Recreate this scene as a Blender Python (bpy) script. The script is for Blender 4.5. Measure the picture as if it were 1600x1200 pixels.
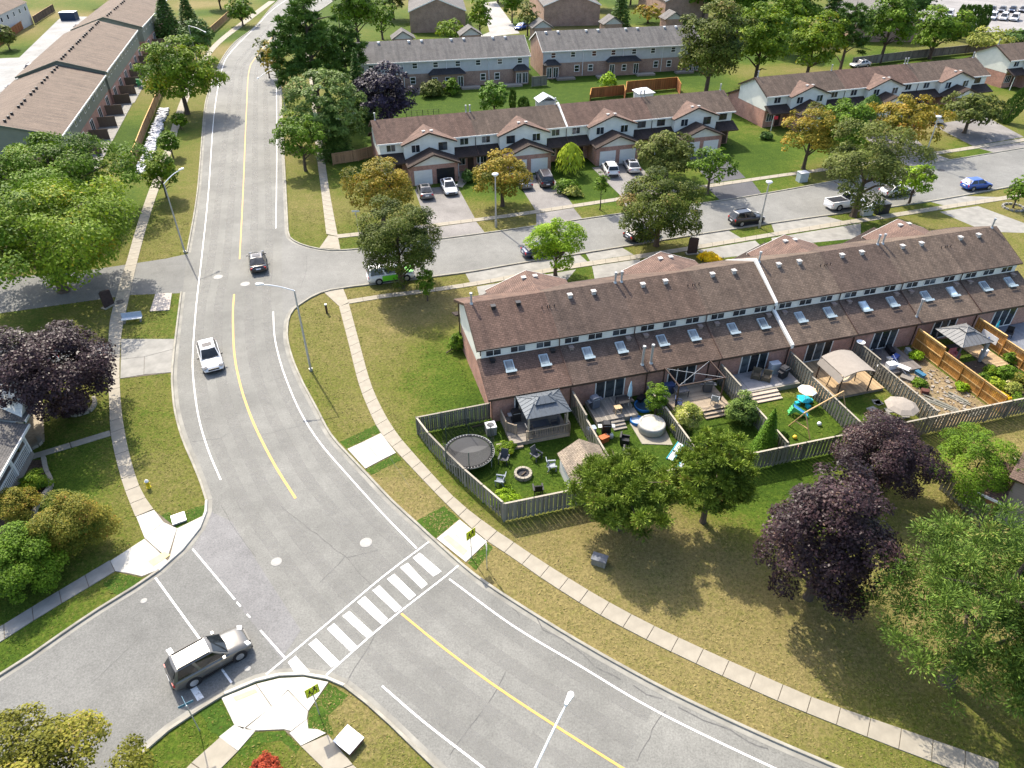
import bpy, math, random
import numpy as np
from mathutils import Vector, Matrix

for o_ in list(bpy.data.objects): bpy.data.objects.remove(o_)
scene = bpy.context.scene
COL = scene.collection
R_ = math.radians

# ------------------------------------------------------------------ camera, sky, sun, exposure
CAM_H, PITCH, FPX = 38.0, R_(37.0), 1110.0
cam_d = bpy.data.cameras.new('camera'); cam = bpy.data.objects.new('camera', cam_d); COL.objects.link(cam)
cam.location = (0, 0, CAM_H); cam.rotation_euler = (R_(90) - PITCH, 0, 0)
cam_d.sensor_width = 36.0; cam_d.lens = FPX / 1600.0 * 36.0; cam_d.clip_start = 0.5; cam_d.clip_end = 6000
scene.camera = cam
SUN_EL, SUN_AZ = R_(47.5), R_(120.0)         # azimuth of the sun measured from +x, anticlockwise
sdir = Vector((math.cos(SUN_AZ) * math.cos(SUN_EL), math.sin(SUN_AZ) * math.cos(SUN_EL), math.sin(SUN_EL)))
world = bpy.data.worlds.new('World'); scene.world = world; world.use_nodes = True
wn = world.node_tree; bg = wn.nodes['Background']; sky = wn.nodes.new('ShaderNodeTexSky')
sky.sky_type = 'NISHITA'; sky.sun_disc = False; sky.sun_elevation = SUN_EL; sky.sun_rotation = math.atan2(sdir.x, sdir.y)
sky.air_density = 0.9; sky.dust_density = 2.8; sky.ozone_density = 0.7
wn.links.new(sky.outputs[0], bg.inputs[0]); bg.inputs[1].default_value = 0.15
sl = bpy.data.lights.new('sun', 'SUN'); sun = bpy.data.objects.new('sun', sl); COL.objects.link(sun)
sl.energy = 3.1; sl.angle = R_(0.55); sl.color = (1.0, 0.92, 0.79)
sun.rotation_euler = sdir.to_track_quat('Z', 'Y').to_euler(); sun.location = sdir * 200
scene.view_settings.view_transform = 'Standard'; scene.view_settings.look = 'None'
scene.view_settings.exposure = 1.36; scene.view_settings.gamma = 1.0

# ------------------------------------------------------------------ survey helpers
def W(px, py, z=0.0):
    """survey mark in the photograph -> point of the place at height z"""
    dx = (px - 800) / FPX; dz = -(py - 600) / FPX
    d = (dx, math.cos(PITCH) + dz * math.sin(PITCH), -math.sin(PITCH) + dz * math.cos(PITCH))
    s = (z - CAM_H) / d[2]
    return Vector((d[0] * s, d[1] * s, z))
def depth(p):
    return p[1] * math.cos(PITCH) + (CAM_H - p[2]) * math.sin(PITCH)
def height_at(base, ty):
    """height of the thing standing at ground point base whose top was surveyed at row ty"""
    k = (600 - ty) / FPX; c, s = math.cos(PITCH), math.sin(PITCH); y = base[1]
    # (y s + v c) = k (y c - v s),  v = z - H
    v = y * (k * c - s) / (c + k * s)
    return v + CAM_H
RO = W(768, 624, 2.7); RO.z = 0; RA = R_(16.1)
RU = Vector((math.cos(RA), math.sin(RA), 0)); RV = Vector((-math.sin(RA), math.cos(RA), 0)); UN = 6.9
def Y(u, v, z=0.0):
    """point in the near terrace's own frame: u along the row, v towards its street"""
    p = RO + RU * u + RV * v; p.z = z; return p

# ------------------------------------------------------------------ materials
MATS = {}
def nodes(m):
    m.use_nodes = True; nt = m.node_tree
    return nt, nt.nodes['Principled BSDF']
def N(nt, t, **kw):
    n = nt.nodes.new(t)
    for k, v in kw.items():
        if k in n.inputs: n.inputs[k].default_value = v
        else: setattr(n, k, v)
    return n
def ramp(nt, fac, stops):
    r = nt.nodes.new('ShaderNodeValToRGB'); e = r.color_ramp.elements
    while len(e) < len(stops): e.new(0.5)
    for i, (p, c) in enumerate(stops):
        e[i].position = p; e[i].color = (c[0], c[1], c[2], 1)
    nt.links.new(fac, r.inputs[0]); return r
def mixc(nt, fac, a, b, mode='MIX'):
    m = nt.nodes.new('ShaderNodeMix'); m.data_type = 'RGBA'; m.blend_type = mode
    for s, v in ((m.inputs[0], fac), (m.inputs[6], a), (m.inputs[7], b)):
        if hasattr(v, 'links') or hasattr(v, 'is_linked'): nt.links.new(v, s)
        elif isinstance(v, (int, float)): s.default_value = v
        else: s.default_value = (v[0], v[1], v[2], 1)
    return m.outputs[2]
def mat(name, col, rough=0.7, var=0.15, scale=3.0, bump=0.0, bscale=20.0, metal=0.0, spec=0.3, detail=4.0):
    """painted or plain surface with mottled tone"""
    if name in MATS: return MATS[name]
    m = bpy.data.materials.new(name); nt, b = nodes(m); MATS[name] = m
    tc = nt.nodes.new('ShaderNodeTexCoord')
    n1 = N(nt, 'ShaderNodeTexNoise', Scale=scale, Detail=detail, Roughness=0.6); nt.links.new(tc.outputs['Object'], n1.inputs['Vector'])
    lo = [c * (1 - var) for c in col]; hi = [min(1, c * (1 + var)) for c in col]
    r = ramp(nt, n1.outputs['Fac'], [(0.3, lo), (0.7, hi)])
    nt.links.new(r.outputs[0], b.inputs['Base Color'])
    b.inputs['Roughness'].default_value = rough; b.inputs['Metallic'].default_value = metal
    b.inputs['Specular IOR Level'].default_value = spec
    if bump:
        n2 = N(nt, 'ShaderNodeTexNoise', Scale=bscale, Detail=3.0); nt.links.new(tc.outputs['Object'], n2.inputs['Vector'])
        bp = N(nt, 'ShaderNodeBump', Strength=bump, Distance=0.02); nt.links.new(n2.outputs['Fac'], bp.inputs['Height'])
        nt.links.new(bp.outputs[0], b.inputs['Normal'])
    return m
def asphalt(name, col, fine=0.35, stain=0.18, tint=(1, 1, 1)):
    m = bpy.data.materials.new(name); nt, b = nodes(m); MATS[name] = m
    tc = nt.nodes.new('ShaderNodeTexCoord'); v = tc.outputs['Object']
    a = N(nt, 'ShaderNodeTexNoise', Scale=9.0, Detail=6.0, Roughness=0.8); nt.links.new(v, a.inputs['Vector'])
    c = N(nt, 'ShaderNodeTexNoise', Scale=0.16, Detail=5.0, Roughness=0.6); nt.links.new(v, c.inputs['Vector'])
    d = N(nt, 'ShaderNodeTexNoise', Scale=1.1, Detail=4.0, Roughness=0.65, Distortion=0.6); nt.links.new(v, d.inputs['Vector'])
    r1 = ramp(nt, a.outputs['Fac'], [(0.3, [x * (1 - fine) for x in col]), (0.7, [x * (1 + fine) for x in col])])
    r2 = ramp(nt, c.outputs['Fac'], [(0.32, [1 - stain] * 3), (0.68, [1 + stain * x for x in tint])])
    r3 = ramp(nt, d.outputs['Fac'], [(0.3, [0.9] * 3), (0.7, [1.08] * 3)])
    x = mixc(nt, 1.0, r1.outputs[0], r2.outputs[0], 'MULTIPLY'); x = mixc(nt, 1.0, x, r3.outputs[0], 'MULTIPLY')
    nt.links.new(x, b.inputs['Base Color']); b.inputs['Roughness'].default_value = 0.85; b.inputs['Specular IOR Level'].default_value = 0.25
    bp = N(nt, 'ShaderNodeBump', Strength=0.25, Distance=0.01); nt.links.new(a.outputs['Fac'], bp.inputs['Height']); nt.links.new(bp.outputs[0], b.inputs['Normal'])
    return m
def grass_mat(name, stops, attr=True, shift=0.0):
    m = bpy.data.materials.new(name); nt, b = nodes(m); MATS[name] = m
    tc = nt.nodes.new('ShaderNodeTexCoord'); v = tc.outputs['Object']
    n1 = N(nt, 'ShaderNodeTexNoise', Scale=0.7, Detail=6.0, Roughness=0.7); nt.links.new(v, n1.inputs['Vector'])
    n2 = N(nt, 'ShaderNodeTexNoise', Scale=3.2, Detail=6.0, Roughness=0.75); nt.links.new(v, n2.inputs['Vector'])
    n3 = N(nt, 'ShaderNodeTexNoise', Scale=4.6, Detail=6.0, Roughness=0.85); nt.links.new(v, n3.inputs['Vector'])
    def mul(a, k, off=0.0):
        q = N(nt, 'ShaderNodeMath', operation='MULTIPLY_ADD'); nt.links.new(a, q.inputs[0]); q.inputs[1].default_value = k; q.inputs[2].default_value = off; return q.outputs[0]
    def add(a, c):
        q = N(nt, 'ShaderNodeMath', operation='ADD'); nt.links.new(a, q.inputs[0]); nt.links.new(c, q.inputs[1]); return q.outputs[0]
    s = add(mul(n1.outputs['Fac'], 0.85, -0.425 + shift), mul(n2.outputs['Fac'], 1.15, -0.575))
    if attr:
        at = N(nt, 'ShaderNodeAttribute', attribute_name='dry'); s = add(s, at.outputs['Fac'])
    r = ramp(nt, s, stops)
    r3 = ramp(nt, n3.outputs['Fac'], [(0.32, [0.42] * 3), (0.68, [1.58] * 3)])
    x = mixc(nt, 1.0, r.outputs[0], r3.outputs[0], 'MULTIPLY')
    nt.links.new(x, b.inputs['Base Color']); b.inputs['Roughness'].default_value = 0.95; b.inputs['Specular IOR Level'].default_value = 0.1
    bp = N(nt, 'ShaderNodeBump', Strength=0.7, Distance=0.06); nt.links.new(n3.outputs['Fac'], bp.inputs['Height']); nt.links.new(bp.outputs[0], b.inputs['Normal'])
    return m
def brick_mat(name, c1, c2, mortar, bw=0.22, bh=0.08, mode='wall', ms=0.012, rough=0.85, var=0.25, bump=0.3):
    """brick courses on walls (u = x+y, v = z) or shingle courses on roofs ('rx': courses run along x, 'ry': along y)"""
    m = bpy.data.materials.new(name); nt, b = nodes(m); MATS[name] = m
    tc = nt.nodes.new('ShaderNodeTexCoord'); sp = nt.nodes.new('ShaderNodeSeparateXYZ'); nt.links.new(tc.outputs['Object'], sp.inputs[0])
    cb = nt.nodes.new('ShaderNodeCombineXYZ')
    if mode == 'wall':
        q = N(nt, 'ShaderNodeMath', operation='ADD'); nt.links.new(sp.outputs[0], q.inputs[0]); nt.links.new(sp.outputs[1], q.inputs[1])
        nt.links.new(q.outputs[0], cb.inputs[0]); nt.links.new(sp.outputs[2], cb.inputs[1])
    elif mode == 'rx': nt.links.new(sp.outputs[0], cb.inputs[0]); nt.links.new(sp.outputs[1], cb.inputs[1])
    else: nt.links.new(sp.outputs[1], cb.inputs[0]); nt.links.new(sp.outputs[0], cb.inputs[1])
    br = nt.nodes.new('ShaderNodeTexBrick'); nt.links.new(cb.outputs[0], br.inputs['Vector'])
    br.inputs['Color1'].default_value = (*c1, 1); br.inputs['Color2'].default_value = (*c2, 1); br.inputs['Mortar'].default_value = (*mortar, 1)
    br.inputs['Scale'].default_value = 1.0; br.inputs['Mortar Size'].default_value = ms
    br.inputs['Brick Width'].default_value = bw; br.inputs['Row Height'].default_value = bh; br.inputs['Bias'].default_value = -0.1
    n1 = N(nt, 'ShaderNodeTexNoise', Scale=0.7, Detail=6.0, Roughness=0.7); nt.links.new(tc.outputs['Object'], n1.inputs['Vector'])
    n2 = N(nt, 'ShaderNodeTexNoise', Scale=7.0, Detail=4.0, Roughness=0.8); nt.links.new(tc.outputs['Object'], n2.inputs['Vector'])
    r1 = ramp(nt, n1.outputs['Fac'], [(0.3, [1 - var] * 3), (0.7, [1 + var] * 3)])
    r2 = ramp(nt, n2.outputs['Fac'], [(0.3, [0.72] * 3), (0.7, [1.28] * 3)])
    x = mixc(nt, 1.0, br.outputs['Color'], r1.outputs[0], 'MULTIPLY'); x = mixc(nt, 1.0, x, r2.outputs[0], 'MULTIPLY')
    if mode != 'wall':      # weather streaks running down the slope
        mp = nt.nodes.new('ShaderNodeMapping'); mp.inputs['Scale'].default_value = (1.6, 0.16, 0.16) if mode == 'rx' else (0.16, 1.6, 0.16); nt.links.new(tc.outputs['Object'], mp.inputs[0])
        n4 = N(nt, 'ShaderNodeTexNoise', Scale=1.0, Detail=4.0, Roughness=0.6); nt.links.new(mp.outputs[0], n4.inputs['Vector'])
        r4 = ramp(nt, n4.outputs['Fac'], [(0.32, [0.74, 0.75, 0.76]), (0.6, [1.08, 1.07, 1.05])]); x = mixc(nt, 1.0, x, r4.outputs[0], 'MULTIPLY')
    nt.links.new(x, b.inputs['Base Color']); b.inputs['Roughness'].default_value = rough; b.inputs['Specular IOR Level'].default_value = 0.2
    bp = N(nt, 'ShaderNodeBump', Strength=bump, Distance=0.02); nt.links.new(br.outputs['Fac'], bp.inputs['Height']); bp.invert = True
    nt.links.new(bp.outputs[0], b.inputs['Normal'])
    return m
def siding_mat(name, col, pitch=0.2):
    m = bpy.data.materials.new(name); nt, b = nodes(m); MATS[name] = m
    tc = nt.nodes.new('ShaderNodeTexCoord'); sp = nt.nodes.new('ShaderNodeSeparateXYZ'); nt.links.new(tc.outputs['Object'], sp.inputs[0])
    q = N(nt, 'ShaderNodeMath', operation='MODULO'); nt.links.new(sp.outputs[2], q.inputs[0]); q.inputs[1].default_value = pitch
    r = ramp(nt, q.outputs[0], [(0.0, [c * 0.72 for c in col]), (pitch * 0.18, col)])
    n1 = N(nt, 'ShaderNodeTexNoise', Scale=1.2, Detail=5.0); nt.links.new(tc.outputs['Object'], n1.inputs['Vector'])
    r1 = ramp(nt, n1.outputs['Fac'], [(0.3, [0.9] * 3), (0.7, [1.04] * 3)])
    nt.links.new(mixc(nt, 1.0, r.outputs[0], r1.outputs[0], 'MULTIPLY'), b.inputs['Base Color']); b.inputs['Roughness'].default_value = 0.6
    return m
def wood_mat(name, col, var=0.45, rough=0.85):
    """weathered timber, each board its own tone"""
    m = bpy.data.materials.new(name); nt, b = nodes(m); MATS[name] = m
    tc = nt.nodes.new('ShaderNodeTexCoord'); oi = nt.nodes.new('ShaderNodeObjectInfo')
    mp = nt.nodes.new('ShaderNodeMapping'); mp.inputs['Scale'].default_value = (14, 14, 1.3); nt.links.new(tc.outputs['Object'], mp.inputs[0])
    n1 = N(nt, 'ShaderNodeTexNoise', Scale=1.0, Detail=5.0, Roughness=0.7); nt.links.new(mp.outputs[0], n1.inputs['Vector'])
    r = ramp(nt, n1.outputs['Fac'], [(0.25, [c * (1 - var) for c in col]), (0.75, [c * (1 + var * 0.6) for c in col])])
    r2 = ramp(nt, oi.outputs['Random'], [(0.0, [0.72, 0.72, 0.72]), (1.0, [1.22, 1.2, 1.18])])
    nt.links.new(mixc(nt, 1.0, r.outputs[0], r2.outputs[0], 'MULTIPLY'), b.inputs['Base Color']); b.inputs['Roughness'].default_value = rough
    b.inputs['Specular IOR Level'].default_value = 0.2
    return m
def leaf_mat(name, dark, light, accent=None, trans=0.3, amt=0.12, spec=0.15, rough=0.6, boost=(1.7, 1.75, 0.66)):
    dark, light = [[c * k for c, k in zip(q, boost)] for q in (dark, light)]
    if accent: accent = [c * k for c, k in zip(accent, (1.15, 1.15, .9))]
    m = bpy.data.materials.new(name); nt, b = nodes(m); MATS[name] = m
    at = N(nt, 'ShaderNodeAttribute', attribute_name='tone')
    st = [(0.0, dark), (0.8 if accent else 1.0, light)]
    if accent: st += [(0.8 + (0.2 - amt) * 0.5, light), (1.0, accent)]
    r = ramp(nt, at.outputs['Fac'], st)
    nt.links.new(r.outputs[0], b.inputs['Base Color']); b.inputs['Roughness'].default_value = rough; b.inputs['Specular IOR Level'].default_value = spec
    tr = nt.nodes.new('ShaderNodeBsdfTranslucent'); ms = nt.nodes.new('ShaderNodeMixShader'); ms.inputs[0].default_value = trans
    out = nt.nodes['Material Output']; nt.links.new(r.outputs[0], tr.inputs['Color'])
    nt.links.new(b.outputs[0], ms.inputs[1]); nt.links.new(tr.outputs[0], ms.inputs[2]); nt.links.new(ms.outputs[0], out.inputs['Surface'])
    return m
def glass_mat(name, col, rough=0.06, spec=0.6, hi=3.4):
    m = bpy.data.materials.new(name); nt, b = nodes(m); MATS[name] = m
    tc = nt.nodes.new('ShaderNodeTexCoord'); n1 = N(nt, 'ShaderNodeTexNoise', Scale=1.6, Detail=2.0); nt.links.new(tc.outputs['Object'], n1.inputs['Vector'])
    oi = nt.nodes.new('ShaderNodeObjectInfo')
    r = ramp(nt, n1.outputs['Fac'], [(0.35, [c * 0.6 for c in col]), (0.7, [c * 1.5 for c in col])])
    r2 = ramp(nt, oi.outputs['Random'], [(0.0, [0.55] * 3), (0.75, [1.3] * 3), (1.0, [hi] * 3)])
    nt.links.new(mixc(nt, 1.0, r.outputs[0], r2.outputs[0], 'MULTIPLY'), b.inputs['Base Color'])
    b.inputs['Roughness'].default_value = rough; b.inputs['Specular IOR Level'].default_value = spec
    return m
def paint_mat(name, col, metal=0.0):
    m = bpy.data.materials.new(name); nt, b = nodes(m); MATS[name] = m
    b.inputs['Base Color'].default_value = (*col, 1); b.inputs['Roughness'].default_value = 0.28; b.inputs['Metallic'].default_value = metal
    b.inputs['Coat Weight'].default_value = 0.6; b.inputs['Coat Roughness'].default_value = 0.06
    return m
def marking_mat(name, col, wear=0.5):
    m = bpy.data.materials.new(name); nt, b = nodes(m); MATS[name] = m
    tc = nt.nodes.new('ShaderNodeTexCoord')
    n1 = N(nt, 'ShaderNodeTexNoise', Scale=5.0, Detail=8.0, Roughness=0.75); nt.links.new(tc.outputs['Object'], n1.inputs['Vector'])
    r = ramp(nt, n1.outputs['Fac'], [(0.25 + 0.12 * wear, (0.2, 0.2, 0.19)), (0.36 + 0.16 * wear, col)])
    nt.links.new(r.outputs[0], b.inputs['Base Color']); b.inputs['Roughness'].default_value = 0.7
    return m

ASPH = asphalt('asphalt_main', (0.168, 0.167, 0.152), tint=(1, 0.99, 0.96))
ASPH2 = asphalt('asphalt_side', (0.172, 0.171, 0.158), stain=0.14)
ASPH3 = asphalt('asphalt_lower', (0.15, 0.15, 0.14), stain=0.12)
DRIVE = asphalt('driveway_asphalt', (0.19, 0.18, 0.17), stain=0.25)
DRIVE2 = asphalt('fresh_driveway_asphalt', (0.085, 0.085, 0.09), stain=0.15)
CONC = mat('sidewalk_concrete', (0.285, 0.258, 0.205), 0.9, 0.12, 1.2, 0.2, 40)
CONCG = mat('old_concrete', (0.235, 0.228, 0.205), 0.9, 0.2, 0.8, 0.2, 40)
CONCN = mat('new_concrete', (0.42, 0.405, 0.36), 0.85, 0.18, 0.7, 0.1, 40)
JOINT = mat('joint_dirt', (0.13, 0.11, 0.08), 0.95, 0.3, 4)
KERB = mat('kerb_concrete', (0.27, 0.255, 0.21), 0.9, 0.25, 0.9, 0.2, 30)
GUTTER = mat('gutter_concrete', (0.225, 0.218, 0.19), 0.9, 0.25, 0.7, 0.1, 30)
TAR = mat('crack_tar', (0.11, 0.108, 0.102), 0.8, 0.3, 3)
IRON = mat('cast_iron', (0.09, 0.085, 0.08), 0.7, 0.3, 10)
PALEIRON = mat('worn_cover', (0.29, 0.285, 0.265), 0.7, 0.15, 6)
WHITE_L = marking_mat('white_line', (0.74, 0.74, 0.72), 0.5)
WHITE_X = marking_mat('white_crossing', (0.76, 0.76, 0.74), 0.75)
YELLOW_L = marking_mat('yellow_line', (0.56, 0.335, 0.075), 0.35)
TACT = mat('tactile_yellow', (0.72, 0.62, 0.24), 0.8, 0.1)
G_STOPS = [(0.0, (0.032, 0.062, 0.006)), (0.3, (0.060, 0.094, 0.010)), (0.5, (0.100, 0.108, 0.021)), (0.72, (0.125, 0.118, 0.034)), (1.0, (0.178, 0.145, 0.058))]
GRASS = grass_mat('lawn', G_STOPS)
SOD = grass_mat('fresh_sod', [(0.0, (0.025, 0.055, 0.007)), (0.5, (0.045, 0.085, 0.011)), (0.8, (0.075, 0.105, 0.02)), (1.0, (0.12, 0.12, 0.04))], attr=False, shift=0.42)
DIRT = grass_mat('bare_earth', [(0.0, (0.05, 0.075, 0.015)), (0.3, (0.11, 0.10, 0.04)), (0.5, (0.20, 0.15, 0.085)), (1.0, (0.27, 0.205, 0.125))], False, 0.55)
MULCH = mat('mulch', (0.09, 0.06, 0.04), 0.95, 0.5, 6, 0.6, 25)
ROOFS = [brick_mat('shingle_brown_%d' % i, c, [k * 0.72 for k in c], [k * 0.5 for k in c], 0.32, 0.16, 'rx', 0.02, 0.9, 0.22)
         for i, c in enumerate([(0.152, 0.098, 0.076), (0.138, 0.096, 0.074), (0.142, 0.105, 0.081), (0.158, 0.118, 0.09), (0.125, 0.09, 0.072)])]
ROOFY = brick_mat('shingle_gable', (0.19, 0.125, 0.098), (0.15, 0.10, 0.08), (0.09, 0.06, 0.05), 0.32, 0.16, 'ry', 0.02, 0.9, 0.2)
ROOFD = brick_mat('shingle_dark', (0.055, 0.040, 0.035), (0.042, 0.032, 0.029), (0.025, 0.02, 0.018), 0.32, 0.16, 'rx', 0.02, 0.9, 0.2)
ROOFDY = brick_mat('shingle_dark_gable', (0.065, 0.046, 0.038), (0.05, 0.037, 0.032), (0.03, 0.024, 0.02), 0.32, 0.16, 'ry', 0.02, 0.9, 0.2)
ROOFG = brick_mat('shingle_grey', (0.155, 0.145, 0.135), (0.125, 0.118, 0.112), (0.08, 0.078, 0.075), 0.32, 0.16, 'rx', 0.02, 0.9, 0.18)
ROOFGY = brick_mat('shingle_grey_gable', (0.175, 0.165, 0.155), (0.14, 0.132, 0.126), (0.09, 0.086, 0.083), 0.32, 0.16, 'ry', 0.02, 0.9, 0.15)
ROOFC = brick_mat('shingle_charcoal', (0.05, 0.05, 0.052), (0.04, 0.04, 0.042), (0.022, 0.022, 0.024), 0.32, 0.16, 'rx', 0.02, 0.9, 0.2)
ROOFT = brick_mat('shingle_tan', (0.235, 0.175, 0.13), (0.195, 0.145, 0.108), (0.12, 0.09, 0.07), 0.32, 0.16, 'ry', 0.02, 0.9, 0.15)
ROOFTS = brick_mat('shingle_shed', (0.30, 0.245, 0.185), (0.20, 0.165, 0.13), (0.13, 0.105, 0.08), 0.36, 0.15, 'rx', 0.02, 0.9, 0.2)
BRICK = brick_mat('brick_pink', (0.43, 0.205, 0.15), (0.34, 0.16, 0.118), (0.42, 0.31, 0.25))
BRICKR = brick_mat('brick_tan', (0.33, 0.205, 0.15), (0.265, 0.16, 0.118), (0.32, 0.26, 0.21))
SIDE = siding_mat('siding_cream', (0.74, 0.73, 0.65))
SIDEG = siding_mat('siding_grey', (0.47, 0.48, 0.475))
SIDESAGE = siding_mat('siding_sage', (0.20, 0.215, 0.175))
TRIM = mat('trim_white', (0.74, 0.73, 0.68), 0.5, 0.05)
TRIMB = mat('trim_brown', (0.06, 0.038, 0.028), 0.5, 0.15)
BLACK = mat('black_plastic', (0.018, 0.018, 0.02), 0.45, 0.2)
BLACKF = mat('black_fabric', (0.03, 0.03, 0.034), 0.85, 0.3)
DKGREY = mat('dark_grey_metal', (0.075, 0.08, 0.09), 0.45, 0.15, metal=0.2)
GALV = mat('galvanised', (0.42, 0.43, 0.43), 0.45, 0.12, 8, metal=0.5)
STEELW = mat('painted_steel_white', (0.68, 0.69, 0.69), 0.4, 0.06)
GLASS = glass_mat('window_glass', (0.028, 0.034, 0.038))
GLASSB = glass_mat('skylight_glass', (0.16, 0.20, 0.22), 0.12)
CARGLASS = glass_mat('car_glass', (0.012, 0.015, 0.018), 0.05, 0.5, 1.4)
WOODG = wood_mat('weathered_fence', (0.185, 0.182, 0.15), 0.5)
WOODGT = wood_mat('weathered_cap', (0.33, 0.30, 0.24), 0.3)
WOODO = wood_mat('cedar_fence', (0.42, 0.205, 0.05), 0.35)
WOODOT = wood_mat('cedar_rail', (0.56, 0.36, 0.15), 0.25)
WOODB = wood_mat('brown_fence', (0.28, 0.115, 0.045), 0.35)
WOODT = wood_mat('tan_fence', (0.37, 0.235, 0.135), 0.3)
WOODK = wood_mat('dark_fence', (0.12, 0.09, 0.07), 0.3)
DECK = wood_mat('deck_board', (0.33, 0.27, 0.20), 0.3)
DECKG = wood_mat('deck_grey', (0.26, 0.235, 0.20), 0.3)
DECKY = wood_mat('deck_pale', (0.40, 0.29, 0.17), 0.35)
PINEW = wood_mat('bare_pine_timber', (0.58, 0.39, 0.19), 0.25)
BARK = wood_mat('bark', (0.10, 0.078, 0.058), 0.45)
RUBBER = mat('tyre_rubber', (0.02, 0.02, 0.021), 0.8, 0.2)
ALLOY = mat('alloy_rim', (0.48, 0.48, 0.48), 0.35, 0.1, metal=0.7)
REDL = mat('lamp_red', (0.50, 0.02, 0.015), 0.25, 0.1)
LENS = mat('lamp_lens', (0.70, 0.70, 0.68), 0.15, 0.05)
PLATE = mat('number_plate', (0.75, 0.76, 0.78), 0.5, 0.04)
# ------------------------------------------------------------------ geometry helpers
class MB:
    def __init__(s): s.v = []; s.f = []
    def add(s, vs, fs):
        n = len(s.v); s.v += [tuple(x) for x in vs]; s.f += [tuple(i + n for i in f) for f in fs]; return s
    def box(s, x0, x1, y0, y1, z0, z1):
        return s.add([(x0, y0, z0), (x1, y0, z0), (x1, y1, z0), (x0, y1, z0), (x0, y0, z1), (x1, y0, z1), (x1, y1, z1), (x0, y1, z1)],
                     [(0, 3, 2, 1), (4, 5, 6, 7), (0, 1, 5, 4), (1, 2, 6, 5), (2, 3, 7, 6), (3, 0, 4, 7)])
    def obox(s, c, size, rz=0.0, rx=0.0, ry=0.0):
        M = Matrix.Translation(c) @ Matrix.Rotation(rz, 4, 'Z') @ Matrix.Rotation(ry, 4, 'Y') @ Matrix.Rotation(rx, 4, 'X')
        a, b, d = size[0] / 2, size[1] / 2, size[2] / 2
        t = MB().box(-a, a, -b, b, -d, d)
        return s.add([M @ Vector(v) for v in t.v], t.f)
    def prism(s, pts, off):
        """polygon pts swept by the vector off"""
        n = len(pts); off = Vector(off)
        return s.add([Vector(p) for p in pts] + [Vector(p) + off for p in pts],
                     [tuple(range(n))[::-1], tuple(range(n, 2 * n))] + [(i, (i + 1) % n, n + (i + 1) % n, n + i) for i in range(n)])
    def px(s, prof, x0, x1): return s.prism([(x0, y, z) for y, z in prof], (x1 - x0, 0, 0))
    def py(s, prof, y0, y1): return s.prism([(x, y0, z) for x, z in prof], (0, y1 - y0, 0))
    def pz(s, poly, z0, z1): return s.prism([(p[0], p[1], z0) for p in poly], (0, 0, z1 - z0))
    def slab(s, quad, t):
        q = [Vector(p) for p in quad]; n = (q[1] - q[0]).cross(q[2] - q[0]).normalized()
        if n.z < 0: n = -n
        return s.prism(q, -n * t)
    def tube(s, p0, p1, r0, r1=None, n=8, cap=True):
        p0, p1 = Vector(p0), Vector(p1); r1 = r0 if r1 is None else r1
        d = (p1 - p0); d = d.normalized() if d.length > 1e-6 else Vector((0, 0, 1))
        a = d.orthogonal().normalized(); b = d.cross(a)
        vs = []
        for p, r in ((p0, r0), (p1, r1)):
            for i in range(n):
                t = 2 * math.pi * i / n; vs.append(p + a * math.cos(t) * r + b * math.sin(t) * r)
        fs = [(i, (i + 1) % n, n + (i + 1) % n, n + i) for i in range(n)]
        if cap: fs += [tuple(range(n))[::-1], tuple(range(n, 2 * n))]
        return s.add(vs, fs)
    def chain(s, pts, rs, n=7):
        for i in range(len(pts) - 1): s.tube(pts[i], pts[i + 1], rs[i], rs[i + 1], n)
        return s
    def lathe(s, prof, n=20, c=(0, 0, 0)):
        m = len(prof); vs = []
        for i in range(n):
            t = 2 * math.pi * i / n
            vs += [(c[0] + r * math.cos(t), c[1] + r * math.sin(t), c[2] + z) for r, z in prof]
        fs = [(i * m + j, ((i + 1) % n) * m + j, ((i + 1) % n) * m + j + 1, i * m + j + 1) for i in range(n) for j in range(m - 1)]
        return s.add(vs, fs)
    def mesh(s, name, m=None, smooth=False):
        me = bpy.data.meshes.new(name); me.from_pydata(s.v, [], s.f); me.update()
        if m: me.materials.append(m)
        if smooth: me.polygons.foreach_set('use_smooth', [True] * len(me.polygons))
        return me
    def build(s, name, m, parent=None, smooth=False, loc=(0, 0, 0), rz=0.0):
        return put(name, s.mesh(name, m, smooth), parent, loc, rz)
def put(name, mesh, parent=None, loc=(0, 0, 0), rz=0.0, m=None):
    o = bpy.data.objects.new(name, mesh); COL.objects.link(o)
    o.location = loc; o.rotation_euler = (0, 0, rz)
    if parent: o.parent = parent
    if m:
        o.material_slots[0].link = 'OBJECT'; o.material_slots[0].material = m
    return o
def tag(o, label, cat, group=None):
    o['label'] = label; o['category'] = cat
    if group: o['group'] = group
    return o
def thing(name, label, cat, loc=(0, 0, 0), rz=0.0, group=None):
    o = bpy.data.objects.new(name, None); COL.objects.link(o); o.location = loc; o.rotation_euler = (0, 0, rz); o.empty_display_size = 0.3
    return tag(o, label, cat, group)
def struct(o, kind='structure'): o['kind'] = kind; return o
def copy_thing(root, loc, rz, label=None, group=None):
    r = root.copy(); COL.objects.link(r); r.location = loc; r.rotation_euler = (0, 0, rz)
    if label: r['label'] = label
    if group: r['group'] = group
    for ch in list(root.children):
        c = ch.copy(); COL.objects.link(c); c.parent = r
        for g in ch.children:
            d = g.copy(); COL.objects.link(d); d.parent = c
    return r
CACHE = {}
def cached(key, fn):
    if key not in CACHE: CACHE[key] = fn()
    return CACHE[key]
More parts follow.
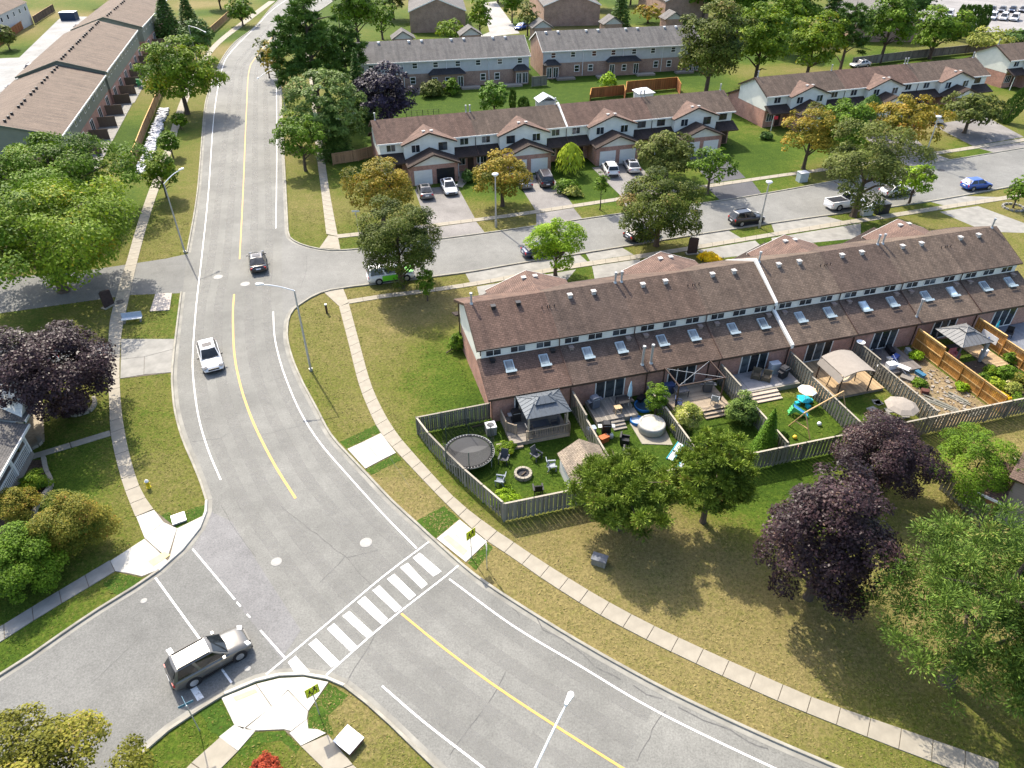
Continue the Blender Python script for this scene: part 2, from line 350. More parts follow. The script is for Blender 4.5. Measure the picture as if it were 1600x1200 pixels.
def smooth_line(pts, step=1.0):
    """Catmull-Rom through points, resampled"""
    P = [Vector((p[0], p[1], 0)) for p in pts]; out = []
    Q = [P[0] * 2 - P[1]] + P + [P[-1] * 2 - P[-2]]
    for i in range(1, len(Q) - 2):
        a, b, c, d = Q[i - 1:i + 3]; n = max(1, int((c - b).length / step))
        for k in range(n):
            t = k / n
            out.append(0.5 * ((2 * b) + (c - a) * t + (2 * a - 5 * b + 4 * c - d) * t * t + (3 * b - a - 3 * c + d) * t ** 3))
    out.append(P[-1]); return out
def line_px(pxs, step=1.0, smooth=True):
    g = [W(*p) for p in pxs]
    return smooth_line(g, step) if smooth else g
def normals2(L):
    ns = []
    for i in range(len(L)):
        d = (L[min(i + 1, len(L) - 1)] - L[max(i - 1, 0)]); d.normalize(); ns.append(Vector((-d.y, d.x, 0)))
    return ns
PAVED = []
def sheet(name, pts, z, m, parent=None):
    if name not in ('sod_patch',) and parent is None: PAVED.append(np.array([(p[0], p[1]) for p in pts]))
    me = MB().add([(p[0], p[1], z) for p in pts], [tuple(range(len(pts)))]).mesh(name, m)
    if me.polygons[0].normal.z < 0: me.flip_normals()
    return put(name, me, parent)
def strip(name, L, o0, o1, z, m, parent=None):
    """flat ribbon between offsets o0 and o1 (left positive) of line L"""
    ns = normals2(L); mb = MB(); vs = []
    for p, n in zip(L, ns):
        a = p + n * o0; b = p + n * o1; vs += [(a.x, a.y, z), (b.x, b.y, z)]
    mb.add(vs, [(2 * i, 2 * i + 1, 2 * i + 3, 2 * i + 2) for i in range(len(L) - 1)])
    me = mb.mesh(name, m)
    if me.polygons[0].normal.z < 0: me.flip_normals()
    return put(name, me, parent)
def sweep(name, L, prof, m, parent=None):
    ns = normals2(L); k = len(prof); vs = []
    for p, n in zip(L, ns):
        for o_, z in prof: q = p + n * o_; vs.append((q.x, q.y, z))
    fs = [(i * k + j, i * k + (j + 1) % k, (i + 1) * k + (j + 1) % k, (i + 1) * k + j) for i in range(len(L) - 1) for j in range(k)]
    fs += [tuple(range(k)), tuple(range((len(L) - 1) * k, len(L) * k))[::-1]]
    return put(name, MB().add(vs, fs).mesh(name, m), parent)
def resample(L, n):
    d = [0.0]
    for a, b in zip(L, L[1:]): d.append(d[-1] + (b - a).length)
    out = []; j = 0
    for i in range(n + 1):
        t = d[-1] * i / n
        while j < len(d) - 2 and d[j + 1] < t: j += 1
        k = (t - d[j]) / max(1e-9, d[j + 1] - d[j]); out.append(L[j].lerp(L[j + 1], min(1, max(0, k))))
    return out, d[-1]
rnd = random.Random(7)

# ------------------------------------------------------------------ ground
def build_ground():
    xs = np.arange(-190, 191, 1.25); ys = np.arange(8, 290, 1.25)
    X, Yg = np.meshgrid(xs, ys); nx, ny = len(xs), len(ys)
    rg = np.random.RandomState(3)
    dry = np.full(X.shape, 0.52)
    for k in range(26):
        a = rg.uniform(0, 6.28); f = rg.uniform(0.04, 0.45)
        dry += 0.16 / (1 + 3 * f) * np.sin(f * (X * np.cos(a) + Yg * np.sin(a)) + rg.uniform(0, 6.28)) * 0.6
    patches = [  # px, py, radius m, weight: greener (-) or drier (+) turf
        (690, 540, 3.5, -0.3), (655, 600, 4, -0.15), (620, 520, 6, 0.12), (650, 490, 4, 0.22), (700, 470, 3, 0.2), (600, 560, 4, 0.1), (560, 640, 3, 0.22), (500, 560, 4, 0.12),
        (900, 850, 4.5, 0.34), (1050, 950, 7, 0.4), (1130, 990, 5, 0.3), (1430, 760, 4, 0.22), (1560, 690, 4, 0.2), (1100, 1080, 7, 0.24), (900, 990, 5, 0.15), (650, 770, 3, 0.3),
        (240, 640, 4, 0.05), (240, 740, 4, 0.25), (130, 740, 4, 0.1), (110, 770, 2, -0.35), (1000, 800, 3, 0.2), (1400, 880, 4, 0.15), (1250, 960, 4, 0.2), (1500, 1040, 6, 0.3),
        (820, 720, 9, -0.26), (1000, 690, 7, -0.45), (1120, 680, 5, -0.48), (1220, 650, 6, -0.48), (1310, 640, 4, -0.5), (760, 170, 30, -0.5), (900, 150, 30, -0.5), (220, 210, 12, -0.42), (700, 120, 16, -0.2),
        (1180, 250, 9, -0.25), (1440, 210, 9, -0.1), (540, 290, 8, -0.1), (470, 320, 8, -0.05), (560, 40, 30, -0.3), (1530, 120, 16, -0.3), (1250, 740, 3, -0.15), (1500, 665, 3, -0.1), (830, 825, 3, -0.12), (1380, 60, 40, -0.2),
        (560, 1150, 4, 0.2), (300, 1140, 3, 0.05), (60, 1000, 5, -0.1), (150, 500, 4, 0.1), (240, 500, 4, 0.05), (270, 360, 8, 0.05), (1500, 240, 5, 0.1), (760, 450, 4, 0.1), (1240, 385, 6, -0.2), (640, 650, 3, 0.15)]
    for px, py, r, w in patches:
        p = W(px, py); dry += w * np.exp(-((X - p.x) ** 2 + (Yg - p.y) ** 2) / (2 * (r * 0.75) ** 2))
    z = np.zeros_like(X)
    co = np.stack([X, Yg, z], -1).reshape(-1, 3)
    idx = np.arange(nx * ny).reshape(ny, nx)
    q = np.stack([idx[:-1, :-1], idx[:-1, 1:], idx[1:, 1:], idx[1:, :-1]], -1).reshape(-1, 4)
    me = np_mesh('ground', co, q); at = me.attributes.new('dry', 'FLOAT', 'POINT'); at.data.foreach_set('value', np.clip(dry, 0.05, 0.95).ravel().astype(np.float32))
    me.materials.append(GRASS)
    struct(put('ground', me))
    me2 = MB().add([(-3000, -400, -0.03), (3000, -400, -0.03), (3000, 3500, -0.03), (-3000, 3500, -0.03)], [(0, 1, 2, 3)]).mesh('terrain', grass_mat('far_land', G_STOPS, False, 0.4))
    struct(put('terrain', me2))
def np_mesh(name, co, quads, smooth=False):
    me = bpy.data.meshes.new(name); co = np.asarray(co, np.float32); quads = np.asarray(quads, np.int32); k = quads.shape[1]
    me.vertices.add(len(co)); me.vertices.foreach_set('co', co.ravel())
    me.loops.add(quads.size); me.loops.foreach_set('vertex_index', quads.ravel())
    me.polygons.add(len(quads)); me.polygons.foreach_set('loop_start', np.arange(0, quads.size, k, dtype=np.int32))
    if smooth: me.polygons.foreach_set('use_smooth', np.ones(len(quads), bool))
    me.update(calc_edges=True); return me
build_ground()

# ------------------------------------------------------------------ roads
KE_N = [(560, -30), (520, 2), (478, 32), (447, 66), (436, 100), (438, 135), (441, 200), (446, 300), (449, 362)]              # east kerb north of the side street
KN_S = [(449, 362), (452, 372), (468, 382), (498, 390), (535, 392), (600, 386), (677, 376), (800, 359.5), (970, 335), (1130, 314), (1265, 291), (1450, 257), (1600, 232), (1800, 198)]
KS_S = [(1800, 252), (1600, 288), (1450, 315), (1290, 337), (1200, 350), (1075, 369), (910, 396), (800, 413.5), (727, 426), (600, 442), (537, 450), (500, 458), (468, 476), (452, 493), (447.5, 525), (456, 562), (472, 600)]
KE_S = [(472, 600), (492, 637), (515, 680), (542, 711), (575, 746), (612, 785), (650, 820), (690, 857), (740, 900), (800, 941), (900, 1003), (1012, 1066), (1100, 1110), (1200, 1156), (1300, 1199), (1420, 1250)]
KW_N = [(470, -30), (430, 6), (400, 41), (367, 67), (345, 97), (328, 140), (320, 175), (310, 297), (294, 395), (285, 457), (276, 530), (271, 582), (272, 612), (276, 645), (287, 685), (305, 727), (317, 757), (325, 782),
        (324, 800), (314, 826), (287, 860), (250, 893), (212, 919), (155, 954), (100, 991), (50, 1026), (0, 1058), (-60, 1096)]
KSW = [(110, 1268), (205, 1190), (262, 1140), (310, 1108), (350, 1083), (400, 1062), (437, 1053), (475, 1051.5), (512, 1058), (540, 1070), (575, 1097), (612, 1130), (650, 1167), (700, 1215), (760, 1275)]
L_KE_N, L_KN, L_KS, L_KE_S, L_KW, L_SW = [line_px(k, 1.0) for k in (KE_N, KN_S, KS_S, KE_S, KW_N, KSW)]
WX, SY = W(-60, 1096), W(110, 1268)
KI = min(range(len(L_KS)), key=lambda i: (L_KS[i] - W(452, 493)).length); KJ = min(range(len(L_KN)), key=lambda i: (L_KN[i] - W(455, 375)).length)
road = struct(sheet('road', L_KW[:-1] + [WX, Vector((-60, 20, 0)), SY] + L_SW + [W(1420, 1250)] + L_KE_S[::-1] + L_KS[KI:][::-1] + [W(449, 362)] + L_KE_N[::-1], 0.012, ASPH))
side = struct(sheet('side_street', [W(441, 486), W(441, 366)] + L_KN[KJ:] + L_KS[:KI + 1], 0.016, ASPH2))
low = struct(sheet('lower_street', [W(250, 893)] + [W(*p) for p in ((300, 857), (372, 945), (445, 1030), (437, 1053), (400, 1062), (350, 1083), (310, 1108), (262, 1140), (205, 1190), (110, 1268))] + [Vector((-60, 20, 0))] + [W(-60, 1096), W(0, 1058), W(50, 1026), W(100, 991), W(155, 954), W(212, 919)], 0.017, ASPH3))
struct(sheet('asphalt_patch', [W(*p) for p in ((330, 800), (362, 815), (470, 985), (440, 1030), (372, 945), (300, 857), (318, 830))], 0.021, asphalt('asphalt_patch', (0.17, 0.168, 0.165))))
entry = struct(sheet('entrance_drive', [W(*p) for p in ((296, 396), (285, 458), (203, 461), (140, 470), (-40, 495), (-60, 450), (0, 435), (120, 425), (214, 411), (260, 404))], 0.008, ASPH3))
kp = [(0.0, 0.0), (0.0, 0.12), (0.03, 0.14), (0.17, 0.14), (0.17, 0.0)]
kn = [(-a, b) for a, b in kp][::-1]
def kerb(name, L, left, m=KERB):
    k = struct(sweep(name, L, kp if left else kn, m))
    strip('gutter', L, 0.0, -0.32 if left else 0.32, 0.022, GUTTER, k)
    return k
kerb('kerb_east_north', L_KE_N, True); kerb('kerb_side_north', L_KN, True)
kerb('kerb_side_south', L_KS, True); kerb('kerb_east_south', L_KE_S, True)
i1 = min(range(len(L_KW)), key=lambda i: (L_KW[i] - W(294, 395)).length); i2 = min(range(len(L_KW)), key=lambda i: (L_KW[i] - W(285, 457)).length)
i3 = min(range(len(L_KW)), key=lambda i: (L_KW[i] - W(325, 782)).length); i4 = min(range(len(L_KW)), key=lambda i: (L_KW[i] - W(250, 893)).length)
kerb('kerb_west_north', L_KW[:i1 + 1], False); kerb('kerb_west', L_KW[i2:i3 + 1], False); kerb('kerb_west_corner', L_KW[i3:i4 + 1], False, CONCN); kerb('kerb_lower_north', L_KW[i4:], False)
j1 = min(range(len(L_SW)), key=lambda i: (L_SW[i] - W(345, 1086)).length); j2 = min(range(len(L_SW)), key=lambda i: (L_SW[i] - W(545, 1073)).length)
kerb('kerb_lower_south', L_SW[:j1 + 1], False); kerb('kerb_corner', L_SW[j1:j2 + 1], False, CONCN); kerb('kerb_south', L_SW[j2:], False)

# painted markings
def marking(pxs, w, m, z=0.026, name='lane_line'):
    o = strip(name, line_px(pxs, 1.0), -w / 2, w / 2, z, m, road); return o
MK = struct(road)
marking([(470, -14), (430, 12), (400, 41.5), (362, 80), (347, 108), (335, 175), (326, 297), (316, 395), (307, 475), (301.5, 550), (302, 590), (310, 650), (325, 702), (345, 750)], 0.115, WHITE_L)
marking([(500, -25), (470, 2), (432, 50), (400, 89), (389, 112), (385, 175), (380, 297), (374.5, 405)], 0.15, YELLOW_L)
marking([(366, 460), (364, 490), (366, 550), (374, 595), (385, 632), (402, 674), (430, 728), (462, 779)], 0.18, YELLOW_L)
marking([(432, 132), (432.5, 220), (432, 300), (431, 357)], 0.115, WHITE_L)
marking([(427, 487), (429, 525), (437, 562), (450, 600), (470, 645), (500, 692), (550, 750), (600, 805), (651, 857)], 0.115, WHITE_L)
marking([(702, 905), (800, 977), (905, 1040), (1025, 1111), (1200, 1196), (1300, 1240)], 0.115, WHITE_L)
marking([(627, 959), (700, 1018), (800, 1090), (972, 1200), (1080, 1262)], 0.14, YELLOW_L)
marking([(597, 1072), (662, 1128), (755, 1200), (830, 1260)], 0.115, WHITE_L)
def quad_mark(pts, m, z=0.027, name='crossing_bar'): return sheet(name, [W(*p) for p in pts], z, m, road)
marking([(416, 1054), (500, 984), (600, 900), (670, 847)], 0.11, WHITE_X, 0.026, 'crossing_line')
marking([(510, 1055), (600, 976), (697, 900), (716, 884)], 0.11, WHITE_X, 0.026, 'crossing_line')
for q in [((450, 1035), (462, 1025), (484, 1050), (462, 1053)), ((482, 1007), (494, 998), (531, 1035), (518, 1043)), ((511, 983), (522, 974), (558, 1010), (547, 1018)), ((535, 963), (546, 955), (583, 989), (573, 997)),
          ((558, 941), (570, 932), (606, 967), (596, 976)), ((582, 923), (593, 915), (628, 950), (618, 957)), ((605, 905), (616, 897), (650, 930), (640, 938)), ((625, 887), (637, 880), (668, 913), (659, 920)), ((645, 872), (656, 864), (690, 893), (677, 901))]:
    quad_mark(q, WHITE_X)
marking([(301, 858), (337, 901), (367, 937)], 0.11, WHITE_X, 0.026, 'stop_line'); marking([(370, 941), (376, 948)], 0.1, WHITE_X, 0.026, 'stop_line'); marking([(386, 960), (391, 965)], 0.1, WHITE_X, 0.026, 'stop_line')
marking([(407, 985), (445, 1028)], 0.11, WHITE_X, 0.026, 'stop_line'); marking([(243, 903), (309, 994), (362, 1067)], 0.12, WHITE_X, 0.026, 'stop_line')
quad_mark(((259, 1016), (267, 1012), (319, 1090), (309, 1096)), WHITE_X, 0.027, 'stop_bar')
def cover(pxy, r, m, z=0.026):
    p = W(*pxy); return MB().lathe([(0, 0.012), (r * 0.8, 0.012), (r * 0.82, 0.006), (r, 0.006), (r, -0.01)], 18).build('manhole_cover', m, road, loc=(p.x, p.y, z))
cover((432, 878), 0.36, PALEIRON); cover((572, 848), 0.42, PALEIRON); cover((341, 433), 0.5, PALEIRON); cover((383, 444), 0.5, PALEIRON); cover((188, 472), 0.45, IRON, 0.06); cover((1470, 266), 0.55, IRON); cover((225, 939), 0.2, PALEIRON); cover((387, 1045), 0.18, PALEIRON)
def crack(pxs, w=0.05, seed=0):
    r = random.Random(seed); g = [W(*p) for p in pxs]; L = []
    for a, b in zip(g, g[1:]):
        n = max(2, int((b - a).length / 0.5))
        for k in range(n): L.append(a.lerp(b, k / n) + Vector((r.uniform(-.05, .05), r.uniform(-.05, .05), 0)))
    L.append(g[-1]); w *= .7; strip('crack', L, -w / 2, w / 2, 0.0235, TAR, road)
for i, (c, w) in enumerate([(((437, 790), (500, 840), (545, 875), (565, 900), (585, 920)), .06), (((540, 870), (520, 890), (500, 910)), .04), (((590, 860), (540, 872)), .04), (((410, 680), (470, 665)), .03), (((600, 965), (570, 1020), (545, 1060)), .05),
        (((790, 1050), (770, 1090), (745, 1120), (703, 1180)), .05), (((835, 960), (850, 985), (880, 1000), (910, 1022), (930, 1042), (970, 1062)), .09), (((990, 1070), (1010, 1085), (1035, 1092)), .09), (((1060, 1106), (1100, 1125), (1140, 1140), (1170, 1160), (1200, 1170)), .1),
        (((1040, 1110), (1020, 1140), (995, 1190)), .05), (((300, 690), (345, 685), (360, 676)), .05), (((405, 600), (440, 590)), .03), (((470, 450), (480, 420), (478, 395)), .05), (((335, 320), (370, 318)), .03), (((800, 950), (812, 962)), .05),
        (((300, 575), (330, 574)), .03), (((143, 1068), (180, 1035), (222, 992)), .05), (((345, 790), (375, 840), (400, 870)), .05), (((380, 500), (425, 497)), .03), (((600, 700), (640, 760)), .02)]): crack(c, w, i)

WEAR = bpy.data.materials.new('tyre_worn_asphalt'); nt, bb = nodes(WEAR); bb.inputs['Base Color'].default_value = (.225, .222, .205, 1); bb.inputs['Roughness'].default_value = .8
tc_ = nt.nodes.new('ShaderNodeTexCoord'); nz = N(nt, 'ShaderNodeTexNoise', Scale=0.9, Detail=7.0, Roughness=0.7); nt.links.new(tc_.outputs['Object'], nz.inputs['Vector'])
rr_ = ramp(nt, nz.outputs['Fac'], [(0.35, (0, 0, 0)), (0.75, (.65, .65, .65))]); tr_ = nt.nodes.new('ShaderNodeBsdfTransparent'); mx_ = nt.nodes.new('ShaderNodeMixShader'); nt.links.new(rr_.outputs[0], mx_.inputs[0])
nt.links.new(tr_.outputs[0], mx_.inputs[1]); nt.links.new(bb.outputs[0], mx_.inputs[2]); nt.links.new(mx_.outputs[0], nt.nodes['Material Output'].inputs[0])
ctr = line_px([(470, 2), (432, 50), (400, 89), (389, 112), (385, 175), (380, 297), (374, 405), (365, 470), (366, 550), (385, 632), (430, 728), (462, 779), (545, 880), (627, 959), (700, 1018), (800, 1090), (972, 1200)], 1.5)
for k_, (oa, ob) in enumerate(((-3.6, -2.7), (-1.9, -1.0), (1.1, 2.0), (2.9, 3.8))): strip('wheel_track', ctr, oa, ob, 0.0245 + .0002 * k_, WEAR, road)
# ------------------------------------------------------------------ sidewalks
def sidewalk(name, left, right, m=CONC, step=1.55, zt=0.055, skip=()):
    A, B = line_px(left, 0.7), line_px(right, 0.7)
    _, la = resample(A, 4); n = max(2, int(la / step)); A, _ = resample(A, n); B, _ = resample(B, n)
    base = MB(); vs = []
    for a, b in zip(A, B): vs += [(a.x, a.y, 0.022), (b.x, b.y, 0.022)]
    base.add(vs, [(2 * i, 2 * i + 1, 2 * i + 3, 2 * i + 2) for i in range(n)])
    o = struct(put(name, base.mesh(name, JOINT))); PAVED.append(np.array([(p.x, p.y) for p in A + B[::-1]]))
    for i in range(n):
        g = 0.014
        q = [A[i].lerp(A[i + 1], g), B[i].lerp(B[i + 1], g), B[i].lerp(B[i + 1], 1 - g), A[i].lerp(A[i + 1], 1 - g)]
        c = sum(q, Vector()) / 4; dz = rnd.uniform(-.006, .006)
        pts = [p - c for p in q]; nrm = (pts[1] - pts[0]).cross(pts[2] - pts[0]).z
        if nrm < 0: pts = pts[::-1]
        MB().pz(pts, 0.0, zt + dz).build('slab', m, o, loc=(c.x, c.y, 0))
    return o
sidewalk('sidewalk_east', [(530, 480), (543, 530), (560, 598), (576, 640), (594, 676), (618, 704), (642, 730), (677, 767), (720, 810), (760, 845), (800, 871), (842, 901), (925, 954), (995, 992), (1070, 1029), (1200, 1089), (1287, 1125), (1425, 1179), (1560, 1228)],
         [(545, 474), (560, 530), (579, 598), (600, 645), (622, 680), (644, 706), (666, 731), (712, 780), (762, 820), (800, 846), (840, 873), (882, 900), (940, 935), (1005, 970), (1080, 1006), (1200, 1060), (1287, 1097), (1425, 1145), (1560, 1192)])
sidewalk('sidewalk_east_north', [(472, 60), (484, 130), (490, 200), (495, 245), (502, 300), (510, 366)], [(481, 60), (494, 130), (502, 200), (507, 245), (515, 300), (528, 370)])
sidewalk('sidewalk_side_north', [(527, 367), (600, 359), (675, 350), (800, 334), (900, 319), (990, 305.5), (1090, 291), (1200, 275), (1265, 266), (1410, 245), (1600, 216), (1750, 190)],
         [(528, 372.5), (600, 364.5), (675, 355), (800, 339), (900, 324), (990, 310.5), (1090, 296), (1200, 279.5), (1265, 270.5), (1410, 249.5), (1600, 221), (1750, 195)])
sidewalk('sidewalk_side_south', [(543, 469), (600, 460), (655, 453.5), (740, 441), (800, 430), (900, 412), (990, 399), (1080, 385), (1200, 365), (1290, 350), (1450, 325), (1600, 302), (1750, 278)],
         [(545, 475), (600, 466), (655, 459), (740, 447), (800, 436), (900, 419), (990, 405.5), (1080, 391), (1200, 371), (1290, 356.5), (1450, 331), (1600, 308), (1750, 284)])
sidewalk('sidewalk_west', [(420, 2), (385, 28), (335, 68), (305, 110), (281, 160), (262, 220), (244, 270), (232, 300), (215, 350), (197, 412), (175, 487), (170, 525), (169, 580), (171, 630), (173, 675), (182, 720), (195, 765), (212, 808)],
         [(430, 2), (391, 32), (343, 70), (315, 110), (291, 165), (272, 225), (256, 275), (246, 302), (229, 355), (214, 412), (197, 487), (189, 530), (187, 580), (189, 630), (195, 675), (205, 720), (220, 765), (240, 796)])
sidewalk('sidewalk_lower_north', [(-40, 1003), (0, 980), (65, 940), (130, 901), (172, 876)], [(-40, 1030), (0, 1004), (65, 962), (130, 923), (180, 893)], CONCG)
sidewalk('sidewalk_lower_south', [(255, 1240), (285, 1205), (320, 1175), (345, 1152)], [(295, 1262), (325, 1222), (356, 1190), (372, 1174)])
sidewalk('sidewalk_south', [(470, 1166), (492, 1188), (520, 1215), (560, 1260)], [(512, 1148), (530, 1168), (552, 1196), (600, 1240)])
def slabset(name, polys, m, z=0.05):
    o = struct(MB().pz([W(*p) for p in polys[0]], 0.0, z - 0.03).build(name, JOINT)); PAVED.append(np.array([(W(*p).x, W(*p).y) for p in polys[0]]))
    for q in polys[1:]:
        pts = [W(*p) for p in q]; c = sum(pts, Vector()) / len(pts); pts = [(p - c) * 0.985 for p in pts]
        MB().pz(pts, 0.0, z).build('slab', m, o, loc=(c.x, c.y, 0))
    return o
slabset('ramp_east', [((542, 702), (595, 677), (619, 708), (571, 733)), ((543, 702), (569, 690), (595, 720), (571, 733)), ((569, 690), (595, 677), (619, 708), (595, 720))], CONCN)
ra = slabset('ramp_crossing_east', [((681, 842), (718, 812), (761, 847), (728, 879)), ((682, 842), (700, 827), (745, 863), (728, 879)), ((700, 827), (718, 812), (761, 847), (745, 863))], CONCN)
MB().pz([W(*p) for p in ((692, 841), (700, 836), (731, 861), (724, 869))], 0.04, 0.062).build('tactile_plate', TACT, ra)
rw = slabset('ramp_west', [((213, 808), (241, 797), (248, 803), (277, 826), (318, 806), (312, 826), (287, 858), (250, 891), (222, 902), (180, 893), (172, 877), (226, 842)),
     ((213, 808), (241, 797), (256, 816), (226, 841)), ((226, 841), (256, 816), (277, 826), (262, 872), (245, 858)), ((277, 826), (318, 806), (312, 826), (287, 858), (264, 876)), ((226, 842), (244, 858), (262, 876), (250, 890), (222, 901), (200, 896), (180, 893), (172, 877))], CONCN)
MB().pz([W(*p) for p in ((232, 878), (258, 862), (266, 868), (240, 886))], 0.04, 0.062).build('tactile_plate', TACT, rw)
rs = slabset('ramp_south', [((346, 1091), (400, 1069), (437, 1060), (475, 1058), (514, 1066), (482, 1112), (480, 1140), (497, 1140), (510, 1146), (470, 1166), (444, 1141), (400, 1143), (372, 1174), (342, 1152), (366, 1133)),
     ((346, 1091), (400, 1069), (425, 1105), (380, 1140), (366, 1133)), ((400, 1069), (437, 1060), (475, 1058), (514, 1066), (482, 1112), (450, 1078), (425, 1105)), ((425, 1104), (450, 1079), (482, 1112), (480, 1124), (455, 1143), (444, 1140), (402, 1142), (382, 1140)), ((480, 1124), (482, 1139), (497, 1140), (510, 1146), (470, 1166), (452, 1146)), ((366, 1133), (400, 1142), (372, 1174), (342, 1152))], CONCN)
MB().pz([W(*p) for p in ((364, 1090), (398, 1077), (403, 1082), (369, 1096))], 0.04, 0.062).build('tactile_plate', TACT, rs)
slabset('ramp_side_south', [((505, 456), (536, 450), (545, 473), (531, 480)), ((505, 456), (536, 450), (545, 473), (531, 480))], CONC)
slabset('ramp_side_north', [((499, 388), (513, 368), (528, 370), (532, 390)), ((499, 388), (513, 368), (528, 370), (532, 390))], CONC)
for q in (((532, 690), (588, 664), (594, 676), (541, 701)), ((571, 734), (619, 709), (629, 718), (580, 742)), ((650, 815), (694, 790), (717, 811), (681, 841)), ((729, 880), (761, 848), (771, 857), (744, 890)), ((482, 1113), (514, 1068), (545, 1087), (513, 1119), (520, 1150), (498, 1139), (480, 1138)),
          ((310, 1109), (345, 1092), (366, 1133), (342, 1152), (326, 1140)), ((370, 1176), (401, 1144), (445, 1143), (470, 1168), (462, 1178), (440, 1158), (410, 1160), (384, 1186)), ((250, 806), (277, 825), (317, 805), (322, 788), (300, 795), (272, 806), (262, 800)), ((160, 911), (184, 896), (222, 903), (208, 916), (182, 930))):
    g_ = [W(*p) for p in q]; e_ = []
    for a_, b_ in zip(g_, g_[1:] + g_[:1]):
        k_ = max(1, int((b_ - a_).length / .22)); e_ += [a_.lerp(b_, t_ / k_) + Vector((rnd.uniform(-.05, .05), rnd.uniform(-.05, .05), 0)) for t_ in range(k_)]
    struct(sheet('sod_patch', e_, 0.006, SOD))
# concrete apron across the west verge, utility pads
slabset('driveway_apron', [((189, 530), (276, 530), (272, 582), (188, 592)), ((189, 530), (276, 530), (275, 545), (226, 558), (189, 562)), ((189, 562), (226, 558), (225, 586), (188, 592)), ((226, 558), (275, 545), (272, 582), (225, 586))], CONCG)
slabset('west_drive_slab', [((0, 540), (170, 535), (169, 590), (0, 600)), ((0, 540), (85, 537), (85, 594), (0, 600)), ((85, 537), (170, 535), (169, 590), (85, 594))], CONCG, 0.04)
slabset('concrete_pad', [((243, 459), (269, 458), (265, 485), (234, 487)), ((243, 459), (269, 458), (265, 485), (234, 487))], mat('pinkish_concrete', (0.40, 0.355, 0.31), 0.9, 0.12))
sidewalk('front_path', [(44, 712), (80, 701), (120, 689), (172, 673)], [(47, 719), (82, 708), (122, 697), (174, 681)], CONC, 2.2)

# driveways on both sides of the side street: (corner marks, material)
drv = [('driveway', ((648, 296), (714, 290), (744, 345), (668, 354)), DRIVE), ('driveway_apron_asphalt', ((667, 357), (744, 346.5), (758, 364), (672, 376)), DRIVE),
       ('driveway', ((803, 275), (860, 272), (896, 321), (838, 331)), DRIVE), ('driveway_apron_asphalt', ((838, 334), (896, 325), (910, 342), (838, 353)), DRIVE),
       ('driveway', ((925, 262), (992, 252), (1040, 300), (972, 308)), DRIVE), ('driveway_apron_asphalt', ((972, 313), (1040, 304), (1060, 322), (985, 333)), DRIVE),
       ('driveway', ((1075, 245), (1125, 238), (1165, 278), (1110, 287)), DRIVE2), ('driveway_apron_asphalt', ((1105, 293), (1175, 283), (1190, 303), (1125, 313)), DRIVE2),
       ('driveway', ((1455, 195), (1540, 182), (1600, 214), (1520, 228)), DRIVE), ('driveway_apron_asphalt', ((1530, 232), (1605, 221), (1640, 225), (1560, 240)), DRIVE),
       ('driveway', ((1350, 215), (1420, 208), (1455, 238), (1400, 246)), DRIVE), ('driveway_apron_asphalt', ((1395, 251.5), (1462, 241), (1490, 251), (1430, 262)), DRIVE),
       ('driveway', ((745, 448), (900, 421), (880, 445), (750, 468)), CONCG), ('driveway_apron_concrete', ((727, 427), (905, 397), (918, 409), (735, 442)), CONCG),
       ('driveway', ((925, 416), (1000, 405), (1000, 430), (930, 440)), CONCG), ('driveway_apron_concrete', ((915, 396), (972, 387), (990, 398), (922, 408)), CONCG),
       ('driveway', ((1090, 391), (1180, 376), (1200, 395), (1110, 405)), CONCG), ('driveway_apron_concrete', ((1078, 369), (1138, 360), (1158, 372), (1082, 384)), CONCG),
       ('driveway', ((1205, 372), (1345, 349), (1345, 372), (1210, 385)), CONCG), ('driveway_apron_concrete', ((1205, 350), (1290, 338), (1320, 346), (1210, 363)), CONCG),
       ('driveway', ((1468, 331), (1528, 322), (1612, 353), (1600, 364), (1540, 362)), CONCG), ('driveway_apron_concrete', ((1452, 315), (1500, 306), (1560, 308), (1475, 321)), CONCG)]
for nm, q, m in drv: struct(sheet(nm, [W(*p) for p in q], 0.013, m))
struct(sheet('entry_path', [W(*p) for p in ((718, 268), (726, 268), (730, 284), (722, 293), (712, 291), (716, 284))], 0.016, CONC))
struct(sheet('parking_lot', [W(*p) for p in ((-60, 260), (100, 80), (135, 30), (140, 26), (100, 26), (92, 30), (30, 90), (-20, 92), (-120, 110), (-200, 260))], 0.01, asphalt('lot_asphalt', (0.25, 0.25, 0.24))))
struct(sheet('rear_lane', [W(*p) for p in ((752, 5), (775, 2), (812, 52), (740, 60), (765, 50))], 0.01, asphalt('lane_asphalt', (0.30, 0.29, 0.27))))
struct(sheet('far_lot', [W(*p) for p in ((1420, 0), (1640, -10), (1680, 45), (1500, 52), (1440, 30))], 0.01, asphalt('far_lot_asphalt', (0.24, 0.23, 0.22))))
struct(sheet('yard_soil', [Y(5 * UN + .2, -.2), Y(6 * UN - .2, -.2), Y(6 * UN - .2, -10.5), Y(5 * UN + .2, -10.5)], 0.006, DIRT))
struct(sheet('flower_bed', [Y(6 * UN + .3, -3.5), Y(7 * UN - .3, -3.5), Y(7 * UN - .3, -10.5), Y(6 * UN + .3, -10.5)], 0.006, MULCH))
struct(sheet('house_bed', [W(*p) for p in ((38, 720), (66, 718), (78, 748), (82, 766), (56, 800), (0, 860), (0, 800), (40, 770))], 0.006, MULCH))
struct(sheet('front_court', [W(*p) for p in ((30, 610), (66, 622), (70, 690), (30, 705))], 0.006, mat('paver_tan', (0.33, 0.28, 0.21), 0.9, 0.25, 3)))
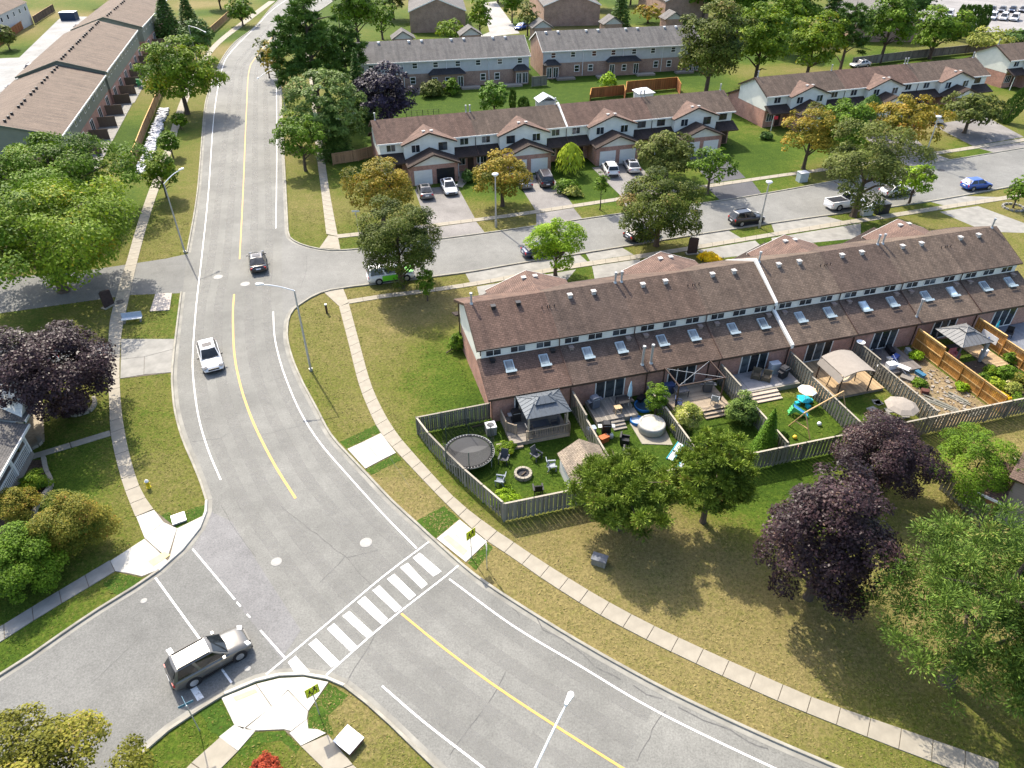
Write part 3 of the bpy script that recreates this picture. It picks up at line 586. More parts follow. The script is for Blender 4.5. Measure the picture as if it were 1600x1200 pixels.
# ------------------------------------------------------------------ building parts
def window(parent, loc, w, h, rz=0.0, panes=2, frame=None, name='window', bar=0.05, rows=1, glass=None):
    """frame facing -y, hung at its bottom centre; panes are sub-parts"""
    frame = frame or TRIM; glass = glass or GLASS
    def mk():
        m = MB(); b = bar
        m.box(-w / 2, w / 2, -.05, .03, 0, b).box(-w / 2, w / 2, -.05, .03, h - b, h).box(-w / 2, -w / 2 + b, -.05, .03, b, h - b).box(w / 2 - b, w / 2, -.05, .03, b, h - b)
        for i in range(1, panes): x = -w / 2 + w * i / panes; m.box(x - b * .45, x + b * .45, -.045, .03, b, h - b)
        for i in range(1, rows): z = h * i / rows; m.box(-w / 2 + b, w / 2 - b, -.04, .03, z - b * .4, z + b * .4)
        return m.mesh(name, frame)
    def mp():
        return MB().box(-(w / panes - bar) / 2, (w / panes - bar) / 2, -.015, .02, 0, h - 2 * bar).mesh('pane', glass)
    key = (name, w, h, panes, rows, frame.name)
    f = put(name, cached(key, mk), parent, loc, rz)
    pm = cached(('pane', w, h, panes, glass.name), mp)
    for i in range(panes): put('pane', pm, f, (-w / 2 + w * (i + .5) / panes, 0, bar))
    return f
def garage_door(parent, loc, rz, m, w=2.55, h=2.1):
    g = MB().box(-w / 2, w / 2, -.02, .03, 0, h).build('garage_door', m, parent, loc=loc, rz=rz)
    pm = cached(('gdp', m.name, w, h), lambda: MB().box(-w / 2 + .03, w / 2 - .03, -.045, -.02, .015, h / 4 - .015).mesh('panel', m))
    for i in range(4): put('panel', pm, g, (0, 0, h / 4 * i))
def vent_box(parent, loc, m, slope=0.0):
    me = cached(('vent', m.name), lambda: MB().box(-.17, .17, -.17, .17, -.15, .22).box(-.22, .22, -.22, .22, .22, .27).mesh('roof_vent', m))
    return put('roof_vent', me, parent, loc)
def flue(parent, loc, h, r=0.09, name='flue_pipe'):
    me = cached((name, h, r), lambda: MB().tube((0, 0, -.3), (0, 0, h), r, n=10).tube((0, 0, h), (0, 0, h + .16), r * 1.55, r * 1.4, 10).lathe([(r * 2, -.05), (r * 1.1, .12)], 10).mesh(name, GALV))
    return put(name, me, parent, loc)
DOWN = mat('downspout_brown', (0.07, 0.04, 0.03), 0.5, 0.1)

def townhouse_row(name, label, origin, rz, n, U, rear, front, garages=None, party=(4,), seed=1, cx=None):
    """terrace: v=0 rear eave, v=12.2 street eave, local x along the row, local y = v"""
    t = thing(name, label, 'townhouses', origin, rz); r = random.Random(seed); Lx = n * U
    k1 = (4.25 - 2.7) / 3.62
    MB().px([(.35, 0), (11.9, 0), (11.9, 2.75), (3.66, 2.75), (3.66, 4.1), (.35, 2.7)], .15, Lx - .15).build('brick_wall', BRICK, t)
    MB().px([(3.62, 2.755), (11.92, 2.755), (11.92, 5.12), (7.8, 6.98), (3.62, 5.1)], .13, Lx - .13).build('siding_wall', SIDE, t)
    th = .16
    for i in range(n):
        x0, x1 = i * U + (-.28 if i == 0 else 0), (i + 1) * U + (.28 if i == n - 1 else 0); m = ROOFS[(0, 4, 1, 2, 3, 4, 3, 2)[i % 8]] if rear else ROOFS[(seed + i // 2) % 2 * 2]
        MB().px([(3.5, 5.18), (7.8, 7.2), (12.25, 5.12), (12.25, 5.12 - th), (7.8, 7.2 - th), (3.5, 5.18 - th)], x0, x1).build('roof_section', m, t)
        MB().px([(0, 2.7), (3.64, 4.26), (3.64, 4.26 - th), (0, 2.7 - th)], x0, x1).build('lower_roof_section', m, t)
    MB().box(-.28, Lx + .28, -.06, -.002, 2.5, 2.72).build('eave_gutter', TRIMB, t); MB().box(-.28, Lx + .28, 3.44, 3.498, 5.05, 5.18).build('eave_gutter', TRIMB, t)
    MB().box(-.28, Lx + .28, 12.252, 12.32, 4.93, 5.13).build('eave_gutter', TRIM if front else TRIMB, t)
    for xe in (-.3, Lx + .28):   # barge boards on the gable ends
        MB().px([(3.5, 5.2), (7.8, 7.22), (12.25, 5.14), (12.25, 4.9), (7.8, 6.98), (3.5, 4.96)], xe, xe + .02).build('barge_board', TRIMB, t)
    for k in party:
        if 0 < k < n:
            x = k * U
            MB().px([(3.4, 5.24), (7.8, 7.5), (12.3, 5.16), (12.3, 4.9), (7.8, 7.0), (3.35, 4.9)], x - .13, x + .13).build('party_wall', TRIM, t)
            if rear: MB().px([(-.1, 2.92), (3.6, 4.5), (3.6, 4.1), (-.1, 2.5)], x - .13, x + .13).build('party_wall', TRIM, t)
    for i in range(n):
        x = i * U
        if rear:
            for f in (.30, .62): vent_box(t, (x + U * f, 7.0, 6.83), BLACK if i == 0 else mat('vent_pale', (0.42, 0.40, 0.37), 0.6, 0.1))
            for f in (.9, .97) if i % 2 == 0 else (.06, .0):
                MB().tube((x + U * f, 6.3, 6.3), (x + U * f, 6.3, 6.75), .04, n=6).build('stack_pipe', BLACK, t)
            for f in (.32, .76):
                yy = 2.5; zz = 2.7 + k1 * yy; a = math.atan(k1)
                s = put('skylight', cached('skyl', lambda: MB().obox((0, 0, .07), (.78, 1.12, .16), rx=a).obox((0, -.62, .0), (.95, .22, .03), rx=a).mesh('skylight', mat('skylight_frame', (0.30, 0.37, 0.40), 0.5, 0.1))), t, (x + U * f, yy, zz))
                put('pane', cached('skylp', lambda: MB().obox((0, -.04, .155), (.6, .92, .02), rx=a).mesh('pane', GLASSB)), s)
            for f in (.14, .9): vent_box(t, (x + U * f, 3.2, 4.0), mat('vent_rust', (0.24, 0.19, 0.165), 0.7, 0.2) if i else BLACK)
            for f in (.17, .48, .8): window(t, (x + U * f + r.uniform(-.06, .06), 3.59, 4.36), 1.35, .62, 0, 2, TRIM, bar=.045)
            window(t, (x + U * .5 + (0.1 if i % 2 else -.1), .33, .06 + .22), 2.7, 2.05, 0, 3, TRIM, 'patio_door', .09)
            if i:
                MB().tube((x, 3.5, 4.25), (x, 3.5, 5.1), .05).tube((x, 3.52, 4.28), (x, 0, 2.78), .05).tube((x, .28, 2.6), (x, .28, .1), .05).build('downspout', DOWN, t)
    for k in range(n + 1):
        if k % 2 == 0:
            for d in ((.35,) if k == 0 else ((-.35,) if k == n else (-.3, .3) if k != 4 else (.4,))):
                flue(t, (k * U + d, 7.75, 7.15), .85)
        elif not rear: pass
    if rear:
        for d in (-.35, .45): flue(t, (2 * U + d, .75, 3.0), 1.7, .1, 'tall_flue')
        flue(t, (5.55 * U + 3.1, .75, 3.0), 1.7, .1, 'tall_flue')
        MB().tube((.05, .2, 2.6), (.05, .2, .2), .05).tube((.05, .2, .2), (-1.7, .1, .08), .05).build('downspout', TRIMB, t)
        MB().tube((.02, 3.5, 5.0), (.02, 3.5, 4.6), .05).build('downspout', TRIMB, t)
        MB().tube((.02, 11.8, 5.0), (.02, 11.8, .5), .06).tube((.02, 11.8, .5), (-1.5, 11.2, .1), .06).build('downspout', TRIMB, t)
    centers = cx or [U * k for k in range(1, n, 2)]
    for gi, c in enumerate(centers):
        MB().py([(c - 3.6, 2.756), (c + 3.6, 2.756), (c + 3.6, 5.0), (c, 6.33), (c - 3.6, 5.0)], 11.5, 12.9).build('gable_wall', SIDE, t)
        for s in (-1, 1):
            MB().slab([(c, 13.28, 6.52), (c + s * 3.98, 13.28, 5.0), (c + s * 3.98, 12.0, 5.0), (c, 9.0, 6.52)], .16).build('gable_roof', ROOFY, t)
            MB().prism([(c, 13.285, 6.53), (c + s * 3.98, 13.285, 5.01), (c + s * 3.98, 13.285, 4.8), (c, 13.285, 6.3)], (0, .03, 0)).build('barge_board', TRIMB if front else TRIM, t)
            MB().slab([(c, 16.05, 4.35), (c + s * 3.78, 16.05, 2.82), (c + s * 3.78, 12.95, 2.82), (c, 12.95, 4.35)], .16).build('garage_roof', ROOFDY, t)
            MB().prism([(c, 16.055, 4.36), (c + s * 3.78, 16.055, 2.83), (c + s * 3.78, 16.055, 2.6), (c, 16.055, 4.12)], (0, .03, 0)).build('barge_board', TRIMB, t)
            vent_box(t, (c + s * .55, 12.2, 6.2), mat('vent_pale', (0.42, 0.40, 0.37), 0.6, 0.1))
        MB().box(c - 3.4, c + 3.4, 11.95, 15.6, 0, 2.75).build('garage_wall', BRICK, t)
        MB().py([(c - 3.38, 2.752), (c + 3.38, 2.752), (c, 4.12)], 13.0, 15.62).build('garage_gable', SIDE, t)
        if front:
            for s in (-1, 1):
                dm = (garages or {}).get((gi, s), TRIM); garage_door(t, (c + s * 1.6, 15.63, .02), math.pi, dm)
                fr = TRIMB if r.random() < .3 else TRIM
                window(t, (c + s * 1.95, 12.93, 3.75), 1.25, 1.1, math.pi, 2, fr)
    spans = [(0.0, centers[0] - 3.6)] + [(a + 3.6, b - 3.6) for a, b in zip(centers, centers[1:])] + [(centers[-1] + 3.6, Lx)]
    for a, b in spans:
        if b - a < .6: continue
        x0, x1 = (a if a > 0 else -.25), (b if b < Lx else Lx + .25)
        MB().px([(11.93, 3.62), (13.9, 2.78), (13.9, 2.64), (11.93, 3.46)], x0, x1).build('porch_roof', ROOFD, t)
        if front:
            MB().box(x0, x1, 13.9, 13.96, 2.6, 2.8).build('porch_gutter', TRIM if rear else TRIMB, t)
            fr = TRIMB if r.random() < .4 else TRIM
            xs = [(a + b) / 2] if b - a < 4.5 else [a + (b - a) * .27, a + (b - a) * .75]
            for x in xs:
                window(t, (x, 11.95, 3.85), 1.3, 1.0, math.pi, 2, fr)
                window(t, (x + .7, 11.93, .95), 1.5, 1.35, math.pi, 3, TRIM)
                MB().box(x - 1.3, x - .4, 11.9, 11.97, .1, 2.15).build('front_door', TRIMB, t)
                MB().tube((x + 1.4, 13.75, 0), (x + 1.4, 13.75, 2.65), .07).build('porch_post', TRIM, t)
            if b - a > 4.5:
                xm = (a + b) / 2; MB().tube((xm, 11.97, 5.0), (xm, 11.97, 3.6), .05).tube((xm, 11.97, 3.62), (xm, 13.9, 2.85), .05).build('downspout', DOWN, t)
    return t
near_row = townhouse_row('townhouse_row', 'long brown shingled townhouse terrace seen from behind, skylights over fenced back yards', RO, RA, 8, UN, True, False, seed=4)
A_ = W(588, 225, 5.25); B_ = W(1150, 172, 5.25); ang = math.atan2(B_.y - A_.y, B_.x - A_.x)
def front_row(nm, label, a, ang, n, U, garages=None, seed=1, party=(4,)):
    """far terraces face the camera: origin is the far right rear corner turned half round"""
    d = Vector((math.cos(ang), math.sin(ang), 0)); v = Vector((-d.y, d.x, 0)); a = Vector((a.x, a.y, 0))
    o = a + d * (n * U) + v * 12.25
    return townhouse_row(nm, label, o, ang + math.pi, n, U, False, True, garages, party, seed)
BLKD = mat('black_garage_door', (0.02, 0.02, 0.022), 0.4, 0.1)
front_row('townhouse_row', 'cream sided townhouse terrace with white garage doors and one black garage door', A_ + (B_ - A_).normalized() * .3, ang, 8, 6.97, {(3, -1): BLKD}, 3)
A2 = W(1199, 150.5, 5.25); B2 = W(1550, 116, 5.25); a2 = math.atan2(B2.y - A2.y, B2.x - A2.x)
front_row('townhouse_row', 'cream sided townhouse terrace with a red flag by its end window', A2 + (B2 - A2).normalized() * .3, a2, 6, (B2 - A2).length / 6.1, None, 5, ())
A3 = W(1582, 94, 5.25)
front_row('townhouse_row', 'cream end townhouse with brick base, beyond the leaning dark evergreen', A3, a2 + .02, 4, 7.3, None, 8, ())

def grey_row(label, e0, e1, n, seed):
    """rear of a grey roofed terrace; e0,e1 ends of its rear eave"""
    d = (e1 - e0); d.z = 0; L = d.length; ang = math.atan2(d.y, d.x); U = L / n
    t = thing('grey_townhouse_row', label, 'townhouses', (e0.x, e0.y, 0), ang); r = random.Random(seed)
    MB().box(.25, L - .25, .35, 11.9, 0, 2.75).build('brick_wall', BRICKR, t)
    MB().box(.23, L - .23, .33, 11.92, 2.755, 5.1).build('siding_wall', SIDEG, t)
    for xe in (.22, L - .34): MB().px([(.4, 0), (11.85, 0), (11.85, 5.12), (6.1, 7.55), (.4, 5.12)], xe, xe + .12).build('brick_gable', BRICKR, t)
    MB().px([(0, 5.12), (6.1, 7.8), (12.2, 5.12), (12.2, 4.96), (6.1, 7.62), (0, 4.96)], -.05, L + .05).build('roof', ROOFG, t)
    MB().box(-.05, L + .05, -.08, -.002, 4.94, 5.14).build('eave_gutter', TRIM, t)
    for xe in (-.08, L + .05): MB().px([(0, 5.14), (6.1, 7.82), (12.2, 5.14), (12.2, 4.9), (6.1, 7.56), (0, 4.9)], xe, xe + .03).build('barge_board', TRIM, t)
    for i in range(n):
        for f in (.22, .52): put('roof_vent', cached('gvent', lambda: MB().box(-.2, .2, -.2, .2, -.15, .25).box(-.26, .26, -.26, .26, .25, .3).mesh('roof_vent', STEELW)), t, (i * U + U * f, 5.5, 7.5))
        for f in (.27, .75): window(t, (i * U + U * f, .3, 3.75), 1.05, 1.05, 0, 1, TRIM, rows=2, bar=.09)
        for f in (.2, .86): window(t, (i * U + U * f, .32, .9), 1.1, 1.35, 0, 1, TRIM, rows=2, bar=.1)
        if i: MB().tube((i * U, .25, 5.0), (i * U, .25, .1), .06).build('downspout', STEELW, t)
        MB().box(i * U + U * .3, i * U + U * .75, -2.4, -.9, 0, .35).build('rear_deck', DECKG, t)
    bays = [(0, .5)] + [(k, 1) for k in range(1, n, 2)] + ([(n, .5)] if n % 2 == 0 else [])
    for k, _ in ([(0, 0)] + [(k, 0) for k in range(2, n, 2)] + [(n, 0)]):
        x0, x1 = max(.25, k * U - U * .42), min(L - .25, k * U + U * .42)
        MB().box(x0 + .35, x1 - .35, -.85, .36, 0, 2.7).build('bay_wall', BRICKR, t)
        s = .0
        MB().add([(x0 - .1, -1.35, 2.72), (x1 + .1, -1.35, 2.72), (x1 + .1, .33, 2.72), (x0 - .1, .33, 2.72), (x0 + .9, .32, 3.55), (x1 - .9, .32, 3.55)], [(0, 1, 5, 4), (0, 4, 3), (1, 2, 5), (2, 3, 4, 5), (0, 3, 2, 1)]).build('bay_roof', ROOFC, t)
        for x in ((x0 + 1.0), (x1 - 1.0)): window(t, (x, -.87, .25), 1.1, 2.0, 0, 2, TRIM, 'patio_door', .08)
        if x1 - x0 > 4: window(t, ((x0 + x1) / 2, -.87, .9), 1.0, 1.3, 0, 1, TRIM, rows=2, bar=.1)
    return t
grey_row('grey roofed terrace with pale siding behind the dark purple tree', W(560, 100.5, 5.12), W(829, 87, 5.12), 4, 1)
grey_row('grey roofed terrace with brick gable end beside a grey board fence', W(848, 81, 5.12), W(1098, 69, 5.12), 4, 2)

def gable_house(name, label, e0, e1, dep, eave, ridge, wall, roof, top=None, trim=None, windows=()):
    """gable end faces the camera between eave corners e0,e1 (ground points); ridge runs back"""
    d = e1 - e0; w = d.length; t = thing(name, label, 'house', (e0.x, e0.y, 0), math.atan2(d.y, d.x)); trim = trim or TRIM
    MB().py([(.3, 0), (w - .3, 0), (w - .3, eave), (w / 2, ridge - .25), (.3, eave)], .3, dep - .3).build('wall', wall, t)
    for s in (0, 1):
        x = 0 if s == 0 else w
        MB().slab([(w / 2, 0, ridge), (x, 0, eave), (x, dep, eave), (w / 2, dep, ridge)], .18).build('roof', roof, t)
        MB().prism([(w / 2, -.03, ridge + .02), (x, -.03, eave + .02), (x, -.03, eave - .22), (w / 2, -.03, ridge - .24)], (0, .028, 0)).build('barge_board', trim, t)
    for k in range(4): vent_box(t, (w / 2 + 1.0, dep * (.15 + .2 * k), ridge - .35), STEELW)
    return t
gable_house('brick_house', 'brick gable ended house with grey roof directly behind the long grey terrace', W(640, 52), W(730, 50), 30, 5.0, 7.9, BRICKR, ROOFGY)
gable_house('brick_house', 'brick gable ended house behind the far lane, blue car parked beside it', W(848, 42), W(938, 40), 30, 5.0, 7.9, BRICKR, ROOFGY)
gable_house('brick_house', 'brick gable ended house partly behind the tall dark oak', W(1036, 34), W(1108, 32), 26, 5.0, 7.9, BRICKR, ROOFGY)
gable_house('brick_house', 'brick house with grey gable roof among the green trees by the far lot', W(1330, 66), W(1445, 66), 22, 4.2, 7.4, BRICKR, ROOFGY)
for i, (p, w_) in enumerate((((640, 62), 20), ((748, 56), 22), ((862, 44), 22), ((975, 38), 22), ((1072, 30), 20))):   # porch gables of the grey terrace peeping over its ridge
    a = W(p[0] - 13, p[1] + 4, 3.0); 
    g = thing('porch_gable', ('small grey gable roof behind the grey terrace, %s' % ('by the brick gable house', 'at the foot of the far lane', 'beside the blue car house', 'a little way from the dark oak', 'against the dark oak')[i]), 'porch', (a.x, a.y + 4, 0), R_(12))
    MB().box(-2.3, 2.3, 0, 4, 0, 2.9).build('wall', BRICKR, g)
    for s in (-1, 1): MB().slab([(0, -.3, 4.6), (s * 2.8, -.3, 2.9), (s * 2.8, 4.3, 2.9), (0, 4.3, 4.6)], .15).build('roof', ROOFGY, g)
    MB().py([(-2.2, 2.902), (2.2, 2.902), (0, 4.3)], .05, 3.9).build('gable', SIDEG, g)

WOODSC = wood_mat('screen_brown', (0.17, 0.125, 0.09), 0.3)
def side_row(label, e0, e1, ridge_z, eave_z, n, roof, group=None):
    """terrace running away from the camera along the west; e0,e1 its east eave ends"""
    d = e1 - e0; d.z = 0; L = d.length; ang = math.atan2(d.y, d.x)
    t = thing('tan_roof_terrace', label, 'townhouses', (e0.x, e0.y, 0), ang); D = 15.0; U = L / n
    MB().box(.3, L - .3, .4, D - .4, 0, 2.6).build('brick_wall', BRICK, t)
    MB().box(.28, L - .28, .38, D - .38, 2.605, eave_z).build('siding_wall', SIDESAGE, t)
    MB().px([(.4, eave_z - .1), (D - .4, eave_z - .1), (D / 2, ridge_z - .2)], .29, L - .29).build('gable_wall', SIDESAGE, t)
    MB().px([(0, eave_z), (D / 2, ridge_z), (D, eave_z), (D, eave_z - .18), (D / 2, ridge_z - .18), (0, eave_z - .18)], 0, L).build('roof', ROOFTX, t)
    MB().box(0, L, -.1, -.002, eave_z - .2, eave_z + .03).build('eave_gutter', TRIM, t)
    for xe in (-.04, L + .005): MB().px([(0, eave_z + .02), (D / 2, ridge_z + .02), (D, eave_z + .02), (D, eave_z - .25), (D / 2, ridge_z - .25), (0, eave_z - .25)], xe, xe + .035).build('barge_board', mat('trim_sage', (0.10, 0.12, 0.09), 0.6, 0.1), t)
    for i in range(n):
        for f in (.25, .5, .75): put('roof_vent', cached('tvent', lambda: MB().box(-.16, .16, -.16, .16, -.15, .3).mesh('roof_vent', BLACK)), t, (i * U + U * f, D / 2 - .5, ridge_z - .1))
        for f in (.3, .7): window(t, (i * U + U * f, .34, eave_z - 1.4), .9, .9, 0, 1, TRIM, bar=.08)
        window(t, (i * U + U * .5, .36, .3), 2.2, 2.0, 0, 2, TRIM, 'patio_door', .08)
        MB().box(i * U + .1, i * U + U - .1, -3.0, .39, 0, .06).build('patio', CONCG, t)
        MB().box(i * U - .04, i * U + .04, -2.5, .3, 0, 1.7).build('privacy_screen', WOODSC, t)
    return t
ROOFTX = brick_mat('shingle_tan_x', (0.18, 0.138, 0.107), (0.15, 0.116, 0.09), (0.10, 0.078, 0.062), 0.32, 0.16, 'rx', 0.02, 0.9, 0.15)
side_row('tan roofed terrace whose near end stands behind the yellow green trees', W(97, 212, 5.2), W(165.5, 116.5, 5.2), 7.3, 5.2, 5, ROOFTX)
side_row('tan roofed terrace with a raised ridge, middle of three in line', W(166.5, 112, 5.7), W(215, 47, 5.7), 8.0, 5.7, 6, ROOFTX)
side_row('farthest brown terrace beyond the two tan roofed ones', W(222, 42, 5.7), W(262, -2, 5.7), 8.0, 5.7, 5, ROOFTX)

# west house at the picture's edge: porch with lattice rail
def west_house():
    o = W(14, 792); o.z = 0
    a = R_(100)
    t = thing('porch_house', 'grey shingled house with white porch and lattice rail beside the front path', 'house', o, a)
    # local x runs north along the front, local y west into the house
    MB().box(0, 11.5, 2.2, 12, 0, 3.2).build('wall', SIDE, t)
    MB().box(0, 5.6, 0.1, 2.2, 0, .5).build('porch_floor', DECKG, t)
    MB().slab([(-.4, -.35, 2.75), (6.0, -.35, 2.75), (6.0, 6.4, 4.9), (-.4, 6.4, 4.9)], .15).build('porch_roof', ROOFG, t)
    MB().slab([(6.0, -.2, 3.1), (12, -.2, 3.1), (12, 7, 5.5), (6.0, 7, 5.5)], .15).build('main_roof', ROOFG, t)
    MB().slab([(-.4, 6.4, 4.9), (12, 6.4, 5.2), (12, 13, 3.0), (-.4, 13, 3.0)], .15).build('rear_roof', ROOFG, t)
    MB().box(-.42, 6.02, -.45, -.36, 2.6, 2.8).build('gutter', TRIM, t); MB().box(6.0, 12, -.3, -.21, 2.95, 3.15).build('gutter', TRIM, t)
    MB().box(-.44, -.38, -.4, 6.4, 2.62, 2.74).build('barge_board', TRIM, t)
    for x in (.1, 2.8, 5.5): MB().box(x - .09, x + .09, .1, .28, .5, 2.65).build('porch_post', TRIM, t)
    MB().box(0, 5.6, .14, .22, 1.35, 1.43).build('rail', TRIM, t); MB().box(0, .08, .2, 2.2, 1.35, 1.43).build('rail', TRIM, t)
    sp = cached('spindle', lambda: MB().box(-.03, .03, -.02, .02, .5, 1.35).mesh('spindle', TRIM))
    for k in range(26): put('spindle', sp, t, (.25 + .2 * k, .18, 0))
    for k in range(9): put('spindle', sp, t, (.04, .4 + .2 * k, 0), R_(90))
    window(t, (3.5, 2.18, .7), 1.6, 1.4, 0, 2); MB().box(4.8, 5.6, 2.15, 2.2, .5, 2.5).build('front_door', BLKD, t)
    window(t, (8.6, 2.18, .8), 2.2, 1.4, 0, 2)
    MB().py([(6.1, 3.0), (11.9, 3.0), (9, 5.0)], .1, 2.2).build('gable', SIDE, t)
west_house()
def east_house():
    a = W(1527, 768, 2.3); b = W(1568, 787, 2.3); d = b - a; ang = math.atan2(d.y, d.x); L = d.length
    t = thing('brown_roof_house', 'brown shingled house corner behind the fence at the pine trees', 'house', (a.x, a.y, 0), ang)
    MB().box(.35, L - .3, .4, 4.2, 0, 2.25).build('porch_wall', mat('orange_brick', (0.42, 0.2, 0.1), 0.9, 0.2, 4), t)
    MB().slab([(0, 0, 2.3), (L, 0, 2.3), (L, 3.2, 3.3), (0, 3.2, 3.3)], .15).build('porch_roof', ROOFS[0], t)
    MB().box(L - .05, L + 9, .9, 11, 0, 4.2).build('wall', siding_mat('siding_mauve', (0.30, 0.25, 0.23)), t)
    for q in ((.5, 5.9), (11.4, 5.9)): MB().slab([(L - .5, q[0], 4.15), (L + 9.4, q[0], 4.15), (L + 9.4, q[1], 6.0), (L - .5, q[1], 6.0)], .16).build('main_roof', ROOFS[1], t)
    MB().tube((L - .1, .8, 4.0), (L - .1, .8, 2.9), .06).tube((L - .1, .8, 2.9), (L - .3, -.1, 2.25), .06).build('downspout', TRIMB, t)
    MB().box(0, L, -.1, -.005, 2.15, 2.32).build('gutter', TRIM, t)
east_house()
p = W(1440, -10)
t = thing('pale_warehouse', 'long pale flat roofed building at the far lot', 'building', (p.x, p.y, 0), R_(2))
MB().box(0, 70, 0, 20, 0, 5.5).build('wall', SIDEG, t); MB().box(-.3, 70.3, -.3, 20.3, 5.5, 5.9).build('roof_edge', TRIM, t)
for k in range(9): MB().box(4 + 7 * k, 7 + 7 * k, -.06, -.005, 0, 3).build('loading_door', STEELW, t)
p = W(-45, 90)
t = thing('tan_roof_terrace', 'grey sided terrace end at the parking lot edge beyond the brown board fence', 'townhouses', (p.x, p.y, 0), R_(100))
MB().box(0, 40, 0, 12, 0, 5.2).build('wall', SIDEG, t); MB().px([(-.3, 5.2), (6, 7.6), (12.3, 5.2)], -.3, 40.3).build('roof', ROOFTX, t)
for k in range(10): window(t, (2 + 4 * k, -.02, 3.4), 1.2, 1.2, 0, 1, TRIM, bar=.1)
# ------------------------------------------------------------------ fences
def fence(name, label, pts, h, wood, cap, gap=0.165, bw=0.145, both=True, rails=False, group=None, post_every=2.35, cat='fence', hs=None, gapy=0.03):
    base = pts[0]; t = thing(name, label, cat, (base.x, base.y, 0), 0, group); r = random.Random(len(pts) * 31 + int(abs(base.x) * 10))
    post = cached(('post', wood.name), lambda: MB().box(-.05, .05, -.05, .05, -.1, 1.0).mesh('post', wood))
    board = cached(('board', wood.name, bw), lambda: MB().box(-bw / 2, bw / 2, -.011, .011, 0.04, 1.0).mesh('board', wood))
    for i in range(len(pts) - 1):
        a, b = pts[i], pts[i + 1]; d = b - a; d.z = 0; L = d.length; ang = math.atan2(d.y, d.x); u = d / L; n = Vector((-u.y, u.x, 0)); H = hs[i] if hs else h
        np_ = max(1, round(L / post_every))
        for k in range(np_ + (1 if i == len(pts) - 2 else 0)):
            q = a + u * (L * k / np_) - base; o = put('post', post, t, (q.x, q.y, 0), ang); o.scale = (1, 1, H + .06)
        m = a + u * (L / 2) - base
        MB().box(-L / 2 + .06, L / 2 - .06, -.07, .07, H + .005, H + .045).build('top_rail', cap, t, loc=(m.x, m.y, 0), rz=ang)
        for z in ((.3, H - .3) if not rails else (.12, H * .5, H - .12)):
            MB().box(-L / 2 + .06, L / 2 - .06, -.019, .019, z - .045, z + .045).build('rail', cap if rails else wood, t, loc=(m.x, m.y, 0), rz=ang)
        nb = int(L / gap)
        for k in range(nb):
            q = a + u * ((k + .5) * L / nb) - base; s = (1 if k % 2 else -1) if both else 1
            q = q + n * (s * gapy + (0 if both else .03)); o = put('board', board, t, (q.x, q.y, 0), ang + r.uniform(-.03, .03)); o.scale = (1, 1, H + r.uniform(-.015, .0))
    return t
FZ = dict(both=True)
fence('corner_fence', 'weathered grey board fence between trampoline and terrace end wall', [Y(-6.1, .55), Y(0, .7)], 1.75, WOODG, WOODGT)
fence('yard_fence', 'curved weathered grey fence around the trampoline yard beside the east sidewalk', [W(653, 678), W(671.5, 703), W(699, 732), W(727, 760), W(755, 785), W(786, 812)], 1.75, WOODG, WOODGT)
bl = [('weathered back fence behind the tan roofed shed', -1.9, 6.9), ('weathered back fence behind the two pine trees', 6.95, 17.0), ('weathered back fence between bushy pine and purple maple', 17.05, 24.5), ('weathered back fence behind the purple maples', 24.55, 33.0), ('weathered back fence along the planks and bare soil yard', 33.05, 41.3), ('weathered back fence along the flower bed yard', 41.35, 52)]
for lab, a, b in bl: fence('back_fence', lab, [Y(a, -10.45 - .012 * a), Y(b, -10.45 - .012 * b)], 1.8, WOODG, WOODGT, group='back fence of the terrace yards')
def divider(k, label, wood=WOODG, cap=WOODGT, rails=False, hs=(2.1, 1.75)):
    u = k * UN; fence('divider_fence', label, [Y(u, -.05), Y(u, -3.4), Y(u, -10.35)], 1.8, wood, cap, rails=rails, both=not rails, group='fences between the terrace yards', hs=hs)
divider(1, 'grey divider fence between the grey gazebo deck and the hot tub yard')
divider(2, 'grey divider fence right behind the round grey hot tub', hs=(1.2, 1.5))
divider(3, 'grey divider fence between dark pergola frame and paved patio with steps')
divider(4, 'grey divider fence between swing frame and beige canopy pergola')
divider(5, 'grey divider fence between beige canopy pergola and cluttered soil yard')
divider(6, 'orange cedar fence between soil yard and square grey gazebo', WOODO, WOODOT, True)
divider(7, 'orange cedar fence with white poster beside the square grey gazebo', WOODO, WOODOT, True)
fence('east_yard_fence', 'weathered fence corner of the brown roofed house behind small bright tree', [W(1468, 765), W(1502, 795), W(1530, 822)], 1.8, WOODG, WOODGT)
fence('east_yard_fence', 'weathered tall fence panel standing beside the brown roofed house', [W(1566, 746), W(1600, 770)], 2.0, WOODG, WOODGT)
fence('verge_fence', 'long tan board fence beside the west sidewalk and the pale sandbag line', [W(*p) for p in ((208, 262), (219, 233), (229, 206), (240, 180), (252, 150), (262, 128))], 1.7, WOODT, WOODOT, gap=.2, bw=.19, both=False, post_every=4.2, gapy=0)
fence('verge_fence', 'tan board fence in the distance beyond the dark evergreen by the west sidewalk', [W(*p) for p in ((328, 56), (344, 42), (362, 25), (385, 6))], 1.7, WOODT, WOODOT, gap=.24, bw=.23, both=False, gapy=0)
fence('garden_fence', 'tan board fence joining the end of the white garage terrace to the spruce', [W(521, 258), W(560, 252), W(583, 246)], 1.7, WOODT, WOODT, gap=.2, bw=.19, both=False, gapy=0)
fence('garden_fence', 'red brown board fence enclosing the small yard behind the terrace ridge', [W(921, 165), W(923, 154), W(974, 149), W(976, 160)], 1.9, WOODB, WOODO, gap=.24, bw=.23, both=False, gapy=0)
fence('garden_fence', 'tall red brown board fence beside the white shed behind the terrace', [W(976, 160), W(978, 146), W(1056, 139), W(1062, 150)], 2.2, WOODB, WOODO, gap=.24, bw=.23, both=False, gapy=0)
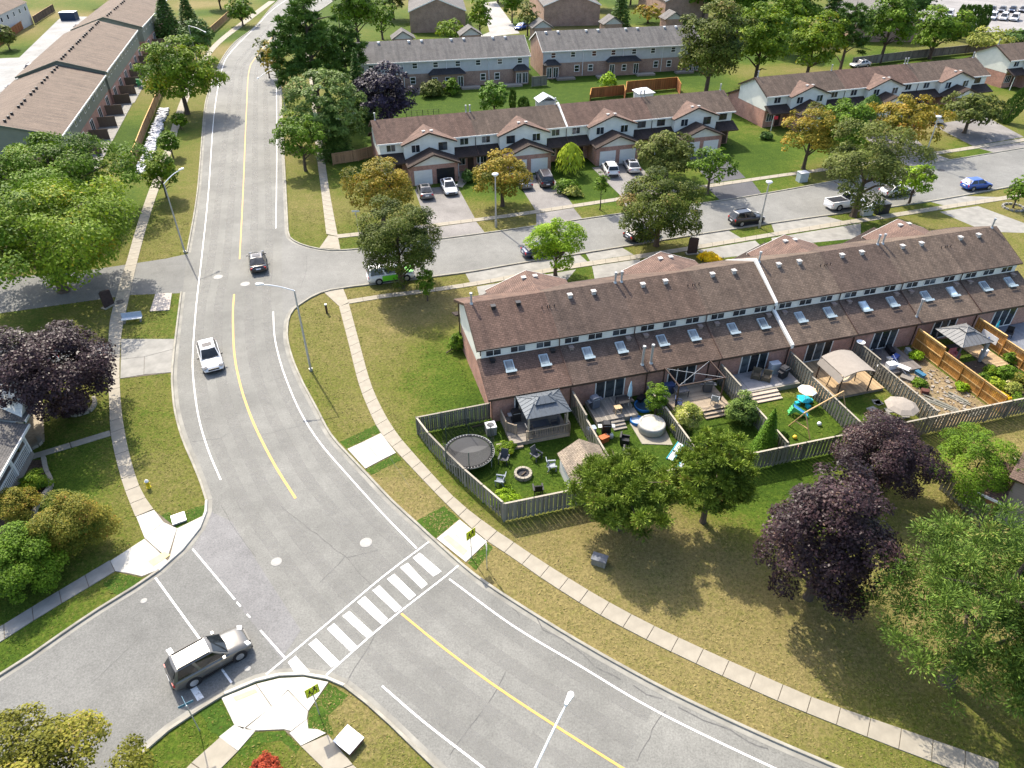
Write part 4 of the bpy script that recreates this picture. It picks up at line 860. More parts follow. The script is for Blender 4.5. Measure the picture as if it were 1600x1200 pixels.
fence('garden_fence', 'grey green board fence between the two grey roofed terraces', [W(831, 136), W(854, 134)], 1.9, WOODG, WOODG, gap=.24, bw=.23, both=False, gapy=0)
fence('garden_fence', 'grey board fence behind the second cream terrace under the trees', [W(1330, 104), W(1420, 93), W(1545, 80)], 1.8, WOODG, WOODG, gap=.45, bw=.44, both=False, gapy=0)
fence('lot_fence', 'brown board fence on the grass strip by the parking lot', [W(0, 72), W(28, 52), W(46, 39)], 1.9, WOODB, WOODT, gap=.35, bw=.34, both=False, gapy=0)
fence('lot_fence', 'dark board fence panel by the parking lot dumpster', [W(55, 38), W(70, 28), W(86, 18)], 1.9, WOODK, WOODT, gap=.35, bw=.34, both=False, gapy=0)
ch = thing('wire_fence', 'black wire fence on the green lawn behind the terrace', 'fence', W(635, 183))
b0 = W(635, 183); b1 = W(686, 180)
for k in range(7):
    q = b0.lerp(b1, k / 6) - b0; MB().tube((q.x, q.y, 0), (q.x, q.y, 1.1), .04).build('post', BLACK, ch)
for z in (.1, .4, .7, 1.05): MB().tube((0, 0, z), (b1.x - b0.x, b1.y - b0.y, z), .02).build('wire', BLACK, ch)

# ------------------------------------------------------------------ trees and plants
def unit(v): return v / np.maximum(1e-9, np.linalg.norm(v, axis=-1, keepdims=True))
def leaf_quads(name, c, nrm, size, asp, tone, rg, m, along=None):
    n = len(c); r = rg.normal(size=(n, 3)); t = along if along is not None else unit(np.cross(nrm, r)); b = unit(np.cross(nrm, t)); t = unit(t)
    s = size[:, None]
    v = np.stack([c - t * s * asp, c + b * s * .62 - t * s * .1, c + t * s * asp, c - b * s * .62 - t * s * .1], 1).reshape(-1, 3)
    q = np.arange(4 * n).reshape(n, 4); me = np_mesh(name, v, q)
    at = me.attributes.new('tone', 'FLOAT', 'FACE'); at.data.foreach_set('value', np.clip(tone, 0, 1).astype(np.float32)); me.materials.append(m); return me
def fib(n, rg):
    i = np.arange(n) + .5; z = 1 - 2 * i / n; a = i * 2.39996 + rg.uniform(0, 6.28); r = np.sqrt(1 - z * z)
    return np.stack([r * np.cos(a), r * np.sin(a), z], -1)
def crown_cloud(kind, rx, rz, leaf, rg, dens):
    """positions, normals, tones of leaves for a crown centred on the origin"""
    if kind in ('round', 'loose', 'bush', 'dense'):
        nc = {'round': 95, 'loose': 70, 'bush': 60, 'dense': 200}[kind]
        d = fib(nc, rg) + rg.normal(size=(nc, 3)) * .12; d = unit(d)
        if kind == 'bush': d[:, 2] = np.abs(d[:, 2]) * 1.0 - .25
        d = d[d[:, 2] > (-.72 if kind != 'bush' else -1)]
        lump = 1 + .16 * np.sin(3 * np.arctan2(d[:, 1], d[:, 0]) + rg.uniform(0, 6)) * np.sqrt(np.clip(1 - d[:, 2] ** 2, 0, 1)) + rg.normal(size=len(d)) * (.12 if kind != 'dense' else .04)
        rad = {'round': .80, 'loose': .80, 'bush': .8, 'dense': .9}[kind] * lump
        inn = rg.rand(len(d)) < (.28 if kind != 'dense' else .1); rad[inn] *= rg.uniform(.45, .75, inn.sum())
        cc = d * rad[:, None] * np.array([rx, rx, rz]); rc = {'round': .25, 'loose': .24, 'bush': .3, 'dense': .16}[kind] * (rx * rx * rz) ** (1 / 3) * rg.uniform(.5, 1.45, len(d))
        area = 4 * math.pi * rc ** 2; k = np.maximum(6, (dens * area / (leaf * leaf * 1.3) * (.55 if kind == 'loose' else .8))).astype(int)
        idx = np.repeat(np.arange(len(d)), k); n = len(idx)
        e = unit(rg.normal(size=(n, 3))); e[:, 2] = np.where(e[:, 2] < -.3, -e[:, 2], e[:, 2])
        out = unit(cc)[idx]
        e = unit(e + out * .45)
        u = rg.uniform(.45, 1.08, n) ** .7
        p = cc[idx] + e * (rc[idx] * u)[:, None] * np.array([1.1, 1.1, .85])
        nr = unit(e * .7 + out * .35 + np.array([0, 0, .55]) + rg.normal(size=(n, 3)) * .45)
        tone = .42 + .17 * rg.normal(size=len(d))[idx] + rg.normal(size=n) * .17
        return p, nr, None, tone
    if kind == 'pine':
        nc = 340 if leaf < .2 else 150; d = fib(nc, rg) + rg.normal(size=(nc, 3)) * .2; d = unit(d); d = d[d[:, 2] > -.55]; rad = rg.uniform(.4, 1.0, len(d))
        cc = d * rad[:, None] * np.array([rx, rx, rz]); rc = rg.uniform(.5, 1.0, len(d)) * (.17 if leaf >= .2 else .14) * rx + .1
        k = np.maximum(10, dens * 10.0 * rc ** 2 / (leaf * leaf)).astype(int); idx = np.repeat(np.arange(len(d)), k); n = len(idx)
        e = unit(rg.normal(size=(n, 3)) + np.array([0, 0, .55])); p = cc[idx] + e * (rc[idx] * rg.uniform(.25, 1.05, n))[:, None] * np.array([1.25, 1.25, .75])
        nr = unit(np.cross(e, rg.normal(size=(n, 3))) + np.array([0, 0, .35])); tone = .45 + rg.normal(size=len(d))[idx] * .16 + rg.normal(size=n) * .16
        return p, nr, e, tone
    if kind in ('spruce', 'column'):
        n = int(dens * 7.5 * (math.pi * rx * rz * 2) / (leaf * leaf)); h = rg.rand(n) ** (1.35 if kind == 'spruce' else 1.0)
        prof = (1 - h) ** .82 + .03 if kind == 'spruce' else np.clip(np.sin(np.pi * (h * .86 + .12)) ** .55, .08, 1)
        a = rg.uniform(0, 6.283, n)
        if kind == 'spruce':
            lay = np.round(h * 15) / 15; swirl = np.round((a + lay * 40) / .52) * .52 - lay * 40; a = swirl + rg.normal(size=n) * .17; prof = (1 - lay) ** .82 + .04
            rr = prof * rx * np.sqrt(rg.rand(n)) * rg.uniform(.85, 1.08, n); z = (lay + rg.normal(size=n) * .012) * 2 * rz - rz + (prof * rx - rr) * .28
        else:
            rr = prof * rx * rg.uniform(.78, 1.08, n) * (1 + .12 * np.sin(a * 4 + h * 9)); z = h * 2 * rz - rz
        p = np.stack([rr * np.cos(a), rr * np.sin(a), z], -1)
        out = np.stack([np.cos(a), np.sin(a), np.full(n, -.25 if kind == 'spruce' else 1.6)], -1); out = unit(out + rg.normal(size=(n, 3)) * .25)
        nr = unit(np.stack([np.cos(a) * .6, np.sin(a) * .6, np.full(n, .8 if kind == 'spruce' else .25)], -1) + rg.normal(size=(n, 3)) * .4)
        tone = .45 + rg.normal(size=n) * .2
        return p, nr, out, tone
    if kind == 'weep':
        n = int(dens * 5 * 4 * rx * rx / (leaf * leaf)); a = rg.uniform(0, 6.283, n); q = rg.rand(n)
        rr = rx * np.sin(q * 1.75) * rg.uniform(.6, 1.05, n); z = rz * (1 - 2 * q ** 1.9) ; p = np.stack([rr * np.cos(a), rr * np.sin(a), z], -1)
        out = unit(np.stack([np.cos(a) * .5, np.sin(a) * .5, np.full(n, -.9)], -1)); nr = unit(np.stack([np.cos(a), np.sin(a), np.full(n, .5)], -1) + rg.normal(size=(n, 3)) * .4)
        return p, nr, out, .5 + rg.normal(size=n) * .2
LM = dict(
    maple_purple=leaf_mat('leaf_purple', (0.014, 0.008, 0.010), (0.058, 0.032, 0.034), (0.12, 0.072, 0.064), .12, spec=.16, rough=.42, boost=(1, 1, 1)),
    plum=leaf_mat('leaf_plum', (0.012, 0.009, 0.02), (0.045, 0.034, 0.058), None, .12, spec=.2, rough=.5, boost=(1, 1, 1)),
    pine=leaf_mat('needle_pine', (0.030, 0.052, 0.014), (0.125, 0.165, 0.05), (0.17, 0.12, 0.05), .15),
    pine2=leaf_mat('needle_pine_bright', (0.026, 0.052, 0.013), (0.11, 0.165, 0.042), (0.19, 0.17, 0.06), .14, boost=(1.35, 1.4, .85)),
    spruce=leaf_mat('needle_spruce', (0.020, 0.044, 0.020), (0.075, 0.125, 0.055), None, .1),
    cedar=leaf_mat('needle_cedar', (0.02, 0.055, 0.010), (0.09, 0.16, 0.025), None, .15),
    green=leaf_mat('leaf_green', (0.022, 0.048, 0.008), (0.095, 0.155, 0.025), (0.17, 0.19, 0.04), .28),
    bright=leaf_mat('leaf_bright', (0.05, 0.095, 0.010), (0.20, 0.29, 0.035), (0.30, 0.32, 0.05), .35),
    yellow=leaf_mat('leaf_yellow_green', (0.040, 0.080, 0.008), (0.175, 0.22, 0.02), (0.34, 0.27, 0.02), .3, boost=(1.3, 1.45, .9)),
    olive=leaf_mat('leaf_olive', (0.026, 0.036, 0.014), (0.10, 0.115, 0.055), (0.19, 0.165, 0.09), .25),
    oak=leaf_mat('leaf_oak', (0.016, 0.028, 0.008), (0.075, 0.09, 0.026), (0.20, 0.14, 0.05), .22),
    orange=leaf_mat('leaf_orange', (0.05, 0.06, 0.012), (0.235, 0.165, 0.05), (0.42, 0.17, 0.045), .28, .18),
    rust=leaf_mat('leaf_rust', (0.04, 0.06, 0.014), (0.17, 0.135, 0.045), (0.36, 0.13, 0.05), .25, .17),
    ochre=leaf_mat('leaf_ochre', (0.04, 0.045, 0.012), (0.15, 0.14, 0.045), (0.25, 0.20, 0.06), .28),
    greyg=leaf_mat('leaf_grey_green', (0.030, 0.055, 0.024), (0.12, 0.165, 0.085), (0.34, 0.38, 0.27), .2, .18),
    variegated=leaf_mat('leaf_variegated', (0.06, 0.085, 0.03), (0.25, 0.25, 0.13), (0.50, 0.44, 0.32), .25, .16),
    lime=leaf_mat('leaf_lime', (0.10, 0.14, 0.02), (0.32, 0.36, 0.08), None, .3),
    redleaf=leaf_mat('leaf_red', (0.10, 0.015, 0.02), (0.30, 0.05, 0.05), None, .25),
    gold=leaf_mat('flower_gold', (0.30, 0.22, 0.02), (0.72, 0.50, 0.03), None, .3))
LEAVES = [0]
def tree(name, label, cat, kind, base, h, R, leafm, seed, trunk_h=None, group=None, dens=1.0, leaf=None, rz=None, lean=(0, 0), tr=None):
    rg = np.random.RandomState(seed); dist = depth((base.x, base.y, h * .6)); leaf = leaf or max(.08, (1.9 + .9 * min(1, max(0, (dist - 60) / 50))) * dist / FPX)
    t = thing(name, label, cat, (base.x, base.y, 0), 0, group)
    low = (kind in ('spruce', 'column', 'bush', 'weep'))
    th = trunk_h if trunk_h is not None else (0.0 if low else h * .22)
    rz_ = rz or (h - th) / 2; cz = th + rz_ if kind != 'bush' else h * .35
    if kind == 'bush': rz_ = h * .72
    sz = leaf * (1.0 if kind not in ('spruce', 'column', 'pine') else .9)
    p, nr, al, tone = crown_cloud(kind, R, rz_, sz, rg, dens)
    CAP = 34000 if kind != 'pine' else 78000
    if len(p) > CAP:
        k = rg.permutation(len(p))[:CAP]; sc = math.sqrt(len(p) / CAP); p, nr, tone = p[k], nr[k], tone[k]; al = al[k] if al is not None else None; sz *= min(1.6, sc) if kind != 'pine' else 1.0
    LEAVES[0] += len(p)
    p = p + np.array([0, 0, cz]); p[:, 2] = np.maximum(p[:, 2], .03)
    p[:, 0] += lean[0] * p[:, 2]; p[:, 1] += lean[1] * p[:, 2]
    size = sz * rg.uniform(.4, 1.3, len(p)); asp = {'pine': 2.1, 'spruce': 1.25, 'column': 1.3, 'weep': 2.2}.get(kind, 1.0)
    me = leaf_quads('crown', p, nr, size * (.62 if asp > 1.2 else .8), asp, tone, rg, leafm, al)
    put('crown', me, t)
    mb = MB(); r0 = tr or max(.05, R * .055 + h * .008); rr = random.Random(seed)
    if kind == 'bush' or kind == 'weep':
        for k in range(5):
            a = rr.uniform(0, 6.28); mb.tube((0, 0, -.05), (math.cos(a) * R * .5, math.sin(a) * R * .5, h * .6), .04, .015, 5)
        mb.build('stem', BARK, t)
    else:
        topz = h * (.93 if kind in ('spruce', 'column', 'pine') else .62)
        pts = [Vector((lean[0] * z + rr.uniform(-.06, .06) * (z > .1), lean[1] * z + rr.uniform(-.06, .06) * (z > .1), z)) for z in (-.1, .4, topz * .35, topz * .7, topz)]
        mb.chain(pts, [r0 * 1.35, r0, r0 * .8, r0 * .5, r0 * .15], 8)
        if kind not in ('spruce', 'column'):
            for k in range(9):
                a = k * 2.4 + rr.uniform(-.3, .3); z0 = th * .8 + (topz - th * .8) * rr.uniform(0, .75); L = R * rr.uniform(.55, .8)
                s = Vector((lean[0] * z0, lean[1] * z0, z0)); e = s + Vector((math.cos(a) * L, math.sin(a) * L, L * rr.uniform(.35, .8)))
                m_ = s.lerp(e, .5) + Vector((0, 0, .12 * L)); mb.chain([s, m_, e], [r0 * .42, r0 * .28, r0 * .06], 6)
        mb.build('trunk', BARK, t)
    return t
def tree_px(name, label, kind, bpx, ty, wpx, leafm, seed, cat='tree', **kw):
    b = W(*bpx); h = max(.4, height_at(b, ty)); R = wpx / 2 * depth((b.x, b.y, h * .55)) / FPX
    tn = CAM_H / math.hypot(b.x, b.y) * R * .98      # a wide crown's far rim shows above its apex when seen from above
    if kind in ('round', 'loose', 'dense', 'pine', 'weep'):
        th = kw.get('trunk_h'); th = h * .16 if th is None else th; A = max(.6, h - th); rz = max((A * A - tn * tn) / (2 * A), .42 * R); h = th + 2 * rz; kw['trunk_h'] = th
    elif kind == 'bush':
        g = np.linspace(.3 * R, max(h, .4 * R), 60); f = .35 * g + np.sqrt((.72 * g) ** 2 + tn ** 2); h = float(g[np.argmin(np.abs(f - h))])
    return tree(name, label, cat, kind, b, h, R, LM[leafm], seed, **kw)
T = tree_px
# near side
T('purple_maple', 'large dark purple maple on the dry lawn, the one beside the sidewalk', 'round', (1262, 934), 728, 188, 'maple_purple', 1, trunk_h=.5)
T('purple_maple', 'dark purple maple against the back fence, behind the larger one', 'round', (1362, 768), 648, 140, 'maple_purple', 2, trunk_h=.5)
T('pine_tree', 'bushy pine with bare lower trunk next to the tan roofed shed', 'pine', (967, 827), 694, 172, 'pine', 3, trunk_h=1.8, dens=1.15, leaf=.1, tr=.17)
T('pine_tree', 'darker slim pine hiding the back fence of the hot tub yard', 'pine', (1098, 815), 663, 128, 'pine', 4, trunk_h=.9, dens=1.3, leaf=.1)
T('pine_tree', 'spreading pine over the sidewalk shade near the brown roofed house', 'pine', (1478, 1065), 790, 330, 'pine2', 5, trunk_h=.8, dens=1.6, leaf=.09)
T('pine_tree', 'tall pine at the lawn edge with long shaded boughs', 'pine', (1630, 1165), 880, 330, 'pine2', 6, trunk_h=.8, dens=1.2, leaf=.09)
T('apple_tree', 'small bright leafy tree leaning over the weathered fence corner', 'loose', (1503, 775), 674, 126, 'green', 7, trunk_h=.5, dens=1.4)
# side street
T('maple_tree', 'fresh bright green young tree between two garages on the side street', 'loose', (868, 432), 336, 84, 'bright', 8, dens=1.5)
T('oak_tree', 'dark round oak shading the white and green van', 'round', (628, 449), 309, 118, 'oak', 9, trunk_h=.9)
T('maple_tree', 'orange tinged tree behind the dark oak at the corner lawn', 'loose', (600, 352), 247, 108, 'orange', 10, dens=1.3)
T('sapling', 'slender upright sapling beside the side street sidewalk', 'loose', (668, 470), 416, 27, 'green', 11, rz=None, dens=1.8)
T('oak_tree', 'dense dark oval tree on the verge over the side street', 'round', (1025, 384), 263, 126, 'oak', 12, trunk_h=1.2)
T('maple_tree', 'orange tinged tree on the lawn beside the white sedan driveway', 'loose', (785, 322), 233, 92, 'orange', 13, dens=1.3)
T('willow_shrub', 'light lime weeping shrub beside the terrace porch', 'weep', (890, 272), 224, 44, 'lime', 14, cat='shrub')
T('olive_tree', 'olive toned round tree in front of the last pair of white garages', 'round', (1040, 278), 205, 92, 'olive', 15)
T('maple_tree', 'open green tree on the verge by the fresh black driveway', 'loose', (1105, 303), 229, 70, 'green', 16, trunk_h=2.0, dens=1.2)
T('sapling', 'thin young tree on the verge opposite the bright green tree', 'loose', (937, 328), 271, 20, 'green', 17, trunk_h=2.2, dens=1.6)
T('maple_tree', 'brownish orange tree on the lawn beside the cream end wall', 'loose', (1255, 264), 163, 88, 'orange', 18, dens=1.2)
T('linden_tree', 'dense dark green tree between two orange tinged ones', 'round', (1300, 262), 155, 80, 'green', 19)
T('large_olive_tree', 'largest greyish tree on the verge shading the white pickup', 'loose', (1333, 338), 192, 150, 'olive', 20, trunk_h=2.2, dens=1.5)
T('sapling', 'small bright tree next to the tall street lamp foot', 'loose', (1420, 318), 255, 52, 'bright', 21, dens=1.5)
T('maple_tree', 'most orange tree in front of the second cream terrace', 'loose', (1405, 234), 150, 112, 'orange', 22, dens=1.3)
T('olive_tree', 'olive tree standing between two driveways beyond the blue car', 'round', (1506, 208), 147, 92, 'olive', 23, trunk_h=1.6)
T('sapling', 'little tree in a stone ring on the lawn', 'loose', (1583, 325), 274, 34, 'green', 24, dens=1.5)
T('leaning_evergreen', 'leaning dark narrow evergreen beside the far driveway', 'column', (1568, 192), 136, 24, 'spruce', 25, lean=(.28, 0))
T('weeping_evergreen', 'dark weeping evergreen in front of the second cream terrace', 'weep', (1350, 205), 150, 44, 'spruce', 26)
T('shrub', 'round leafy shrub bed by the dark van driveway', 'bush', (885, 300), 276, 40, 'green', 27, cat='shrub')
T('shrub', 'pale yellow shrub at the driveway edge by the parked van', 'bush', (893, 305), 288, 30, 'variegated', 28, cat='shrub')
T('shrub', 'yellow flowering shrub on the verge behind the terrace ridge', 'bush', (1108, 406), 392, 34, 'gold', 29, cat='shrub')
T('shrub', 'dark rounded shrub beside the black garage door entrance', 'bush', (731, 284), 262, 18, 'spruce', 30, cat='shrub')
T('shrub', 'dark shrub growing at the terrace end wall above the lawn', 'bush', (716, 545), 515, 26, 'green', 31, cat='shrub')
T('shrub', 'dark low shrub at the corner of the cream end wall', 'bush', (1196, 217), 204, 18, 'spruce', 32, cat='shrub')
# west side
T('yellow_green_tree', 'large yellow green spreading tree over the entrance drive', 'round', (100, 455), 280, 262, 'yellow', 33, trunk_h=2.0)
T('yellow_green_tree', 'darker green spreading tree behind the large yellow green one', 'round', (105, 345), 222, 240, 'green', 34, trunk_h=1.5)
T('purple_maple', 'dark purple maple over the stone ring beside the west sidewalk', 'round', (108, 648), 503, 196, 'maple_purple', 35, trunk_h=1.0)
T('maple_tree', 'broad green tree on the verge of the main road by the tan fence', 'round', (293, 178), 54, 112, 'yellow', 36, trunk_h=1.8)
T('dark_evergreen', 'dark green evergreen at the curve beside the far lamp', 'round', (316, 98), 28, 46, 'spruce', 37)
T('sapling', 'yellow topped sapling on the verge under the arched street lamp', 'round', (261, 308), 236, 50, 'yellow', 38)
T('sapling', 'green sapling on the verge between the two other saplings', 'round', (271, 246), 205, 30, 'green', 39)
T('sapling', 'lime sapling on the verge in the shade of the broad tree', 'round', (284, 202), 176, 22, 'yellow', 40)
T('spruce_tree', 'tall dark spruce beside the farthest brown terrace', 'spruce', (268, 62), -12, 52, 'spruce', 41)
T('spruce_tree', 'dark spruce at the far end of the tan terraces', 'spruce', (300, 52), -8, 44, 'spruce', 42)
T('maple_tree', 'round tree by the far sidewalk at the road curve', 'round', (380, 40), -2, 42, 'green', 43)
T('maple_tree', 'green tree at the far bend beyond the tan fence', 'round', (345, 14), -40, 40, 'green', 44)
T('rust_shrub', 'rust and green shrub beside the bright corner ramp', 'bush', (128, 852), 766, 98, 'rust', 45, cat='shrub')
T('green_shrub', 'big green shrub on the corner lawn next to the rust coloured one', 'bush', (48, 905), 828, 120, 'green', 46, cat='shrub', dens=1.2)
T('rust_shrub', 'rust tinged shrub below the white lattice porch', 'bush', (32, 800), 762, 60, 'rust', 47, cat='shrub')
T('green_shrub', 'round clipped shrub inside the curved bed edging', 'bush', (58, 760), 736, 38, 'yellow', 48, cat='shrub')
T('green_shrub', 'leafy plant in the bed beside the house gable', 'bush', (28, 660), 626, 36, 'green', 49, cat='shrub')
T('dark_shrub', 'dark round shrub inside the pale stone ring', 'bush', (117, 645), 608, 46, 'maple_purple', 50, cat='shrub')
T('yellow_green_tree', 'leafy tree at the lower street kerb with yellowish leaves', 'loose', (95, 1290), 1122, 300, 'ochre', 51, dens=1.6, trunk_h=.8)
T('red_shrub', 'small red leaved shrub on the dry lawn corner', 'bush', (418, 1212), 1180, 48, 'redleaf', 52, cat='shrub')
# north of the side street, along the main road
T('pine_tree', 'tall broad white pine at the road bend, biggest of the group', 'pine', (500, 180), -18, 120, 'spruce', 53, trunk_h=.6, dens=2.0, leaf=.3)
T('pine_tree', 'second tall pine beside the biggest white pine', 'pine', (545, 150), 20, 76, 'spruce', 54, trunk_h=.6, dens=2.0, leaf=.3)
T('linden_tree', 'dense rounded grey green tree like a dome beside the spruce', 'dense', (520, 236), 110, 114, 'greyg', 55, trunk_h=.4)
T('spruce_tree', 'pointed spruce in front of the dense domed tree', 'spruce', (526, 246), 141, 62, 'spruce', 56)
T('maple_tree', 'small green tree on the verge casting a round shadow', 'loose', (478, 267), 178, 70, 'green', 57, trunk_h=1.8, dens=1.4)
T('yellow_tree', 'yellowish small tree behind the verge tree by the main road', 'loose', (458, 228), 172, 36, 'yellow', 58, dens=1.3)
T('plum_tree', 'very dark purple plum tree behind the terrace ridge', 'round', (606, 196), 100, 84, 'plum', 59, trunk_h=.8)
T('spruce_tree', 'narrow dark spruce beside the plum tree', 'spruce', (566, 186), 78, 46, 'spruce', 60)
T('rust_tree', 'orange streaked tree at the road edge by the tall pine', 'loose', (437, 135), 62, 40, 'orange', 61)
T('dark_tree', 'dark small tree at the road edge beside the orange streaked one', 'loose', (421, 122), 58, 26, 'oak', 62)
T('maple_tree', 'broad green tree behind the tall pines near the brick house', 'round', (560, 66), -30, 66, 'green', 63)
T('maple_tree', 'lighter green tree between pines and brick gable house', 'loose', (598, 62), -5, 44, 'green', 64)
T('shrub', 'shrub in front of the grey terrace windows', 'bush', (677, 150), 124, 36, 'olive', 65, cat='shrub')
T('shrub', 'rounded shrub beside the grey terrace patio door', 'bush', (706, 147), 121, 24, 'green', 66, cat='shrub')
T('broad_evergreen', 'broad evergreen on the lawn behind the terrace', 'round', (772, 178), 126, 42, 'cedar', 67, trunk_h=.2)
T('column_cedar', 'slim dark columnar cedar next to the broad lawn evergreen', 'column', (801, 170), 138, 11, 'spruce', 68)
T('column_cedar', 'low dark cedar next to the small grey garden shed', 'column', (818, 170), 152, 18, 'spruce', 69)
T('sapling', 'small bright tree on the lawn behind the second grey terrace', 'loose', (949, 146), 113, 28, 'bright', 70, dens=1.4)
T('dark_oak', 'tall dark oval oak at the far end of the grey terraces', 'round', (1102, 152), 8, 100, 'oak', 71)
T('maple_tree', 'yellow green maple beside the tall dark oak', 'round', (1178, 132), 5, 88, 'yellow', 72)
T('maple_tree', 'yellow topped maple behind the second cream terrace', 'round', (1260, 120), 20, 80, 'yellow', 73)
T('spruce_tree', 'dark tall conifer between the yellow maple and the green tree', 'pine', (1312, 112), -8, 62, 'spruce', 74, trunk_h=.5, dens=1.8, leaf=.3)
T('maple_tree', 'bright green tall tree in front of the far brick house', 'round', (1375, 98), -20, 70, 'green', 75, trunk_h=2.5)
T('maple_tree', 'green tree beside the row of far cedars', 'round', (1452, 92), 10, 84, 'green', 76)
for i, (x, y) in enumerate(((1488, 62), (1497, 60), (1506, 57), (1514, 56), (1524, 54), (1532, 52))): T('column_cedar', 'tall slim cedar in the row by the far lot', 'column', (x, y), 8, 13, 'spruce', 80 + i, group='cedar row by the far lot')
T('yellow_tree', 'pale yellow green rounded tree behind the far end house', 'loose', (1536, 86), 44, 70, 'variegated', 86)
T('hedge', 'dark clipped hedge behind the far end house', 'bush', (1588, 66), 46, 46, 'spruce', 87, cat='hedge')
T('maple_tree', 'upright green tree at the foot of the far lane', 'round', (750, 58), -8, 32, 'yellow', 88)
T('yellow_tree', 'yellow green tree in front of the first brick gable house', 'loose', (705, 66), 30, 46, 'yellow', 89)
T('maple_tree', 'green tree beside the far lane', 'round', (800, 36), -25, 30, 'green', 90)
T('maple_tree', 'olive tree by the blue parked car', 'loose', (824, 56), 0, 32, 'olive', 91)
T('spruce_tree', 'dark far conifer between the second and third brick houses', 'spruce', (968, 42), -30, 36, 'spruce', 92)
T('maple_tree', 'orange tinged small tree between the far brick houses', 'loose', (1012, 36), 8, 46, 'orange', 93)
T('maple_tree', 'dark green tree above the third brick house', 'round', (1098, 32), -40, 50, 'green', 94)
T('maple_tree', 'green tree in the far gap behind the yellow maples', 'round', (1232, 60), -35, 70, 'green', 95)
T('maple_tree', 'far green tree at the top of the lane', 'round', (930, 14), -40, 46, 'green', 96)
T('maple_tree', 'dark far tree behind the cedar row end', 'round', (1420, 40), -30, 60, 'spruce', 97)
T('maple_tree', 'tall green tree behind the dark oak and the yellow green maple', 'round', (1150, 62), -50, 80, 'green', 130)
T('maple_tree', 'yellow green far tree behind the yellow topped maple', 'round', (1215, 84), -12, 60, 'yellow', 131)
T('spruce_tree', 'dark far spruce beside the far brick house among trees', 'spruce', (1290, 62), -40, 44, 'spruce', 132)
T('maple_tree', 'green far tree above the far brick house roof', 'round', (1350, 30), -60, 70, 'green', 133)
T('maple_tree', 'green tree on the far lawn behind the tall pines', 'round', (615, 30), -30, 50, 'olive', 134)
T('maple_tree', 'far green tree beside the top of the lane', 'round', (778, 4), -50, 40, 'green', 135)
T('maple_tree', 'yellowish far tree beside the third brick house', 'round', (985, 8), -40, 44, 'yellow', 136)
T('maple_tree', 'round dark tree by the parking lot fence', 'round', (16, 78), 40, 30, 'olive', 98)
T('maple_tree', 'far green tree beyond the tan terraces', 'round', (180, 10), -40, 60, 'green', 99)
# yards
T('variegated_shrub', 'pinkish white variegated shrub beside the dark pergola deck', 'bush', (1070, 672), 622, 40, 'variegated', 100, cat='shrub')
T('grey_shrub', 'grey green rounded shrub between dark pergola deck and paved steps', 'bush', (1157, 658), 612, 44, 'greyg', 101, cat='shrub')
T('climbing_plant', 'leafy green climber by the blue kiddie pool', 'loose', (1024, 648), 596, 34, 'green', 102, cat='plant', trunk_h=.1, dens=1.3)
T('column_cedar', 'bright pointed cedar in the yard corner by the swing frame', 'spruce', (1193, 704), 640, 42, 'cedar', 103, dens=.8)
T('column_cedar', 'small dark cedar next to the bright pointed one', 'column', (1219, 700), 676, 20, 'spruce', 104)
T('hosta', 'pale leafy plant by the gazebo deck steps', 'bush', (793, 704), 688, 26, 'yellow', 105, cat='plant')
T('vegetable_bed', 'bright green bushy plant inside the curved grey fence', 'bush', (790, 782), 762, 44, 'bright', 106, cat='plant')
for i, (x, y, w, h_, m_) in enumerate(((1535, 600, 24, 12, 'green'), (1553, 606, 26, 12, 'lime'), (1570, 590, 30, 16, 'green'), (1560, 625, 24, 10, 'gold'), (1580, 612, 26, 12, 'variegated'), (1592, 600, 26, 14, 'rust'), (1545, 585, 20, 12, 'yellow'), (1578, 565, 22, 14, 'green'), (1590, 632, 26, 12, 'green'))):
    lab = ['dark green', 'lime', 'tall green', 'golden', 'white and green', 'rust toned', 'yellow green', 'leafy green', 'low green'][i]
    T('bedding_plant', '%s bedding plant in the mulch bed by the orange fence' % lab, 'bush', (x, y), y - h_ - 4, w, m_, 110 + i, cat='plant')
T('weed_clump', 'leafy weed in the bare soil yard beside the orange fence', 'bush', (1430, 562), 546, 20, 'bright', 120, cat='plant')
T('weed_clump', 'green weed clump on the soil beside the lying planks', 'bush', (1500, 608), 596, 20, 'bright', 121, cat='plant')
T('weed_clump', 'small green weed clump at the deck edge of the cluttered yard', 'bush', (1436, 602), 590, 22, 'green', 122, cat='plant')
# ------------------------------------------------------------------ vehicles
CARP = dict(white=paint_mat('paint_white', (0.72, 0.72, 0.71)), black=paint_mat('paint_black', (0.012, 0.013, 0.016)), silver=paint_mat('paint_silver', (0.55, 0.55, 0.54), .35), pewter=paint_mat('paint_pewter', (0.13, 0.126, 0.115), .3),
    grey=paint_mat('paint_grey', (0.15, 0.15, 0.155), .4), blue=paint_mat('paint_blue', (0.015, 0.07, 0.33), .2), dkblue=paint_mat('paint_dark_blue', (0.02, 0.035, 0.075), .2), maroon=paint_mat('paint_dark_van', (0.035, 0.028, 0.03), .2), lime=paint_mat('paint_lime', (0.16, 0.62, 0.03)))
KIND = dict(  # length, width, height, belt, base x0,x1, roof x0,x1 (fractions of length), wheelbase, tyre radius
    sedan=(4.75, 1.84, 1.45, .93, -.40, .23, -.22, .05, 2.78, .33), suv=(4.55, 1.84, 1.69, 1.05, -.475, .21, -.40, .05, 2.65, .36), cross=(4.6, 1.86, 1.6, 1.0, -.46, .21, -.34, .03, 2.68, .36),
    hatch=(4.25, 1.77, 1.5, .97, -.47, .24, -.35, .05, 2.58, .32), van=(5.1, 1.98, 1.76, 1.05, -.485, .29, -.44, .12, 3.02, .35), pickup=(5.7, 2.02, 1.88, 1.12, -.03, .22, .0, .12, 3.6, .4))
